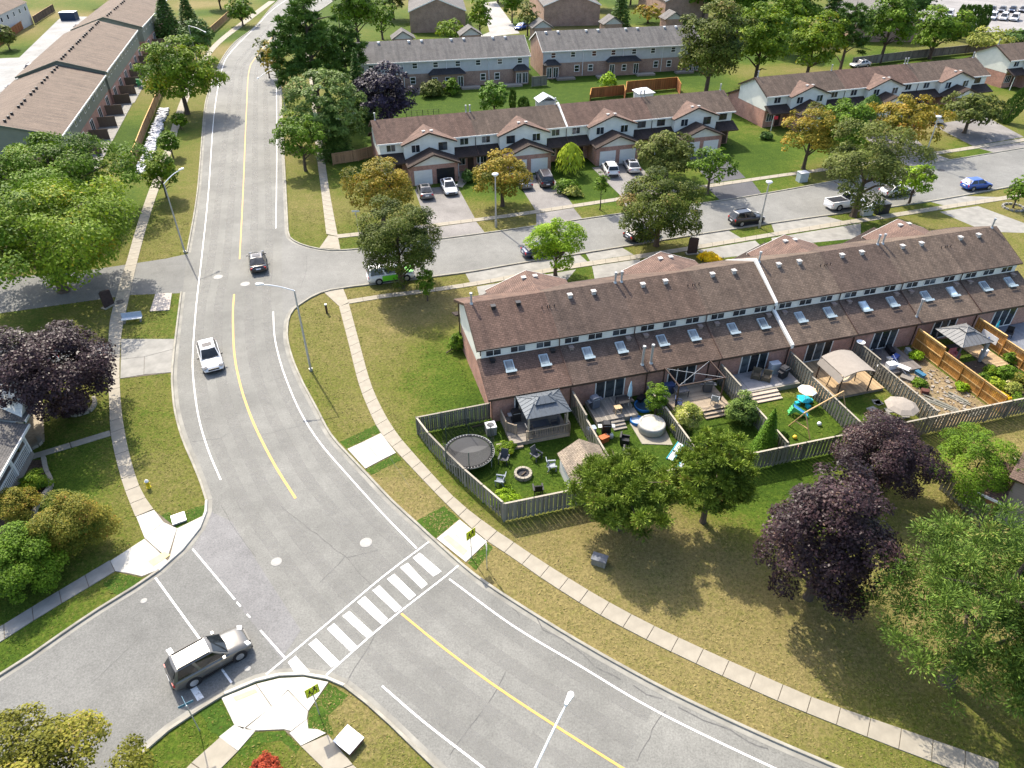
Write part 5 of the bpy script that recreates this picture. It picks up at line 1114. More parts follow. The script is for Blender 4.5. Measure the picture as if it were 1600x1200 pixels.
def car(label, kind, paint, p, rz, group=None, lower=None):
    L, Wd, H, belt, b0, b1, r0, r1, wb, R = KIND[kind]; hw = Wd / 2; P = CARP[paint] if isinstance(paint, str) else paint
    t = thing('parked_car' if kind not in ('pickup', 'van') else ('pickup_truck' if kind == 'pickup' else 'minivan'), label, {'pickup': 'pickup', 'van': 'minivan', 'suv': 'suv'}.get(kind, 'car'), (p.x, p.y, 0.02), rz, group)
    hood = belt - .06 if kind != 'van' else belt - .1
    st = [(-.5, .78, .42, belt - .22), (-.488, .92, .30, belt - .06), (-.44, .98, .24, belt - .01), (-.3, 1, .2, belt), (0, 1, .2, belt - .02), (.2, 1, .2, hood), (.3, .99, .2, hood - .05), (.42, .97, .22, hood - .15), (.475, .9, .26, hood - .28), (.5, .72, .36, hood - .42)]
    xs = np.linspace(-.5, .5, 33); sx = [s[0] for s in st]; f = [np.interp(xs, sx, [s[k] for s in st]) for k in (1, 2, 3)]
    ring = []; 
    for x, w, zl, zt in zip(xs * L, f[0] * hw, f[1], f[2]):
        h_ = [(.72 * w, zl), (.95 * w, zl + .08), (w, zl + (zt - zl) * .45), (.985 * w, zt - .1), (.93 * w, zt - .015), (.55 * w, zt + .025)]
        ring.append([(x, y, z) for y, z in h_] + [(x, 0, zt + .035)] + [(x, -y, z) for y, z in h_[::-1]])
    k = len(ring[0]); vs = [v for r_ in ring for v in r_]
    if kind == 'pickup':
        cut = int(33 * .44)
    fs = [(i * k + j, i * k + (j + 1) % k, (i + 1) * k + (j + 1) % k, (i + 1) * k + j) for i in range(32) for j in range(k)] + [tuple(range(k))[::-1], tuple(range(32 * k, 33 * k))]
    MB().add(vs, fs).build('body', P, t, True)
    zb, zr = belt - .03, H; wb0, wr = hw * .90, hw * .70
    def ringat(tt, grow=0):    # greenhouse section at height fraction tt
        x0, x1 = L * (b0 + (r0 - b0) * tt), L * (b1 + (r1 - b1) * tt); w = wb0 + (wr - wb0) * tt; z = zb + (zr - .05 - zb) * tt
        return x0, x1, w, z
    a, b_ = ringat(0), ringat(1)
    V = []
    for (x0, x1, w, z) in (a, b_):
        V += [(x0, w, z), (x0 - .03 * L * .3, 0, z), (x0, -w, z), (x1, -w, z), (x1 + .02 * L, 0, z), (x1, w, z)]
    x0, x1, w, z = b_
    V += [(x0 + .12, w * .86, zr - .01), (x0 + .08, 0, zr + .01), (x0 + .12, -w * .86, zr - .01), (x1 - .1, -w * .86, zr - .005), (x1 - .06, 0, zr + .02), (x1 - .1, w * .86, zr - .005)]
    F = [(i, (i + 1) % 6, 6 + (i + 1) % 6, 6 + i) for i in range(6)] + [(6 + i, 6 + (i + 1) % 6, 12 + (i + 1) % 6, 12 + i) for i in range(6)] + [(12, 13, 14), (12, 14, 15, 17), (15, 16, 17)]
    MB().add(V, F).build('cabin', P, t)
    def pane(nm, pts, off):
        q = [Vector(p_) for p_ in pts]; c = sum(q, Vector()) / len(q); q = [c + (v - c) * .93 + Vector(off) for v in q]
        MB().prism(q, Vector(off) * -.6).build(nm, CARGLASS, t)
    x0, x1, w, z = a; X0, X1, w2, Z = b_
    pane('windshield', [(x1, -w * .95, z + .02), (x1 + .02 * L, 0, z + .02), (x1, w * .95, z + .02), (X1, w2 * .97, Z), (X1 + .02 * L, 0, Z), (X1, -w2 * .97, Z)], (.02, 0, .012))
    pane('rear_window', [(x0, w * .93, z + .12), (x0 - .03 * L * .3, 0, z + .12), (x0, -w * .93, z + .12), (X0, -w2 * .95, Z), (X0 - .03 * L * .3, 0, Z), (X0, w2 * .95, Z)], (-.022, 0, .01))
    for s in (1, -1):
        xm, Xm = (x0 + x1) / 2 - .02 * L, (X0 + X1) / 2 - .02 * L; o = (0, s * .016, .006); zt = z + .05
        pane('side_window', [(xm + .05, s * w, zt), (x1 - .22, s * w, zt), (X1 - .02, s * w2, Z), (Xm + .05, s * w2, Z)], o)
        if kind != 'pickup' or True: pane('side_window', [(x0 + (.3 if kind == 'sedan' else .2), s * w, zt), (xm - .05, s * w, zt), (Xm - .05, s * w2, Z), (X0 + .1, s * w2, Z)], o)
        MB().obox((L * b1 - .3, s * (hw + .08), belt + .06), (.14, .2, .13)).build('mirror', P if not lower else BLACK, t)
        MB().obox((-L * .482, s * hw * .78, belt - .2), (.08, hw * .26, .24)).build('taillight', REDL, t)
        MB().obox((L * .452, s * hw * .70, hood - .215), (.26, hw * .34, .1), rz=-s * .3, ry=.35).build('headlight', LENS if not lower else DKGREY, t)
        for wx in (wb / 2 + .02 * L, -wb / 2 + .02 * L):
            MB().tube((wx, s * (hw - .3), R), (wx, s * (hw + .004), R), R + .075, n=22).build('wheel_arch', BLACK, t)
            wl = MB().tube((wx, s * (hw - .24), R), (wx, s * (hw + .012), R), R, n=22).build('wheel', RUBBER, t)
            rim = MB().tube((wx, s * (hw - .02), R), (wx, s * (hw + .02), R), R * .66, n=16)
            for q in range(5): rim.obox((wx + math.cos(q * 1.2566) * R * .32, s * (hw + .024), R + math.sin(q * 1.2566) * R * .32), (R * .5, .02, .05), ry=-q * 1.2566)
            rim.build('rim', ALLOY, wl)
        MB().box(-wb / 2 + R + .12, wb / 2 - R + .05, *sorted((s * (hw - .12), s * (hw + .008))), .2, .32).build('sill', BLACK, t)
    MB().obox((-L * .496, 0, .48), (.09, hw * 1.5, .22)).build('rear_bumper', BLACK if kind in ('suv', 'cross') else P, t)
    MB().obox((-L * .503, 0, .68), (.02, .5, .14)).build('number_plate', PLATE, t)
    MB().obox((L * .492, 0, hood - .36), (.09, hw * 1.0, .16)).build('grille', BLACK, t); MB().obox((L * .487, 0, .33), (.12, hw * 1.5, .16)).build('front_bumper', BLACK, t)
    if kind in ('suv', 'van', 'cross'):
        for s in (1, -1): MB().box(L * r0 + .15, L * r1 - .15, s * wr * .88 - .02, s * wr * .88 + .02, H, H + .05).build('roof_rail', BLACK if kind != 'van' else ALLOY, t)
    if kind in ('cross', 'sedan'): MB().box(L * r1 - .95, L * r1 - .3, -.42, .42, H - .01, H + .022).build('sunroof', CARGLASS, t)
    if kind == 'pickup':
        MB().box(-L * .475, -L * .05, -hw * .74, hw * .74, belt - .02, belt + .045).build('bed_floor', BLACK, t)
        for s in (1, -1): MB().box(-L * .485, -L * .04, *sorted((s * hw * .74, s * hw * .93)), belt - .05, belt + .09).build('bed_side', P, t)
        MB().box(-L * .49, -L * .475, -hw * .9, hw * .9, belt - .3, belt + .08).build('tailgate', P, t)
    return t
def car_px(label, kind, paint, front, rear, **kw):
    a, b = W(*front), W(*rear); d = a - b; return car(label, kind, paint, (a + b) / 2, math.atan2(d.y, d.x), **kw)
car_px('silver grey suv crossing the stop line of the lower street', 'suv', 'pewter', (383, 1006), (277, 1066))
car_px('white car with sunroof driving on the main road', 'cross', 'white', (337, 586), (325, 545), lower=True)
car_px('black sedan with red tail lights driving on the main road', 'sedan', 'black', (402, 400), (406, 430))
v_ = car_px('white and lime green minivan parked under the dark oak', 'van', 'white', (640, 432), (582, 440))
L_ = KIND['van'][0]
for s in (1, -1): MB().obox((L_ * .02, s * (KIND['van'][1] / 2 + .006), .68), (L_ * .44, .012, .62)).build('lime_panel', CARP['lime'], v_)['label'] = 'lime green side panel'
MB().obox((L_ * .40, 0, .985), (L_ * .16, 1.5, .02), ry=.12).build('lime_hood_panel', CARP['lime'], v_)
car_px('dark blue car parked behind the bright green young tree', 'sedan', 'dkblue', (870, 393), (822, 401))
car_px('dark car in the shade of the dense oval tree', 'sedan', 'black', (1020, 366), (985, 376))
car_px('black suv parked at the side street kerb by the lamp', 'suv', 'black', (1190, 344), (1140, 352))
car_px('white pickup parked under the largest greyish tree', 'pickup', 'white', (1352, 318), (1286, 328))
car_px('silver car mostly hidden by the largest greyish tree', 'sedan', 'silver', (1418, 300), (1378, 307))
car_px('blue hatchback on the side street', 'hatch', 'blue', (1546, 292), (1501, 297))
car_px('grey sedan in the driveway of the white garage', 'sedan', 'grey', (660, 292), (669, 316))
car_px('white sedan in the driveway of the black garage', 'sedan', 'white', (709, 313), (695, 283))
car_px('dark sedan half hidden by the orange tinged tree', 'sedan', 'grey', (812, 280), (823, 297))
car_px('dark minivan with silver roof rails in a driveway', 'van', 'maroon', (845, 274), (857, 297))
car_px('white suv parked with its rear to the street', 'suv', 'white', (946, 259), (960, 282))
car_px('silver sedan beside the white suv', 'sedan', 'silver', (980, 254), (993, 275))
car_px('white car glimpsed behind the street lamp near the most orange tree', 'hatch', 'white', (1452, 183), (1466, 196))
car_px('grey car behind the second cream terrace', 'sedan', 'silver', (1330, 106), (1356, 103))
car_px('blue car beside the far brick house', 'sedan', 'blue', (806, 48), (824, 43))
car_px('grey suv at the edge of the tan terrace parking lot', 'suv', 'grey', (40, 120), (60, 108))
car_px('white car behind the grey suv in the parking lot', 'sedan', 'white', (58, 112), (74, 102))
car_px('dark car in the parking lot by the tan roof edge', 'sedan', 'dkblue', (14, 148), (32, 140))
car_px('white suv in the parking lot beside the dark car', 'suv', 'white', (-4, 166), (18, 157))
car_px('black car at the head of the parking lot', 'sedan', 'black', (138, 40), (150, 35))
car_px('black car beside the raised tan roof', 'sedan', 'black', (118, 50), (132, 44))
for i in range(7): car_px('white van in the far lot row behind the cedars', 'van', 'white', (1478 + i * 17, 30 + i * 1.0), (1486 + i * 17, 22 + i * 1.0), group='white vans in the far lot')
for i in range(4): car_px('dark car in the far lot row below the pale warehouse', 'sedan', ('black', 'grey', 'dkblue', 'grey')[i], (1545 + i * 16, 22), (1553 + i * 16, 15), group='dark cars in the far lot')
car_px('pale car under the west purple maple', 'sedan', 'silver', (30, 588), (70, 572))

# ------------------------------------------------------------------ street furniture
def street_lamp(label, base, top_z, head, cat='street lamp'):
    t = thing('street_lamp', label, cat, (base.x, base.y, 0))
    MB().chain([(0, 0, 0), (0, 0, top_z)], [.11, .065], 10).tube((0, 0, 0), (0, 0, .25), .16, n=10).build('pole', GALV, t)
    h = head - Vector((base.x, base.y, 0)); a = Vector((0, 0, top_z)); pts = []
    for k in range(7):
        s = k / 6; pts.append(Vector((h.x * s, h.y * s, top_z + (h.z - top_z) * math.sin(s * math.pi / 2))))
    MB().chain(pts, [.05] * 6 + [.035], 7).build('arm', STEELW, t)
    ang = math.atan2(h.y, h.x)
    MB().prism([(-.1, -.07, 0), (.45, -.14, 0), (.56, -.06, 0), (.56, .06, 0), (.45, .14, 0), (-.1, .07, 0)], (0, 0, .13)).build('lamp_head', STEELW, t, loc=tuple(h), rz=ang)
    return t
street_lamp('arched street lamp on the curved verge at the side street corner', W(486, 579), 8.3, W(410, 445, 8.9))
street_lamp('arched street lamp at the entrance drive on the west verge', W(289, 395), 8.4, W(281, 266, 9.1))
street_lamp('arched street lamp at the far road bend by the dark evergreen', W(310, 103), 8.0, W(320, 50, 8.9))
street_lamp('arched street lamp beside the tall white pine', W(447, 178), 8.0, W(404, 122, 8.6))
hd = W(885, 1100, 9.0); dr = (W(837, 1200, 8.6) - hd); dr.z = 0; dr.normalize(); bs = hd + dr * 3.6
street_lamp('street lamp reaching over the yellow line from the south kerb', Vector((bs.x, bs.y, 0)), 8.5, hd)
def post_lamp(label, bpx, ty):
    b = W(*bpx); h = height_at(b, ty); t = thing('post_lamp', label, 'street lamp', (b.x, b.y, 0), group='post top lamps along the side street')
    MB().chain([(0, 0, 0), (0, 0, h - .3)], [.12, .07], 10).build('pole', GALV, t)
    MB().lathe([(.06, -.35), (.34, -.12), (.42, -.02), (.38, .06), (.15, .14), (0, .16)], 14, (0, 0, h)).build('lamp_head', STEELW, t, True)
    MB().tube((0, 0, 0), (0, 0, .9), .15, n=8).build('base_sleeve', GALV, t)
post_lamp('slim post lamp on the verge by the white sedan driveway', (775, 355), 272)
post_lamp('slim post lamp beside the black suv', (1186, 356), 284)
post_lamp('slim post lamp behind the small bright sapling', (1441, 256), 182)
SIGNY = mat('sign_fluorescent', (0.62, 0.70, 0.02), 0.5, 0.05)
def walker(mb, cx, z0, s):
    """walking figure pictogram in the x,z plane"""
    def bar(x0, za, x1, zb_, w):
        d = Vector((x1 - x0, 0, zb_ - za)); mb.obox(((x0 + x1) / 2 * s + cx, 0, (za + zb_) / 2 * s + z0), (d.length * s + w * s, .006, w * s), ry=-math.atan2(d.z, d.x))
    bar(0, .44, .01, .62, .12); bar(0, .44, -.12, .22, .08); bar(-.12, .22, -.2, .02, .07); bar(.02, .44, .14, .25, .08); bar(.14, .25, .1, .02, .07); bar(0, .6, .18, .46, .06); bar(0, .6, -.16, .48, .06)
    mb.obox((cx + .02 * s, 0, z0 + .77 * s), (.12 * s, .006, .14 * s))
def school_sign(label, b, rz):
    t = thing('school_crossing_sign', label, 'road sign', (b.x, b.y, 0), rz)
    MB().tube((0, 0, 0), (0, 0, 2.75), .03, n=6).build('post', GALV, t)
    p = MB().prism([(-.37, -.04, 2.05), (.37, -.04, 2.05), (.37, -.04, 2.8), (-.37, -.04, 2.8)], (0, -.015, 0)).build('panel', SIGNY, t)
    m = MB(); walker(m, -.14, 2.12, .62); walker(m, .13, 2.18, .74); m.v = [(x, y - .062, z) for x, y, z in m.v]; m.build('pictogram', BLACK, p)
    m = MB(); m.box(-.36, .36, -.062, -.056, 2.06, 2.085).box(-.36, .36, -.062, -.056, 2.765, 2.79).box(-.36, -.335, -.062, -.056, 2.085, 2.765).box(.335, .36, -.062, -.056, 2.085, 2.765).build('border', BLACK, p)
school_sign('yellow green school crossing sign beside the east crossing ramp', W(737, 872), R_(42))
school_sign('yellow green school crossing sign on the new sod by the white corner ramp', W(499, 1116), R_(35))
b = W(761, 888); t = thing('sign_post', 'thin sign post seen edge on, past the east crossing ramp', 'sign post', (b.x, b.y, 0))
MB().tube((0, 0, 0), (0, 0, 2.6), .028, n=6).build('post', GALV, t); MB().obox((0, 0, 2.3), (.015, .45, .6), rz=R_(12)).build('panel', STEELW, t)
BLUES = mat('sign_blue', (0.05, 0.16, 0.24), 0.5, 0.1)
b = W(312, 1142); t = thing('street_name_sign', 'crossed blue street name blades on a post at the lower street', 'street sign', (b.x, b.y, 0))
MB().tube((0, 0, 0), (0, 0, 2.6), .03, n=6).build('post', GALV, t)
MB().obox((0, 0, 2.72), (.75, .02, .18), rz=R_(32)).build('blade', BLUES, t); MB().obox((0, 0, 2.92), (.75, .02, .18), rz=R_(-50)).build('blade', BLUES, t)
b = W(560, 362); t = thing('street_name_sign', 'street name sign on the corner lawn beside the orange tinged tree', 'street sign', (b.x, b.y, 0))
MB().tube((0, 0, 0), (0, 0, 2.6), .04, n=6).build('post', GALV, t); MB().obox((0, 0, 2.7), (.95, .03, .2)).build('blade', STEELW, t); MB().obox((0, 0, 2.45), (.03, .95, .2)).build('blade', STEELW, t)
# hydrant, posts, boxes
b = W(233, 762); t = thing('fire_hydrant', 'yellow fire hydrant with white cap on the dry west verge', 'hydrant', (b.x, b.y, 0))
HY = mat('hydrant_yellow', (0.62, 0.48, 0.02), 0.5, 0.1)
MB().lathe([(.0, 0), (.17, 0), (.17, .05), (.12, .07), (.11, .55), (.15, .57), (.15, .62)], 14).build('barrel', HY, t, True)
MB().lathe([(.15, .62), (.13, .72), (.05, .78), (.03, .84), (0, .84)], 14).build('cap', STEELW, t, True)
MB().tube((-.22, 0, .46), (.22, 0, .46), .06, n=10).tube((0, 0, .4), (0, -.22, .4), .075, n=10).build('nozzle', HY, t)
b = W(511, 489); t = thing('marker_post', 'dark marker post with pale cap on the curved corner verge', 'post', (b.x, b.y, 0))
MB().box(-.09, .09, -.09, .09, 0, .95).build('post', TRIMB, t); MB().box(-.11, .11, -.11, .11, .95, 1.05).build('cap', STEELW, t)
def monolith(label, b, rz, h=1.7):
    t = thing('entrance_sign', label, 'sign', (b.x, b.y, 0), rz)
    MB().box(-.75, .75, -.35, .35, 0, .08).build('plinth', CONC, t); MB().prism([(-.55, -.14, .08), (.55, -.14, .08), (.55, -.14, h), (-.3, -.14, h + .15), (-.55, -.14, h)], (0, .28, 0)).build('board', mat('dark_board', (0.045, 0.03, 0.028), 0.7, 0.3), t)
monolith('dark upright entrance board beside the west sidewalk cover', W(171, 478), R_(65))
monolith('dark upright board by the yellow shrub on the side street', W(1081, 396), R_(10), 1.9)
b = W(208, 503); t = thing('bus_bench', 'pale bus bench beside the west sidewalk on the grass', 'bench', (b.x, b.y, 0), R_(14))
MB().box(-.95, .95, -.25, .25, .42, .48).build('seat', STEELW, t); MB().obox((0, .28, .7), (1.9, .05, .5), rx=-.15).build('backrest', mat('bench_blue', (0.35, 0.42, 0.50), 0.5, 0.1), t)
for x in (-.75, .75): MB().box(x - .06, x + .06, -.22, .24, 0, .42).build('leg', CONCG, t)
def ubox(label, b, size, m, top, rz=0.0, name='utility_box'):
    t = thing(name, label, 'utility box', (b.x, b.y, 0), rz); a, c, h = size
    MB().box(-a / 2, a / 2, -c / 2, c / 2, 0, h).build('case', m, t); MB().box(-a / 2 - .04, a / 2 + .04, -c / 2 - .04, c / 2 + .04, h, h + .06).build('lid', top, t)
ubox('white square utility vault on the west corner grass', W(280, 812), (.85, .85, .14), CONCG, STEELW, R_(30))
ubox('white topped utility cabinet on the south corner grass', W(546, 1160), (1.0, 1.15, .3), mat('cabinet_brown', (0.16, 0.08, 0.05), 0.7, 0.2), STEELW, R_(55))
ubox('small grey slatted box on the lawn in the pine shade', W(936, 880), (.95, .6, .55), WOODG, mat('grey_lid', (0.13, 0.14, 0.16), 0.6, 0.3), R_(-22))
ubox('pale blue grey utility box on the verge below the brown orange tree', W(1252, 283), (1.3, 1.0, 1.3), mat('box_bluegrey', (0.34, 0.40, 0.42), 0.6, 0.1), STEELW, R_(15))
ubox('pale community mailbox under the largest greyish tree', W(1353, 336), (1.5, .6, 1.3), mat('mailbox_grey', (0.36, 0.38, 0.33), 0.6, 0.15), STEELW, R_(15))
ubox('black bin box with pale base next to the pale mailbox', W(1374, 332), (1.9, 1.2, 1.3), BLACK, DKGREY, R_(15), 'storage_bin')
ubox('dark dumpster with white lid at the end of the parking lot', W(110, 31), (4.0, 2.6, 2.0), mat('dumpster_blue', (0.03, 0.05, 0.09), 0.6, 0.2), STEELW, R_(5), 'dumpster')
# stone edgings
def edging(label, pxs, w=.3, h=.25):
    L = line_px(pxs, .45); c = L[0]; t = thing('stone_edging', label, 'stone edging', (c.x, c.y, 0))
    for a, b in zip(L, L[1:]):
        d = b - a; m = (a + b) / 2 - c; MB().obox((m.x, m.y, h / 2), (d.length * .94, w, h * rnd.uniform(.85, 1.1)), rz=math.atan2(d.y, d.x)).build('stone', CONC, t)
edging('curved pale stone edging around the dark round shrub', [(112, 650), (122, 650), (140, 644), (149, 632), (147, 622)])
edging('pale stone edging curving along the porch house bed', [(69, 716), (73, 735), (80, 750), (80, 762), (70, 775), (57, 795), (52, 815), (58, 840)])
edging('pale stone edging of the small planter by the front path', [(37, 707), (50, 702), (60, 697), (65, 692), (60, 684)])
def ring_stones(label, pxy, r):
    c = W(*pxy); t = thing('stone_ring', label, 'stone ring', (c.x, c.y, 0))
    for k in range(14): a = k * 2 * math.pi / 14; MB().obox((math.cos(a) * r, math.sin(a) * r, .12), (.42, .22, .24), rz=a + math.pi / 2).build('stone', CONCG, t)
ring_stones('grey stone ring around the little tree on the lawn', (1583, 325), 1.25)
def bags():
    L = line_px([(224, 272), (233, 240), (245, 205), (258, 172)], .3); mb = MB(); r = random.Random(5); ns = normals2(L)
    for p, n in zip(L, ns):
        for k in range(3):
            q = p + n * (r.uniform(-.75, .75)); mb.obox((q.x, q.y, .18 + r.uniform(0, .15)), (r.uniform(.35, .8), r.uniform(.25, .45), r.uniform(.25, .4)), rz=r.uniform(0, 3), rx=r.uniform(-.3, .3), ry=r.uniform(-.2, .2))
    o = mb.build('sandbags', mat('sandbag_pale', (0.50, 0.50, 0.52), 0.9, 0.35, 1.5)); o['kind'] = 'stuff'; o['label'] = 'line of pale sandbags along the tan fence'; o['category'] = 'sandbags'
bags()
fl = thing('garden_flag', 'small red flag on a stick at the cream end wall window', 'flag', W(1203, 212)); MB().tube((0, 0, 0), (0, 0, 3.2), .03).build('stick', GALV, fl); MB().obox((.35, 0, 2.9), (.7, .02, .5)).build('cloth', mat('flag_red', (0.6, 0.03, 0.05), 0.8, 0.1), fl)
sh = W(852, 172); t = thing('garden_shed', 'small pale grey garden shed on the lawn behind the terrace', 'shed', (sh.x, sh.y, 0), R_(16))
MB().box(-1.5, 1.5, -1.3, 1.3, 0, 1.9).build('wall', SIDEG, t)
for s in (-1, 1): MB().slab([(0, -1.5, 2.8), (s * 1.8, -1.5, 1.85), (s * 1.8, 1.5, 1.85), (0, 1.5, 2.8)], .1).build('roof', mat('shed_roof', (0.42, 0.45, 0.47), 0.6, 0.1), t)
sh = W(1004, 160); t = thing('garden_shed', 'white topped garden shed beside the tall red brown fence', 'shed', (sh.x, sh.y, 0), R_(16))
MB().box(-1.4, 1.4, -1.3, 1.3, 0, 2.0).build('wall', STEELW, t)
MB().add([(-1.7, -1.6, 2.0), (1.7, -1.6, 2.0), (1.7, 1.6, 2.0), (-1.7, 1.6, 2.0), (-.5, 0, 2.7), (.5, 0, 2.7)], [(0, 1, 5, 4), (1, 2, 5), (2, 3, 4, 5), (3, 0, 4)]).build('roof', STEELW, t)
# ------------------------------------------------------------------ back yards of the near terrace (row frame)
def rt(name, label, cat, u, v, z=0.0, rz=0.0, group=None): return thing(name, label, cat, Y(u, v, z), RA + rz, group)
def deck(label, u0, u1, v0, v1, h, m, along='u', skirt=DECKG):
    t = rt('deck', label, 'deck', u0, v0); Lx, Ly = u1 - u0, v1 - v0
    MB().box(.04, Lx - .04, .04, Ly - .04, .0, h - .035).build('frame', skirt, t)
    if along == 'u':
        n = int(Ly / .145); w = Ly / n; me = MB().box(0, Lx, .005, w - .006, h - .03, h).mesh('plank', m)
        for k in range(n): put('plank', me, t, (0, k * w, 0))
    else:
        n = int(Lx / .145); w = Lx / n; me = MB().box(.005, w - .006, 0, Ly, h - .03, h).mesh('plank', m)
        for k in range(n): put('plank', me, t, (k * w, 0, 0))
    return t
def railing(t, x0, y0, x1, y1, z, h=.95, m=None):
    m = m or DECK; d = Vector((x1 - x0, y1 - y0, 0)); L = d.length; a = math.atan2(d.y, d.x); c = ((x0 + x1) / 2, (y0 + y1) / 2, 0)
    MB().box(-L / 2, L / 2, -.05, .05, z + h - .05, z + h).box(-L / 2, L / 2, -.03, .03, z + .08, z + .14).build('rail', m, t, loc=c, rz=a)
    sp = cached(('bal', m.name, z, h), lambda: MB().box(-.02, .02, -.02, .02, z + .14, z + h - .05).mesh('baluster', m)); n = int(L / .14)
    for k in range(1, n): put('baluster', sp, t, (x0 + d.x * k / n, y0 + d.y * k / n, 0), a)
    for k in range(max(2, int(L / 1.8) + 1)):
        f = k / max(1, int(L / 1.8)); MB().box(-.05, .05, -.05, .05, 0, z + h + .06).build('post', m, t, loc=(x0 + d.x * f, y0 + d.y * f, 0), rz=a)
def steps(label, u, v, w, n, h, m, rz=0.0, tread=.3):
    t = rt('deck_steps', label, 'steps', u, v, 0, rz)
    for k in range(n): MB().box(0, w, -(k + 1) * tread, -k * tread - .01, 0, h * (n - k) / (n + 1) - .03).build('riser', m, t); MB().box(-.03, w + .03, -(k + 1) * tread - .03, -k * tread - .015, h * (n - k) / (n + 1) - .03, h * (n - k) / (n + 1)).build('tread', m, t)
def gazebo(label, u, v, w, d, z0, h, roof, two=True, posts=None, curtain=None):
    t = rt('gazebo', label, 'gazebo', u, v, z0); posts = posts or DKGREY
    for x in (-w / 2 + .25, w / 2 - .25):
        for y in (-d / 2 + .25, d / 2 - .25): MB().box(x - .06, x + .06, y - .06, y + .06, 0, h).build('post', posts, t)
    def hip(nm, w, d, z, rise, ridge):
        a, b, r = w / 2, d / 2, ridge / 2
        o = MB().add([(-a, -b, z), (a, -b, z), (a, b, z), (-a, b, z), (-r, 0, z + rise), (r, 0, z + rise)], [(0, 1, 5, 4), (1, 2, 5), (2, 3, 4, 5), (3, 0, 4), (3, 2, 1, 0)]).build(nm, roof, t)
        m = MB()
        n = int(w / .4)
        for k in range(1, n):       # standing seams
            x = -a + w * k / n; f = min(1, (a - abs(x)) / max(.01, a - r))
            for s in (-1, 1): m.tube((x, s * b, z + .015), (x, s * b * (1 - f), z + rise * f + .015), .018, n=4)
        n = int(d / .4)
        for k in range(1, n):
            y = -b + d * k / n; f = (b - abs(y)) / b
            for s in (-1, 1): m.tube((s * a, y, z + .015), (s * (a - (a - r) * f), y, z + rise * f + .015), .018, n=4)
        for sx in (-1, 1):
            for sy in (-1, 1): m.tube((sx * a, sy * b, z + .02), (sx * r, 0, z + rise + .02), .035, n=5)
        m.build('roof_seam', roof, o)
    if two:
        hip('roof', w, d, h, .62, w * .35); hip('roof_cap', w * .48, d * .42, h + .52, .3, w * .2)
    else: hip('roof', w, d, h, .75, .1); hip('roof_cap', w * .3, d * .3, h + .68, .2, .05)
    for s in (-1, 1): MB().box(-w / 2 + .1, w / 2 - .1, s * (d / 2 - .2) - .04, s * (d / 2 - .2) + .04, h - .14, h - .02).build('beam', posts, t); MB().box(s * (w / 2 - .2) - .04, s * (w / 2 - .2) + .04, -d / 2 + .25, d / 2 - .25, h - .14, h - .02).build('beam', posts, t)
    if curtain:
        for x, y in curtain: MB().lathe([(.16, .1), (.22, .5), (.13, 1.1), (.2, h - .2)], 9, (x, y, 0)).build('curtain', CLOTHG, t)
    return t
CLOTHG = mat('curtain_grey', (0.30, 0.30, 0.29), 0.9, 0.2, 6)
ROOFMET = mat('gazebo_steel', (0.10, 0.115, 0.13), 0.55, 0.1, metal=.2)
ROOFMET2 = mat('gazebo_steel_pale', (0.165, 0.165, 0.162), 0.6, 0.08, metal=.2)
def adirondack(label, u, v, rz, m, z=0.0, group=None):
    t = rt('lawn_chair', label, 'chair', u, v, z, rz, group)
    MB().obox((0, .05, .36), (.54, .55, .04), rx=-.18).build('seat', m, t); MB().obox((0, .36, .68), (.56, .05, .78), rx=-.3).build('backrest', m, t)
    for s in (-1, 1):
        MB().box(s * .34 - .06, s * .34 + .06, -.3, .42, .54, .58).build('armrest', m, t); MB().box(s * .32 - .03, s * .32 + .03, -.28, -.2, 0, .54).build('leg', m, t); MB().obox((s * .30, .28, .25), (.05, .08, .55), rx=.35).build('leg', m, t)
def patio_chair(label, u, v, rz, m, z=0.0, group=None):
    t = rt('patio_chair', label, 'chair', u, v, z, rz, group)
    MB().box(-.28, .28, -.27, .27, .4, .46).build('seat', m, t); MB().obox((0, .29, .74), (.56, .05, .56), rx=-.12).build('backrest', m, t)
    for s in (-1, 1):
        MB().box(s * .3 - .03, s * .3 + .03, -.26, .28, .62, .66).build('armrest', m, t)
        for y in (-.24, .26): MB().box(s * .29 - .02, s * .29 + .02, y - .02, y + .02, 0, .62).build('leg', m, t)
def armchair(label, u, v, rz, m, z=0.0, group=None):
    t = rt('garden_armchair', label, 'chair', u, v, z, rz, group)
    MB().box(-.26, .26, -.34, .2, .05, .42).build('seat', m, t); MB().obox((0, .3, .48), (.74, .14, .8), rx=-.1).build('backrest', m, t)
    for s in (-1, 1): MB().box(s * .33 - .06, s * .33 + .06, -.36, .24, 0, .6).build('armrest', m, t)
def bbq(label, u, v, rz, z=0.0, cover=None):
    t = rt('barbecue', label, 'barbecue', u, v, z, rz); m = cover or BLACK
    MB().box(-.36, .36, -.26, .26, .1, .85).build('cabinet', m, t)
    MB().py([(-.38, .85), (.38, .85), (.38, 1.05), (.25, 1.2), (-.25, 1.2), (-.38, 1.05)], -.27, .27).build('hood', m, t)
    for s in (-1, 1): MB().box(*sorted((s * .37, s * .68)), -.22, .22, .8, .84).build('side_shelf', GALV if not cover else m, t)
    MB().tube((-.28, -.3, 1.0), (.28, -.3, 1.0), .018).build('handle', GALV, t)
def table(label, u, v, w, d, h, m, z=0.0, rz=0.0):
    t = rt('garden_table', label, 'table', u, v, z, rz); MB().box(-w / 2, w / 2, -d / 2, d / 2, h - .04, h).build('table_top', m, t)
    for x in (-1, 1):
        for y in (-1, 1): MB().box(x * (w / 2 - .06) - .03, x * (w / 2 - .06) + .03, y * (d / 2 - .06) - .03, y * (d / 2 - .06) + .03, 0, h - .04).build('leg', m, t)
    return t
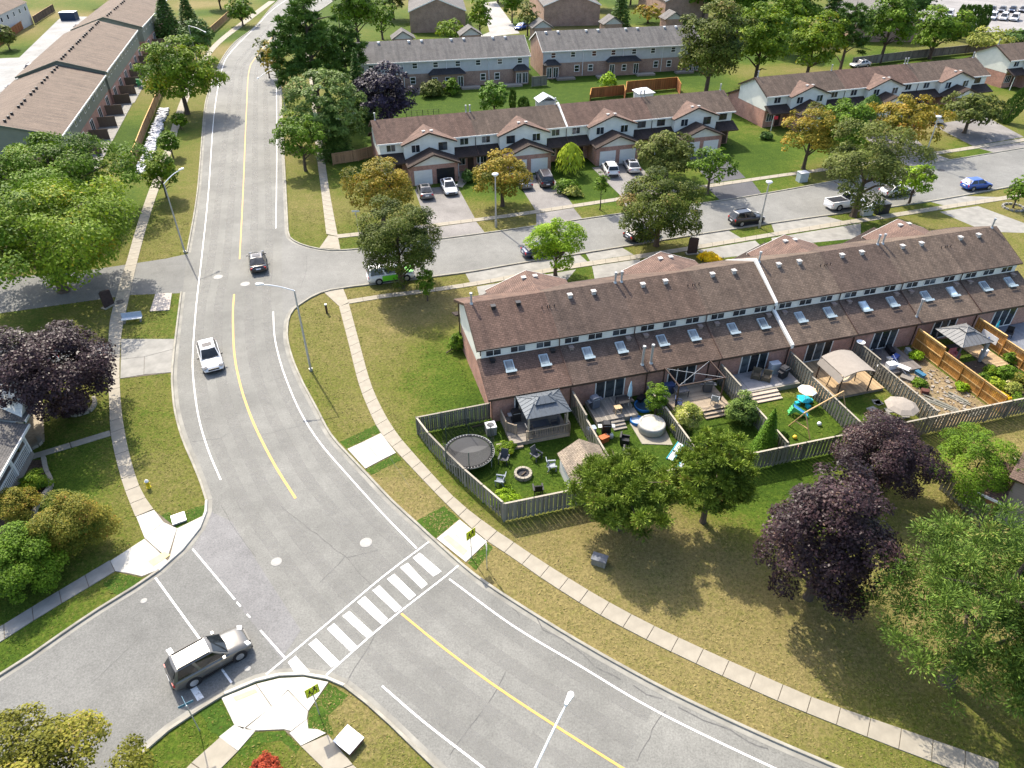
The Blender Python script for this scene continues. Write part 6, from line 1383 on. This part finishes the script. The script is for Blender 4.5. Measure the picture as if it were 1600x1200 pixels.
def block(name, label, cat, u, v, size, m, z=0.0, rz=0.0, r=.06):
    """soft cornered box with a lid line"""
    t = rt(name, label, cat, u, v, z, rz); a, b, h = size[0] / 2, size[1] / 2, size[2]
    pts = [(-a + r, -b), (a - r, -b), (a, -b + r), (a, b - r), (a - r, b), (-a + r, b), (-a, b - r), (-a, -b + r)]
    MB().pz(pts, 0, h * .8).build('case', m, t); MB().pz([(x * 1.04, y * 1.04) for x, y in pts], h * .8, h).build('lid', m, t); return t
# --- yard 1
d1 = deck('weathered deck with railing under the two tier grey gazebo', .75, 5.7, -3.1, .25, .38, DECKG, 'u')
railing(d1, 1.3, .06, 4.9, .06, .38); railing(d1, 4.9, .06, 4.9, 1.2, .38); railing(d1, .06, 1.6, .06, 3.2, .38); railing(d1, .06, 1.6, .7, 1.0, .38)
steps('short wooden steps at the corner of the gazebo deck', .75, -3.1, .9, 1, .38, DECK)
gazebo('two tier dark grey steel gazebo on the railed deck', 3.85, -1.62, 3.7, 3.0, .38, 2.25, ROOFMET, True, mat('gazebo_post_wood', (0.33, 0.29, 0.22), 0.8, 0.15))
table('dark dining table under the two tier gazebo', 3.5, -2.1, 1.4, .8, .72, DKGREY, .38); patio_chair('dark padded chair at the gazebo dining table by the railing', 4.7, -2.2, R_(-90), DKGREY, .38); patio_chair('dark padded chair at the deck opening side of the gazebo table', 2.5, -2.4, R_(90), DKGREY, .38)
bbq('black barbecue with stainless shelf against the terrace wall by the gazebo', 1.9, -.5, 0, .38)
b = rt('air_conditioner', 'white air conditioner unit in front of the corner fence', 'air conditioner', -.35, -.9, 0, 0); MB().box(-.4, .4, -.4, .4, 0, .8).build('case', mat('ac_grey', (0.25, 0.25, 0.24), 0.6, 0.15, 30), b); MB().box(-.42, .42, -.42, .42, .8, .86).build('top', STEELW, b); MB().lathe([(.0, .885), (.28, .885), (.3, .862)], 16).build('fan_grille', DKGREY, b)
def trampoline():
    t = rt('trampoline', 'round black trampoline with safety net inside the curved fence', 'trampoline', -2.75, -3.5); R = 1.95; z = .85
    MB().lathe([(0, z - .02), (R * .86, z), (R * .86, z - .02)], 40).build('mat', mat('tramp_mat', (0.032, 0.035, 0.04), 0.5, 0.25, .6), t)
    MB().lathe([(R * .87, z), (R * .9, z + .03), (R * .99, z + .03), (R, z)], 40).build('pad', BLACKF, t)
    m = MB()
    for k in range(48): a = k * math.pi / 24; m.obox((math.cos(a) * R * .955, math.sin(a) * R * .955, z + .04), (.1, .03, .02), rz=a)
    m.build('springs', GALV, t)
    MB().lathe([(R - .02, z - .05), (R + .03, z - .02), (R + .02, z + .03), (R - .03, z)], 40).build('frame_ring', GALV, t)
    for k in range(6):
        a = k * math.pi / 3 + .3; c, s = math.cos(a), math.sin(a)
        MB().tube((c * R, s * R, 0), (c * R, s * R, z), .03).build('leg', GALV, t); MB().tube((c * (R + .06), s * (R + .06), z - .3), (c * (R + .06), s * (R + .06), z + 1.7), .03).build('net_pole', mat('pole_green', (0.04, 0.08, 0.06), 0.6, 0.1), t)
    nm = bpy.data.materials.new('safety_net'); nt, bb = nodes(nm); bb.inputs['Base Color'].default_value = (.012, .012, .014, 1); tr = nt.nodes.new('ShaderNodeBsdfTransparent'); mx = nt.nodes.new('ShaderNodeMixShader'); mx.inputs[0].default_value = .42
    nt.links.new(tr.outputs[0], mx.inputs[1]); nt.links.new(bb.outputs[0], mx.inputs[2]); nt.links.new(mx.outputs[0], nt.nodes['Material Output'].inputs[0])
    MB().lathe([(R, z + .04), (R + .02, z + 1.65)], 40).build('net', nm, t)
trampoline()
for i, (u, v, rz, lab) in enumerate(((-.3, -4.6, -30, 'dark lawn chair at the fire pit on the trampoline side, facing the shed'), (2.3, -4.9, 30, 'dark lawn chair at the fire pit on the gazebo side'), (3.1, -6.3, 80, 'grey lawn chair at the fire pit closest to the shed'), (-1.2, -6.7, -115, 'pale seated lawn chair at the fire pit closest to the curved fence'), (1.3, -8.3, 170, 'black lawn chair at the fire pit with its back to the back fence'))):
    adirondack(lab, u, v, R_(rz), [DKGREY, DKGREY, mat('chair_grey', (0.24, 0.27, 0.30), 0.6, 0.1), mat('chair_grey', (0.24, 0.27, 0.30), 0.6, 0.1), BLACK][i])
fp = rt('fire_pit', 'round stone fire pit in the circle of lawn chairs', 'fire pit', .75, -6.35)
for k in range(12):
    a = k * math.pi / 6
    for z in (.0, .16): MB().obox((math.cos(a + z) * .58, math.sin(a + z) * .58, z + .08), (.2, .29, .155), rz=a + z).build('stone', CONC, fp)
MB().lathe([(0, .12), (.46, .12)], 16).build('ash', BLACKF, fp); MB().obox((.05, 0, .18), (.5, .09, .08), rz=.6).build('log', BARK, fp)
sd = rt('garden_shed', 'white walled garden shed with tan shingle roof by the back fence', 'shed', 3.55, -10.0); w, dd = 3.0, 3.3
MB().box(0, w, 0, dd, 0, 1.75).build('wall', siding_mat('shed_siding', (0.58, 0.57, 0.52), .15), sd); MB().py([(0, 1.752), (w, 1.752), (w / 2, 2.6)], .01, dd - .01).build('gable', siding_mat('shed_siding2', (0.55, 0.54, 0.49), .15), sd)
for s in (0, 1): x = -.2 if s == 0 else w + .2; MB().slab([(w / 2, -.2, 2.78), (x, -.2, 1.72), (x, dd + .2, 1.72), (w / 2, dd + .2, 2.78)], .08).build('roof', ROOFTS, sd); MB().prism([(w / 2, -.23, 2.79), (x, -.23, 1.73), (x, -.23, 1.58), (w / 2, -.23, 2.64)], (0, .025, 0)).build('barge_board', TRIM, sd)
pv = rt('stepping_stones', 'pale square paving stones at the gazebo deck steps', 'paving', -.3, -3.6)
for x in (0, .62):
    for y in (0, .62): MB().box(x, x + .58, y, y + .58, 0, .05).build('stone', CONC, pv)
# --- yard 2
deck('grey wooden deck of the hot tub yard', 8.2, 11.9, -2.6, .25, .5, DECKG, 'v'); steps('grey wooden steps from the hot tub yard deck', 9.4, -2.6, 1.1, 3, .5, DECKG)
bbq('covered grey barbecue on the hot tub yard deck', 8.7, -.75, R_(10), .5, mat('cover_bluegrey', (0.10, 0.115, 0.145), 0.8, 0.2)); bbq('black barbecue with two white canisters beside the deck steps', 8.6, -3.6, R_(-15))
table('small wooden side table on the hot tub yard deck', 10.3, -1.9, .6, .5, .6, DECKY, .5); table('dark round edged table below the folded blue umbrella', 11.2, -1.2, 1.3, 1.0, .7, BLACK, .5)
um = rt('folded_umbrella', 'folded light blue umbrella on the hot tub yard deck', 'umbrella', 11.55, -1.3, .5); MB().tube((0, 0, 0), (0, 0, 2.5), .025).build('pole', STEELW, um); MB().lathe([(.05, .95), (.2, 1.1), (.14, 1.9), (.03, 2.55)], 10).build('canopy', mat('umbrella_blue', (0.36, 0.52, 0.62), 0.8, 0.1), um, True)
BLUP = mat('pool_blue', (0.02, 0.15, 0.42), 0.4, 0.1)
def kid_pool(label, u, v, r, h, tilt=0.0, fill=None):
    t = rt('paddling_pool', label, 'paddling pool', u, v); MB().lathe([(0, .03), (r * .9, .03), (r * .93, h - .02), (r, h), (r * 1.02, h * .5), (r * .98, 0)], 24).build('tub', BLUP, t, True); MB().lathe([(0, h * .55), (r * .88, h * .55)], 24).build('water', fill or mat('dark_water', (0.02, 0.05, 0.09), 0.1, 0.2), t)
kid_pool('blue round paddling pool lying by the terrace wall climber', 13.0, -1.3, .8, .3); kid_pool('small blue sand box pool beside the deck railing', 11.6, -3.0, .55, .35, fill=mat('toy_pale', (0.42, 0.52, 0.62), 0.6, 0.2))
ht = rt('hot_tub', 'round grey inflatable hot tub on a pale slab', 'hot tub', 12.35, -4.2, .06); VIN = mat('vinyl_grey', (0.34, 0.335, 0.31), 0.55, 0.1)
MB().lathe([(1.05, 0), (1.12, .12), (1.12, .58), (1.08, .7), (.96, .72), (.86, .68)], 32).build('tub_wall', VIN, ht, True); MB().lathe([(0, .70), (.4, .72), (.8, .69), (.9, .66)], 32).build('cover', mat('tub_cover', (0.40, 0.385, 0.33), 0.6, 0.15), ht, True)
pd = struct(MB().pz([Y(10.9, -5.6), Y(13.2, -6.4), Y(13.7, -3.2), Y(11.0, -2.9)], 0.0, .05).build('hot_tub_pad', CONC))
for i, (u, v) in enumerate(((9.6, -5.1), (9.2, -6.6))): armchair(('black garden armchair facing the hot tub, on the deck side', 'black garden armchair facing the hot tub, on the toy table side')[i], u, v, R_(60), BLACK)
TEAL = mat('toy_teal', (0.02, 0.38, 0.48), 0.45, 0.1); WH = mat('toy_white', (0.75, 0.78, 0.78), 0.45, 0.1)
def slide(label, u, v, rz, m, m2):
    t = rt('toy_slide', label, 'toy slide', u, v, 0, rz); MB().prism([(-.22, 0, .85), (.22, 0, .85), (.22, -1.3, .06), (-.22, -1.3, .06)], (0, .03, .06)).build('chute', m2, t)
    for s in (-1, 1): MB().prism([(s * .24, .35, 0), (s * .24, .05, .95), (s * .24, -1.35, .12), (s * .24, -1.35, 0), (s * .24, -.2, .5)], (s * .06, 0, 0)).build('side', m, t)
    for k in range(3): MB().box(-.22, .22, .05 + .08 * (2 - k), .2 + .08 * (2 - k), .2 + .25 * k, .24 + .25 * k).build('step', m, t)
slide('teal and white toddler slide beside the hot tub slab', 13.3, -7.3, R_(-60), TEAL, WH); slide('teal toddler slide on the lawn below the paved patio', 24.6, -5.6, R_(60), mat('toy_green', (0.10, 0.45, 0.16), 0.45, 0.1), mat('toy_blue', (0.06, 0.28, 0.62), 0.45, 0.1))
tt = table('colourful play table with toys beside the divider fence', 7.5, -7.4, 1.0, .9, .5, mat('toy_orange', (0.50, 0.22, 0.08), 0.6, 0.2)); MB().box(-.3, .1, -.2, .2, .5, .72).build('toy_box', TEAL, tt); MB().lathe([(0, .75), (.16, .7), (.2, .5)], 10, (.25, .15, 0)).build('toy_tub', mat('toy_yellow', (0.75, 0.50, 0.05), 0.5, 0.1), tt)
slide('blue and white toy half hidden by the bushy pine', 12.3, -9.3, R_(30), TEAL, WH)
for i, (u, v, m, lab) in enumerate(((7.5, -3.1, mat('cooler_blue', (0.30, 0.36, 0.46), 0.6, 0.15), 'grey blue storage tote by the divider fence'), (8.1, -4.4, mat('pot_orange', (0.45, 0.12, 0.04), 0.7, 0.15), 'orange planter box near the black barbecue'), (13.1, -.5, BLACK, 'black storage bin against the terrace wall under the climber'))): block('storage_tote', lab, 'tote', u, v, (.8, .5, .5), m, rz=R_(15 * i))
def canister(label, u, v):
    t = rt('gas_canister', label, 'gas bottle', u, v); MB().lathe([(0, 0), (.15, 0), (.16, .08), (.16, .32), (.1, .42), (.05, .44)], 14).build('bottle', STEELW, t, True); MB().tube((0, 0, .42), (0, 0, .52), .05).build('valve', GALV, t)
canister('white gas bottle by the black barbecue, on the fence side', 8.45, -4.25); canister('white gas bottle by the black barbecue, on the armchair side', 8.85, -4.2)
# --- yard 3
deck('weathered deck with broad front steps under the dark pergola frame', 15.0, 19.9, -3.7, .25, .45, DECK, 'u'); steps('broad wooden steps of the pergola frame deck', 17.3, -3.7, 2.6, 2, .45, DECK)
pg = rt('pergola_frame', 'bare dark metal pergola frame on the weathered deck', 'pergola', 15.2, -2.7, .45)
for x in (0, 4.2):
    for y in (0, 2.6): MB().box(x - .05, x + .05, y - .05, y + .05, 0, 2.3).build('post', TRIMB, pg)
for y in (0, 2.6): MB().box(-.1, 4.3, y - .04, y + .04, 2.3, 2.4).build('beam', TRIMB, pg)
for x in (0, 4.2): MB().box(x - .04, x + .04, -.1, 2.7, 2.31, 2.41).build('beam', TRIMB, pg)
for k in range(2): MB().tube((.1, .1 + 2.4 * k, 2.35), (4.1, 2.5 - 2.4 * k, 2.35), .02).build('string_line', GALV, pg)
bbq('silver and black barbecue on the pergola frame deck', 18.9, -1.3, R_(-20), .45, DKGREY); patio_chair('grey patio chair at the corner of the pergola frame deck', 18.7, -3.0, R_(140), mat('chair_steel', (0.30, 0.33, 0.35), 0.5, 0.1), .45); patio_chair('dark blue patio chair on the pergola frame deck beside the shrub', 15.5, -2.6, R_(60), mat('chair_navy', (0.03, 0.05, 0.12), 0.6, 0.1), .45)
table('dark patio table under the dark pergola frame', 16.4, -1.2, 1.2, .9, .7, DKGREY, .45); block('cushion_box', 'navy cushion box against the terrace wall under the pergola frame', 'box', 15.6, -.5, (.9, .6, .9), mat('chair_navy', (0.03, 0.05, 0.12), 0.6, 0.1), .45)
pb = rt('flower_pot', 'orange flower pot at the pergola deck steps', 'flower pot', 20.1, -4.1); MB().lathe([(0, 0), (.18, 0), (.26, .35), (.22, .35)], 14).build('pot', mat('terracotta', (0.45, 0.14, 0.06), 0.8, 0.15), pb)
struct(MB().pz([Y(16.6, -7.4), Y(17.6, -7.2), Y(18.2, -9.3), Y(17.1, -9.6)], 0.0, .06).build('lawn_slab', CONCN))
# --- yard 4
d4 = rt('patio', 'paved grey patio with stone steps beside the barbecue cover', 'patio', 20.9, -2.5); GP = mat('patio_grey', (0.26, 0.25, 0.245), 0.85, 0.15, 2)
MB().box(0, 6.5, 0, 2.7, 0, .44).build('base', CONC, d4)
for i in range(4):
    for j in range(2): MB().box(.02 + i * 1.62, 1.61 + i * 1.62, .18 + j * 1.26, 1.42 + j * 1.26, .44, .475).build('paver', GP, d4)
steps('broad pale steps below the paved patio', 21.3, -2.5, 3.7, 3, .48, mat('pale_step', (0.42, 0.34, 0.27), 0.8, 0.15), tread=.36)
bbq('black covered barbecue on the paved patio', 26.3, -1.4, R_(20), .48, BLACKF); block('ac_cover', 'pale covered unit beside the black barbecue cover', 'box', 25.9, -.5, (.9, .6, 1.1), mat('cover_pale', (0.40, 0.43, 0.46), 0.7, 0.1), .48)
for i, (u, v) in enumerate(((24.0, -.75), (24.7, -1.3))): armchair(('brown wicker armchair on the paved patio by the sliding door', 'brown wicker armchair on the paved patio by the covered barbecue')[i], u, v, R_(-40), mat('wicker', (0.13, 0.105, 0.07), 0.9, 0.3, 20), .48)
rc = rt('round_mat', 'half round pale table top leaning on the paved patio', 'table', 21.7, -.75, .48); MB().lathe([(0, .05), (.75, .05), (.78, 0)], 20).build('disc', CONC, rc)
pt = rt('play_table', 'teal play table under a pastel parasol', 'play table', 26.4, -4.6)
MB().lathe([(0, .42), (.55, .42), (.58, .46), (.52, .5), (0, .47)], 16).build('top', TEAL, pt)
for k in range(4): a = k * math.pi / 2; MB().obox((math.cos(a) * .62, math.sin(a) * .62, .14), (.42, .3, .28), rz=a).build('seat', TEAL, pt)
MB().tube((0, 0, 0), (0, 0, 1.5), .025).build('pole', STEELW, pt)
for k in range(8):
    a, b_ = k * math.pi / 4, (k + 1) * math.pi / 4
    MB().add([(0, 0, 1.75), (math.cos(a) * .8, math.sin(a) * .8, 1.4), (math.cos(b_) * .8, math.sin(b_) * .8, 1.4)], [(0, 1, 2)]).build('parasol_panel', mat(('parasol_pink', 'parasol_cream', 'parasol_blue', 'parasol_yellow')[k % 4], ((0.75, 0.5, 0.5), (0.75, 0.68, 0.5), (0.5, 0.58, 0.72), (0.75, 0.62, 0.35))[k % 4], 0.8, 0.05), pt)
sw = rt('swing_frame', 'bare timber swing frame on the lawn beside the divider fence', 'swing frame', 23.6, -7.9)
MB().tube((0, 0, 2.1), (4.9, 1.6, 2.1), .06, n=6).build('top_beam', PINEW, sw)
for s in (0, 1):
    x, y = 4.6 * s + .2, 1.5 * s + .05
    for q in (-1, 1): MB().tube((x + q * -.35, y + q * .95, 0), (x, y, 2.1), .05, n=6).build('leg', PINEW, sw)
    MB().tube((x - .22, y + .6, .8), (x + .22, y - .6, .8), .04, n=6).build('brace', PINEW, sw)
for i, (u, v, m) in enumerate(((22.4, -6.1, WH), (23.0, -8.4, mat('toy_yellow', (0.75, 0.5, 0.05), 0.5, 0.1)), (25.9, -7.5, WH), (22.6, -9.6, mat('toy_pink', (0.6, 0.25, 0.28), 0.5, 0.1)))):
    t = rt('toy_ball', ('white toy on the lawn by the pale steps', 'yellow toy on the lawn by the swing frame', 'white toy under the swing frame beam', 'pink toy on the lawn by the back fence')[i], 'toy', u, v); MB().lathe([(0, 0), (.13, .04), (.19, .16), (.13, .3), (0, .34)], 10).build('shell', m, t, True)
# --- yard 5
deck('pale timber deck under the beige canopy pergola', 28.0, 34.2, -5.0, .25, .3, DECKY, 'v')
pc = rt('canopy_pergola', 'pergola with arched beige fabric canopy on the pale deck', 'pergola', 29.4, -4.9, .3); BEI = mat('canopy_beige', (0.26, 0.23, 0.195), 0.9, 0.08, 3)
for x in (0, 3.1):
    for y in (0, 2.9): MB().tube((x, y, 0), (x, y, 2.1), .06).build('post', TRIMB, pc)
arc = [(3.1 * k / 10, 2.1 + .38 * math.sin(math.pi * k / 10)) for k in range(11)]
for k in range(10):
    (xa, za), (xb, zb_) = arc[k], arc[k + 1]
    if k < 10: MB().slab([(xa, -.15, za + .06), (xb, -.15, zb_ + .06), (xb, 3.05, zb_ + .06), (xa, 3.05, za + .06)], .02).build('canopy_panel', BEI, pc)
for y in (-.15, 3.05): MB().chain([(x, y, z + .02) for x, z in arc], [.035] * 11, 6).build('arch', TRIMB, pc)
MB().slab([(-.02, -.1, 2.1), (-.02, 3.0, 2.1), (-.3, 3.0, 1.5), (-.3, -.1, 1.5)], .02).build('canopy_flap', BEI, pc)
hm = rt('hammock', 'pale hammock hanging under the beige canopy', 'hammock', 30.9, -3.4, .3); MB().add([(-1.3 + 2.6 * i / 8, (-.45 + .9 * j) * (1 - .8 * abs(i / 4 - 1) ** 3), .45 + .65 * (i / 4 - 1) ** 2) for i in range(9) for j in range(2)], [(2 * i, 2 * i + 1, 2 * i + 3, 2 * i + 2) for i in range(8)]).build('fabric', mat('hammock_cream', (0.55, 0.48, 0.36), 0.9, 0.1), hm); 
for s in (-1, 1): MB().tube((s * 1.45, 0, 0), (s * 1.3, 0, 1.15), .04).build('stand', TRIMB, hm)
fs_ = rt('flagstone_path', 'grey flagstone path beside the beige canopy deck', 'path', 31.4, -6.2)
r5 = random.Random(9)
for k in range(9): MB().obox((r5.uniform(0, 2.4), -.35 * k + r5.uniform(-.2, .2), .03), (r5.uniform(.6, .9), r5.uniform(.45, .65), .06), rz=r5.uniform(-.3, .3)).build('stone', CONCG, fs_)
ts_ = rt('round_canopy', 'round beige canopy table behind the purple maple', 'canopy', 32.6, -8.6); MB().tube((0, 0, 0), (0, 0, 1.5), .05).build('pole', TRIMB, ts_); MB().lathe([(0, 1.75), (.9, 1.62), (1.35, 1.4), (1.33, 1.34)], 8).build('cover', BEI, ts_)
# --- yard 6
deck('dark grey deck of the cluttered soil yard', 35.0, 39.6, -3.4, .25, .3, mat('deck_dark', (0.16, 0.14, 0.125), 0.85, 0.25), 'u')
CL = [('white patio table lying on its side on the cluttered deck', 36.8, -2.6, (.9, .6, .5), STEELW), ('navy storage tote on the cluttered deck', 38.0, -1.6, (1.0, .45, .4), mat('tote_navy', (0.03, 0.06, 0.22), 0.5, 0.1)), ('black covered heap on the cluttered deck by the wall', 36.4, -1.0, (1.1, .7, .7), BLACKF), ('black box by the terrace wall at the sliding door', 38.4, -.5, (1.2, .45, .5), BLACK), ('blue tarp bundle at the edge of the cluttered deck', 38.9, -4.0, (.9, .45, .3), mat('tarp_blue', (0.035, 0.13, 0.22), 0.7, 0.3, 5)), ('grey planter frame on the soil below the cluttered deck', 37.4, -4.1, (1.0, .9, .25), DECKG), ('rusty red wheelbarrow tray on the bare soil', 37.4, -6.3, (.6, .5, .35), mat('rust_red', (0.10, 0.04, 0.03), 0.9, 0.4)),
      ('grey bag on the cluttered deck next to the navy tote', 37.3, -1.7, (.5, .4, .4), CLOTHG), ('small white bucket on the cluttered deck by the divider fence', 35.4, -2.4, (.35, .35, .4), STEELW), ('dark crate at the cluttered deck corner', 35.5, -3.1, (.6, .4, .35), BLACK), ('pale cooler by the orange fence wall end', 40.3, -.7, (.6, .4, .45), mat('cooler_pale', (0.34, 0.36, 0.36), 0.6, 0.1))]
for i, (lab, u, v, s, m) in enumerate(CL): block('clutter_box', lab, 'box', u, v, s, m, .3 if (v > -3.3 and u < 39.6) else 0, R_(25 * i))
def litter(label, u0, u1, v0, v1, n, mats, smin, smax, seed):
    r = random.Random(seed); mb = MB()
    for k in range(n): p = Y(r.uniform(u0, u1), r.uniform(v0, v1), .02); q = r.uniform(smin, smax); mb.obox((p.x, p.y, .02 + q * .1), (q, q * r.uniform(.3, .8), q * .25), rz=r.uniform(0, 3), rx=r.uniform(-.3, .3))
    o = mb.build('ground_litter', mats); o['kind'] = 'stuff'; o['label'] = label; o['category'] = 'litter'
litter('scattered wood scraps and clods over the bare soil yard', 34.8, 41.1, -10.2, -3.6, 160, DECKG, .06, .34, 3)
litter('dark clods scattered over the bare soil yard', 34.8, 41.1, -10.2, -3.6, 160, MULCH, .05, .22, 4)
litter('pale fallen leaves scattered in the mulch bed', 41.8, 48.0, -10.2, -3.6, 120, DECKY, .05, .18, 5)
def planks(label, u, v, rz, n, L):
    t = rt('plank_pile', label, 'planks', u, v, 0, rz); r = random.Random(n)
    for k in range(n): MB().obox((r.uniform(-.3, .3), .17 * k - .08 * n, .04 + .045 * (k % 2)), (L * r.uniform(.8, 1.05), .14, .04), rz=r.uniform(-.08, .08)).build('plank', WOODG, t)
planks('weathered planks lying along the bare soil yard, longest pile', 37.6, -7.9, R_(-62), 5, 3.2); planks('short weathered planks scattered by the orange fence', 39.6, -7.7, R_(-70), 5, 1.9); planks('planks lying against the back fence', 40.1, -9.7, R_(5), 4, 2.8)
ch_ = rt('reclining_chair', 'white folding lounger frame on the cluttered deck', 'chair', 37.4, -3.0, .3, R_(30))
for s in (-1, 1): MB().tube((s * .3, -.9, .35), (s * .3, .9, .35), .025).tube((s * .3, .3, .35), (s * .3, .95, 1.0), .025).tube((s * .3, -.7, 0), (s * .3, -.2, .35), .025).build('side_rail', STEELW, ch_)
MB().obox((0, -.25, .37), (.56, 1.1, .03)).build('seat', STEELW, ch_)
dv = rt('satellite_dish', 'grey satellite dish on the divider fence by the cluttered yard', 'satellite dish', 5 * UN, -.6, 2.12); MB().lathe([(0, .0), (.2, .04), (.38, .14)], 16).build('dish', STEELW, dv, True); MB().tube((0, 0, 0), (0, 0, .12), .03).build('mount', GALV, dv)
# --- yard 7
gazebo('square pale grey hip roofed gazebo between the orange fences', 44.2, -2.4, 3.5, 3.3, 0, 2.35, ROOFMET2, False, DKGREY, [(1.45, -1.4), (1.45, 1.4)])
po = rt('poster_board', 'white poster board hung on the orange fence', 'poster', 7 * UN - .13, -1.9, .75); MB().box(-.015, .015, -.9, .9, 0, .75).build('board', STEELW, po); MB().lathe([(0, 0), (.1, 0)], 10).build('print', mat('print_blue', (0.10, 0.18, 0.42), 0.7, 0.1), po, loc=(-.02, 0, .3))
po.children[1].rotation_euler = (0, R_(-90), 0)
deck('pale timber deck between the gazebo and the flower bed', 45.8, 47.9, -5.0, -1.0, .15, DECKY, 'u'); armchair('pink cushioned seat under the square gazebo', 43.8, -2.6, 0, mat('cushion_pink', (0.5, 0.16, 0.16), 0.9, 0.2)); table('dark low table under the square gazebo', 44.6, -1.5, 1.1, .7, .45, BLACK); block('white_bag', 'white bag leaning on the gazebo curtain', 'bag', 46.6, -3.2, (.6, .4, .8), STEELW)
# --- yard 8
deck('blue grey deck of the last fenced yard', 48.6, 55, -4.2, .25, .3, mat('deck_bluegrey', (0.16, 0.17, 0.19), 0.8, 0.15), 'u'); patio_chair('black patio chair on the blue grey deck by the sliding door', 51.2, -1.4, R_(-50), BLACK, .3)
um = rt('folded_umbrella', 'teal folded umbrella on the blue grey deck', 'umbrella', 49.5, -1.2, .3); MB().tube((0, 0, 0), (0, 0, 2.0), .025).build('pole', STEELW, um); MB().lathe([(.05, .8), (.16, .95), (.1, 1.5), (.02, 2.05)], 9).build('canopy', TEAL, um, True)
# tan terrace patio furniture glimpses
adirondack('green plastic chair on the tan terrace lawn', 0, 0, R_(160), mat('chair_green', (0.05, 0.35, 0.12), 0.5, 0.1)); o_ = [o for o in bpy.data.objects if o.get('label') == 'green plastic chair on the tan terrace lawn'][0]; q = W(222, 136); o_.location = (q.x, q.y, 0); o_.scale = (1.6, 1.6, 1.6)


# ------------------------------------------------------------------ grass tufts and weeds over the near lawns
def inside(poly, P):
    x, y = P[:, 0], P[:, 1]; r = np.zeros(len(P), bool); n = len(poly)
    for i in range(n):
        x0, y0 = poly[i]; x1, y1 = poly[i - 1]
        if y0 == y1: continue
        c = ((y0 > y) != (y1 > y)) & (x < (x1 - x0) * (y - y0) / (y1 - y0) + x0); r ^= c
    return r
def grass_tufts():
    rg = np.random.RandomState(11); n = 560000
    P = np.stack([rg.uniform(-48, 46, n), 17 + 72 * rg.rand(n) ** 1.25], -1)
    P = P[np.abs(P[:, 0]) < (P[:, 1] * .8 + 24) * .78 + 3]
    clump = np.zeros(len(P))
    for k in range(14):
        a = rg.uniform(0, 6.28); f = rg.uniform(.5, 4.0); clump += np.sin(f * (P[:, 0] * np.cos(a) + P[:, 1] * np.sin(a)) + rg.uniform(0, 6.28))
    clump /= 2.65
    P = P[rg.rand(len(P)) < .55 + .22 * clump]
    bad = np.zeros(len(P), bool)
    hs = [Y(-.3, .2), Y(56, .2), Y(56, 16), Y(-.3, 16)]; hs2 = [Y(41.4, -10.4), Y(34.6, -10.4), Y(34.6, .3), Y(41.4, .3)]
    hw = [Vector((q.x, q.y, 0)) for q in (W(0, 830), W(30, 790), W(36, 700), W(20, 600), W(-80, 600), W(-80, 830))]
    for q in PAVED + [np.array([(p.x, p.y) for p in L]) for L in (hs, hs2, hw)]: bad |= inside(q, P)
    for L in (L_KE_N, L_KN, L_KS, L_KE_S, L_KW, L_SW):
        K = np.array([(p.x, p.y) for p in L]); 
        for i in range(0, len(K), 1): bad |= ((P[:, 0] - K[i, 0]) ** 2 + (P[:, 1] - K[i, 1]) ** 2) < .36
    P = P[~bad]; n = len(P)
    g = bpy.data.objects['ground'].data; d = np.zeros(len(g.vertices), np.float32); g.attributes['dry'].data.foreach_get('value', d)
    nx = len(np.arange(-190, 191, 1.25)); ix = np.round((P[:, 0] + 190) / 1.25).astype(int); iy = np.round((P[:, 1] - 8) / 1.25).astype(int)
    dry = d[iy * nx + ix] + rg.normal(size=n) * .16
    s = rg.uniform(.025, .07, n) * (1 + .6 * (rg.rand(n) < .05)); a = rg.uniform(0, 6.283, n); b = a + rg.normal(size=n) * .6
    u = np.stack([np.cos(a), np.sin(a), np.zeros(n)], -1); l = np.stack([np.cos(b + 1.57) * 1.1, np.sin(b + 1.57) * 1.1, np.full(n, .5)], -1) * s[:, None]
    c = np.concatenate([P, np.full((n, 1), .0)], 1)
    v = np.stack([c - u * s[:, None] * .8, c + u * s[:, None] * .8, c + l + u * s[:, None] * .6, c + l - u * s[:, None] * .6], 1).reshape(-1, 3)
    me = np_mesh('grass', v, np.arange(4 * n).reshape(n, 4)); at = me.attributes.new('tone', 'FLOAT', 'FACE'); at.data.foreach_set('value', np.clip(dry, 0, 1).astype(np.float32))
    m = bpy.data.materials.new('grass_blade'); nt, bb = nodes(m); t = N(nt, 'ShaderNodeAttribute', attribute_name='tone'); r = ramp(nt, t.outputs['Fac'], [(p, [k * 1.2 for k in q]) for p, q in G_STOPS])
    nt.links.new(r.outputs[0], bb.inputs['Base Color']); bb.inputs['Roughness'].default_value = .8; bb.inputs['Specular IOR Level'].default_value = .1; me.materials.append(m)
    o = put('grass', me); o['kind'] = 'stuff'; o['label'] = 'short mixed green and dry grass of the lawns'; o['category'] = 'grass'
grass_tufts()
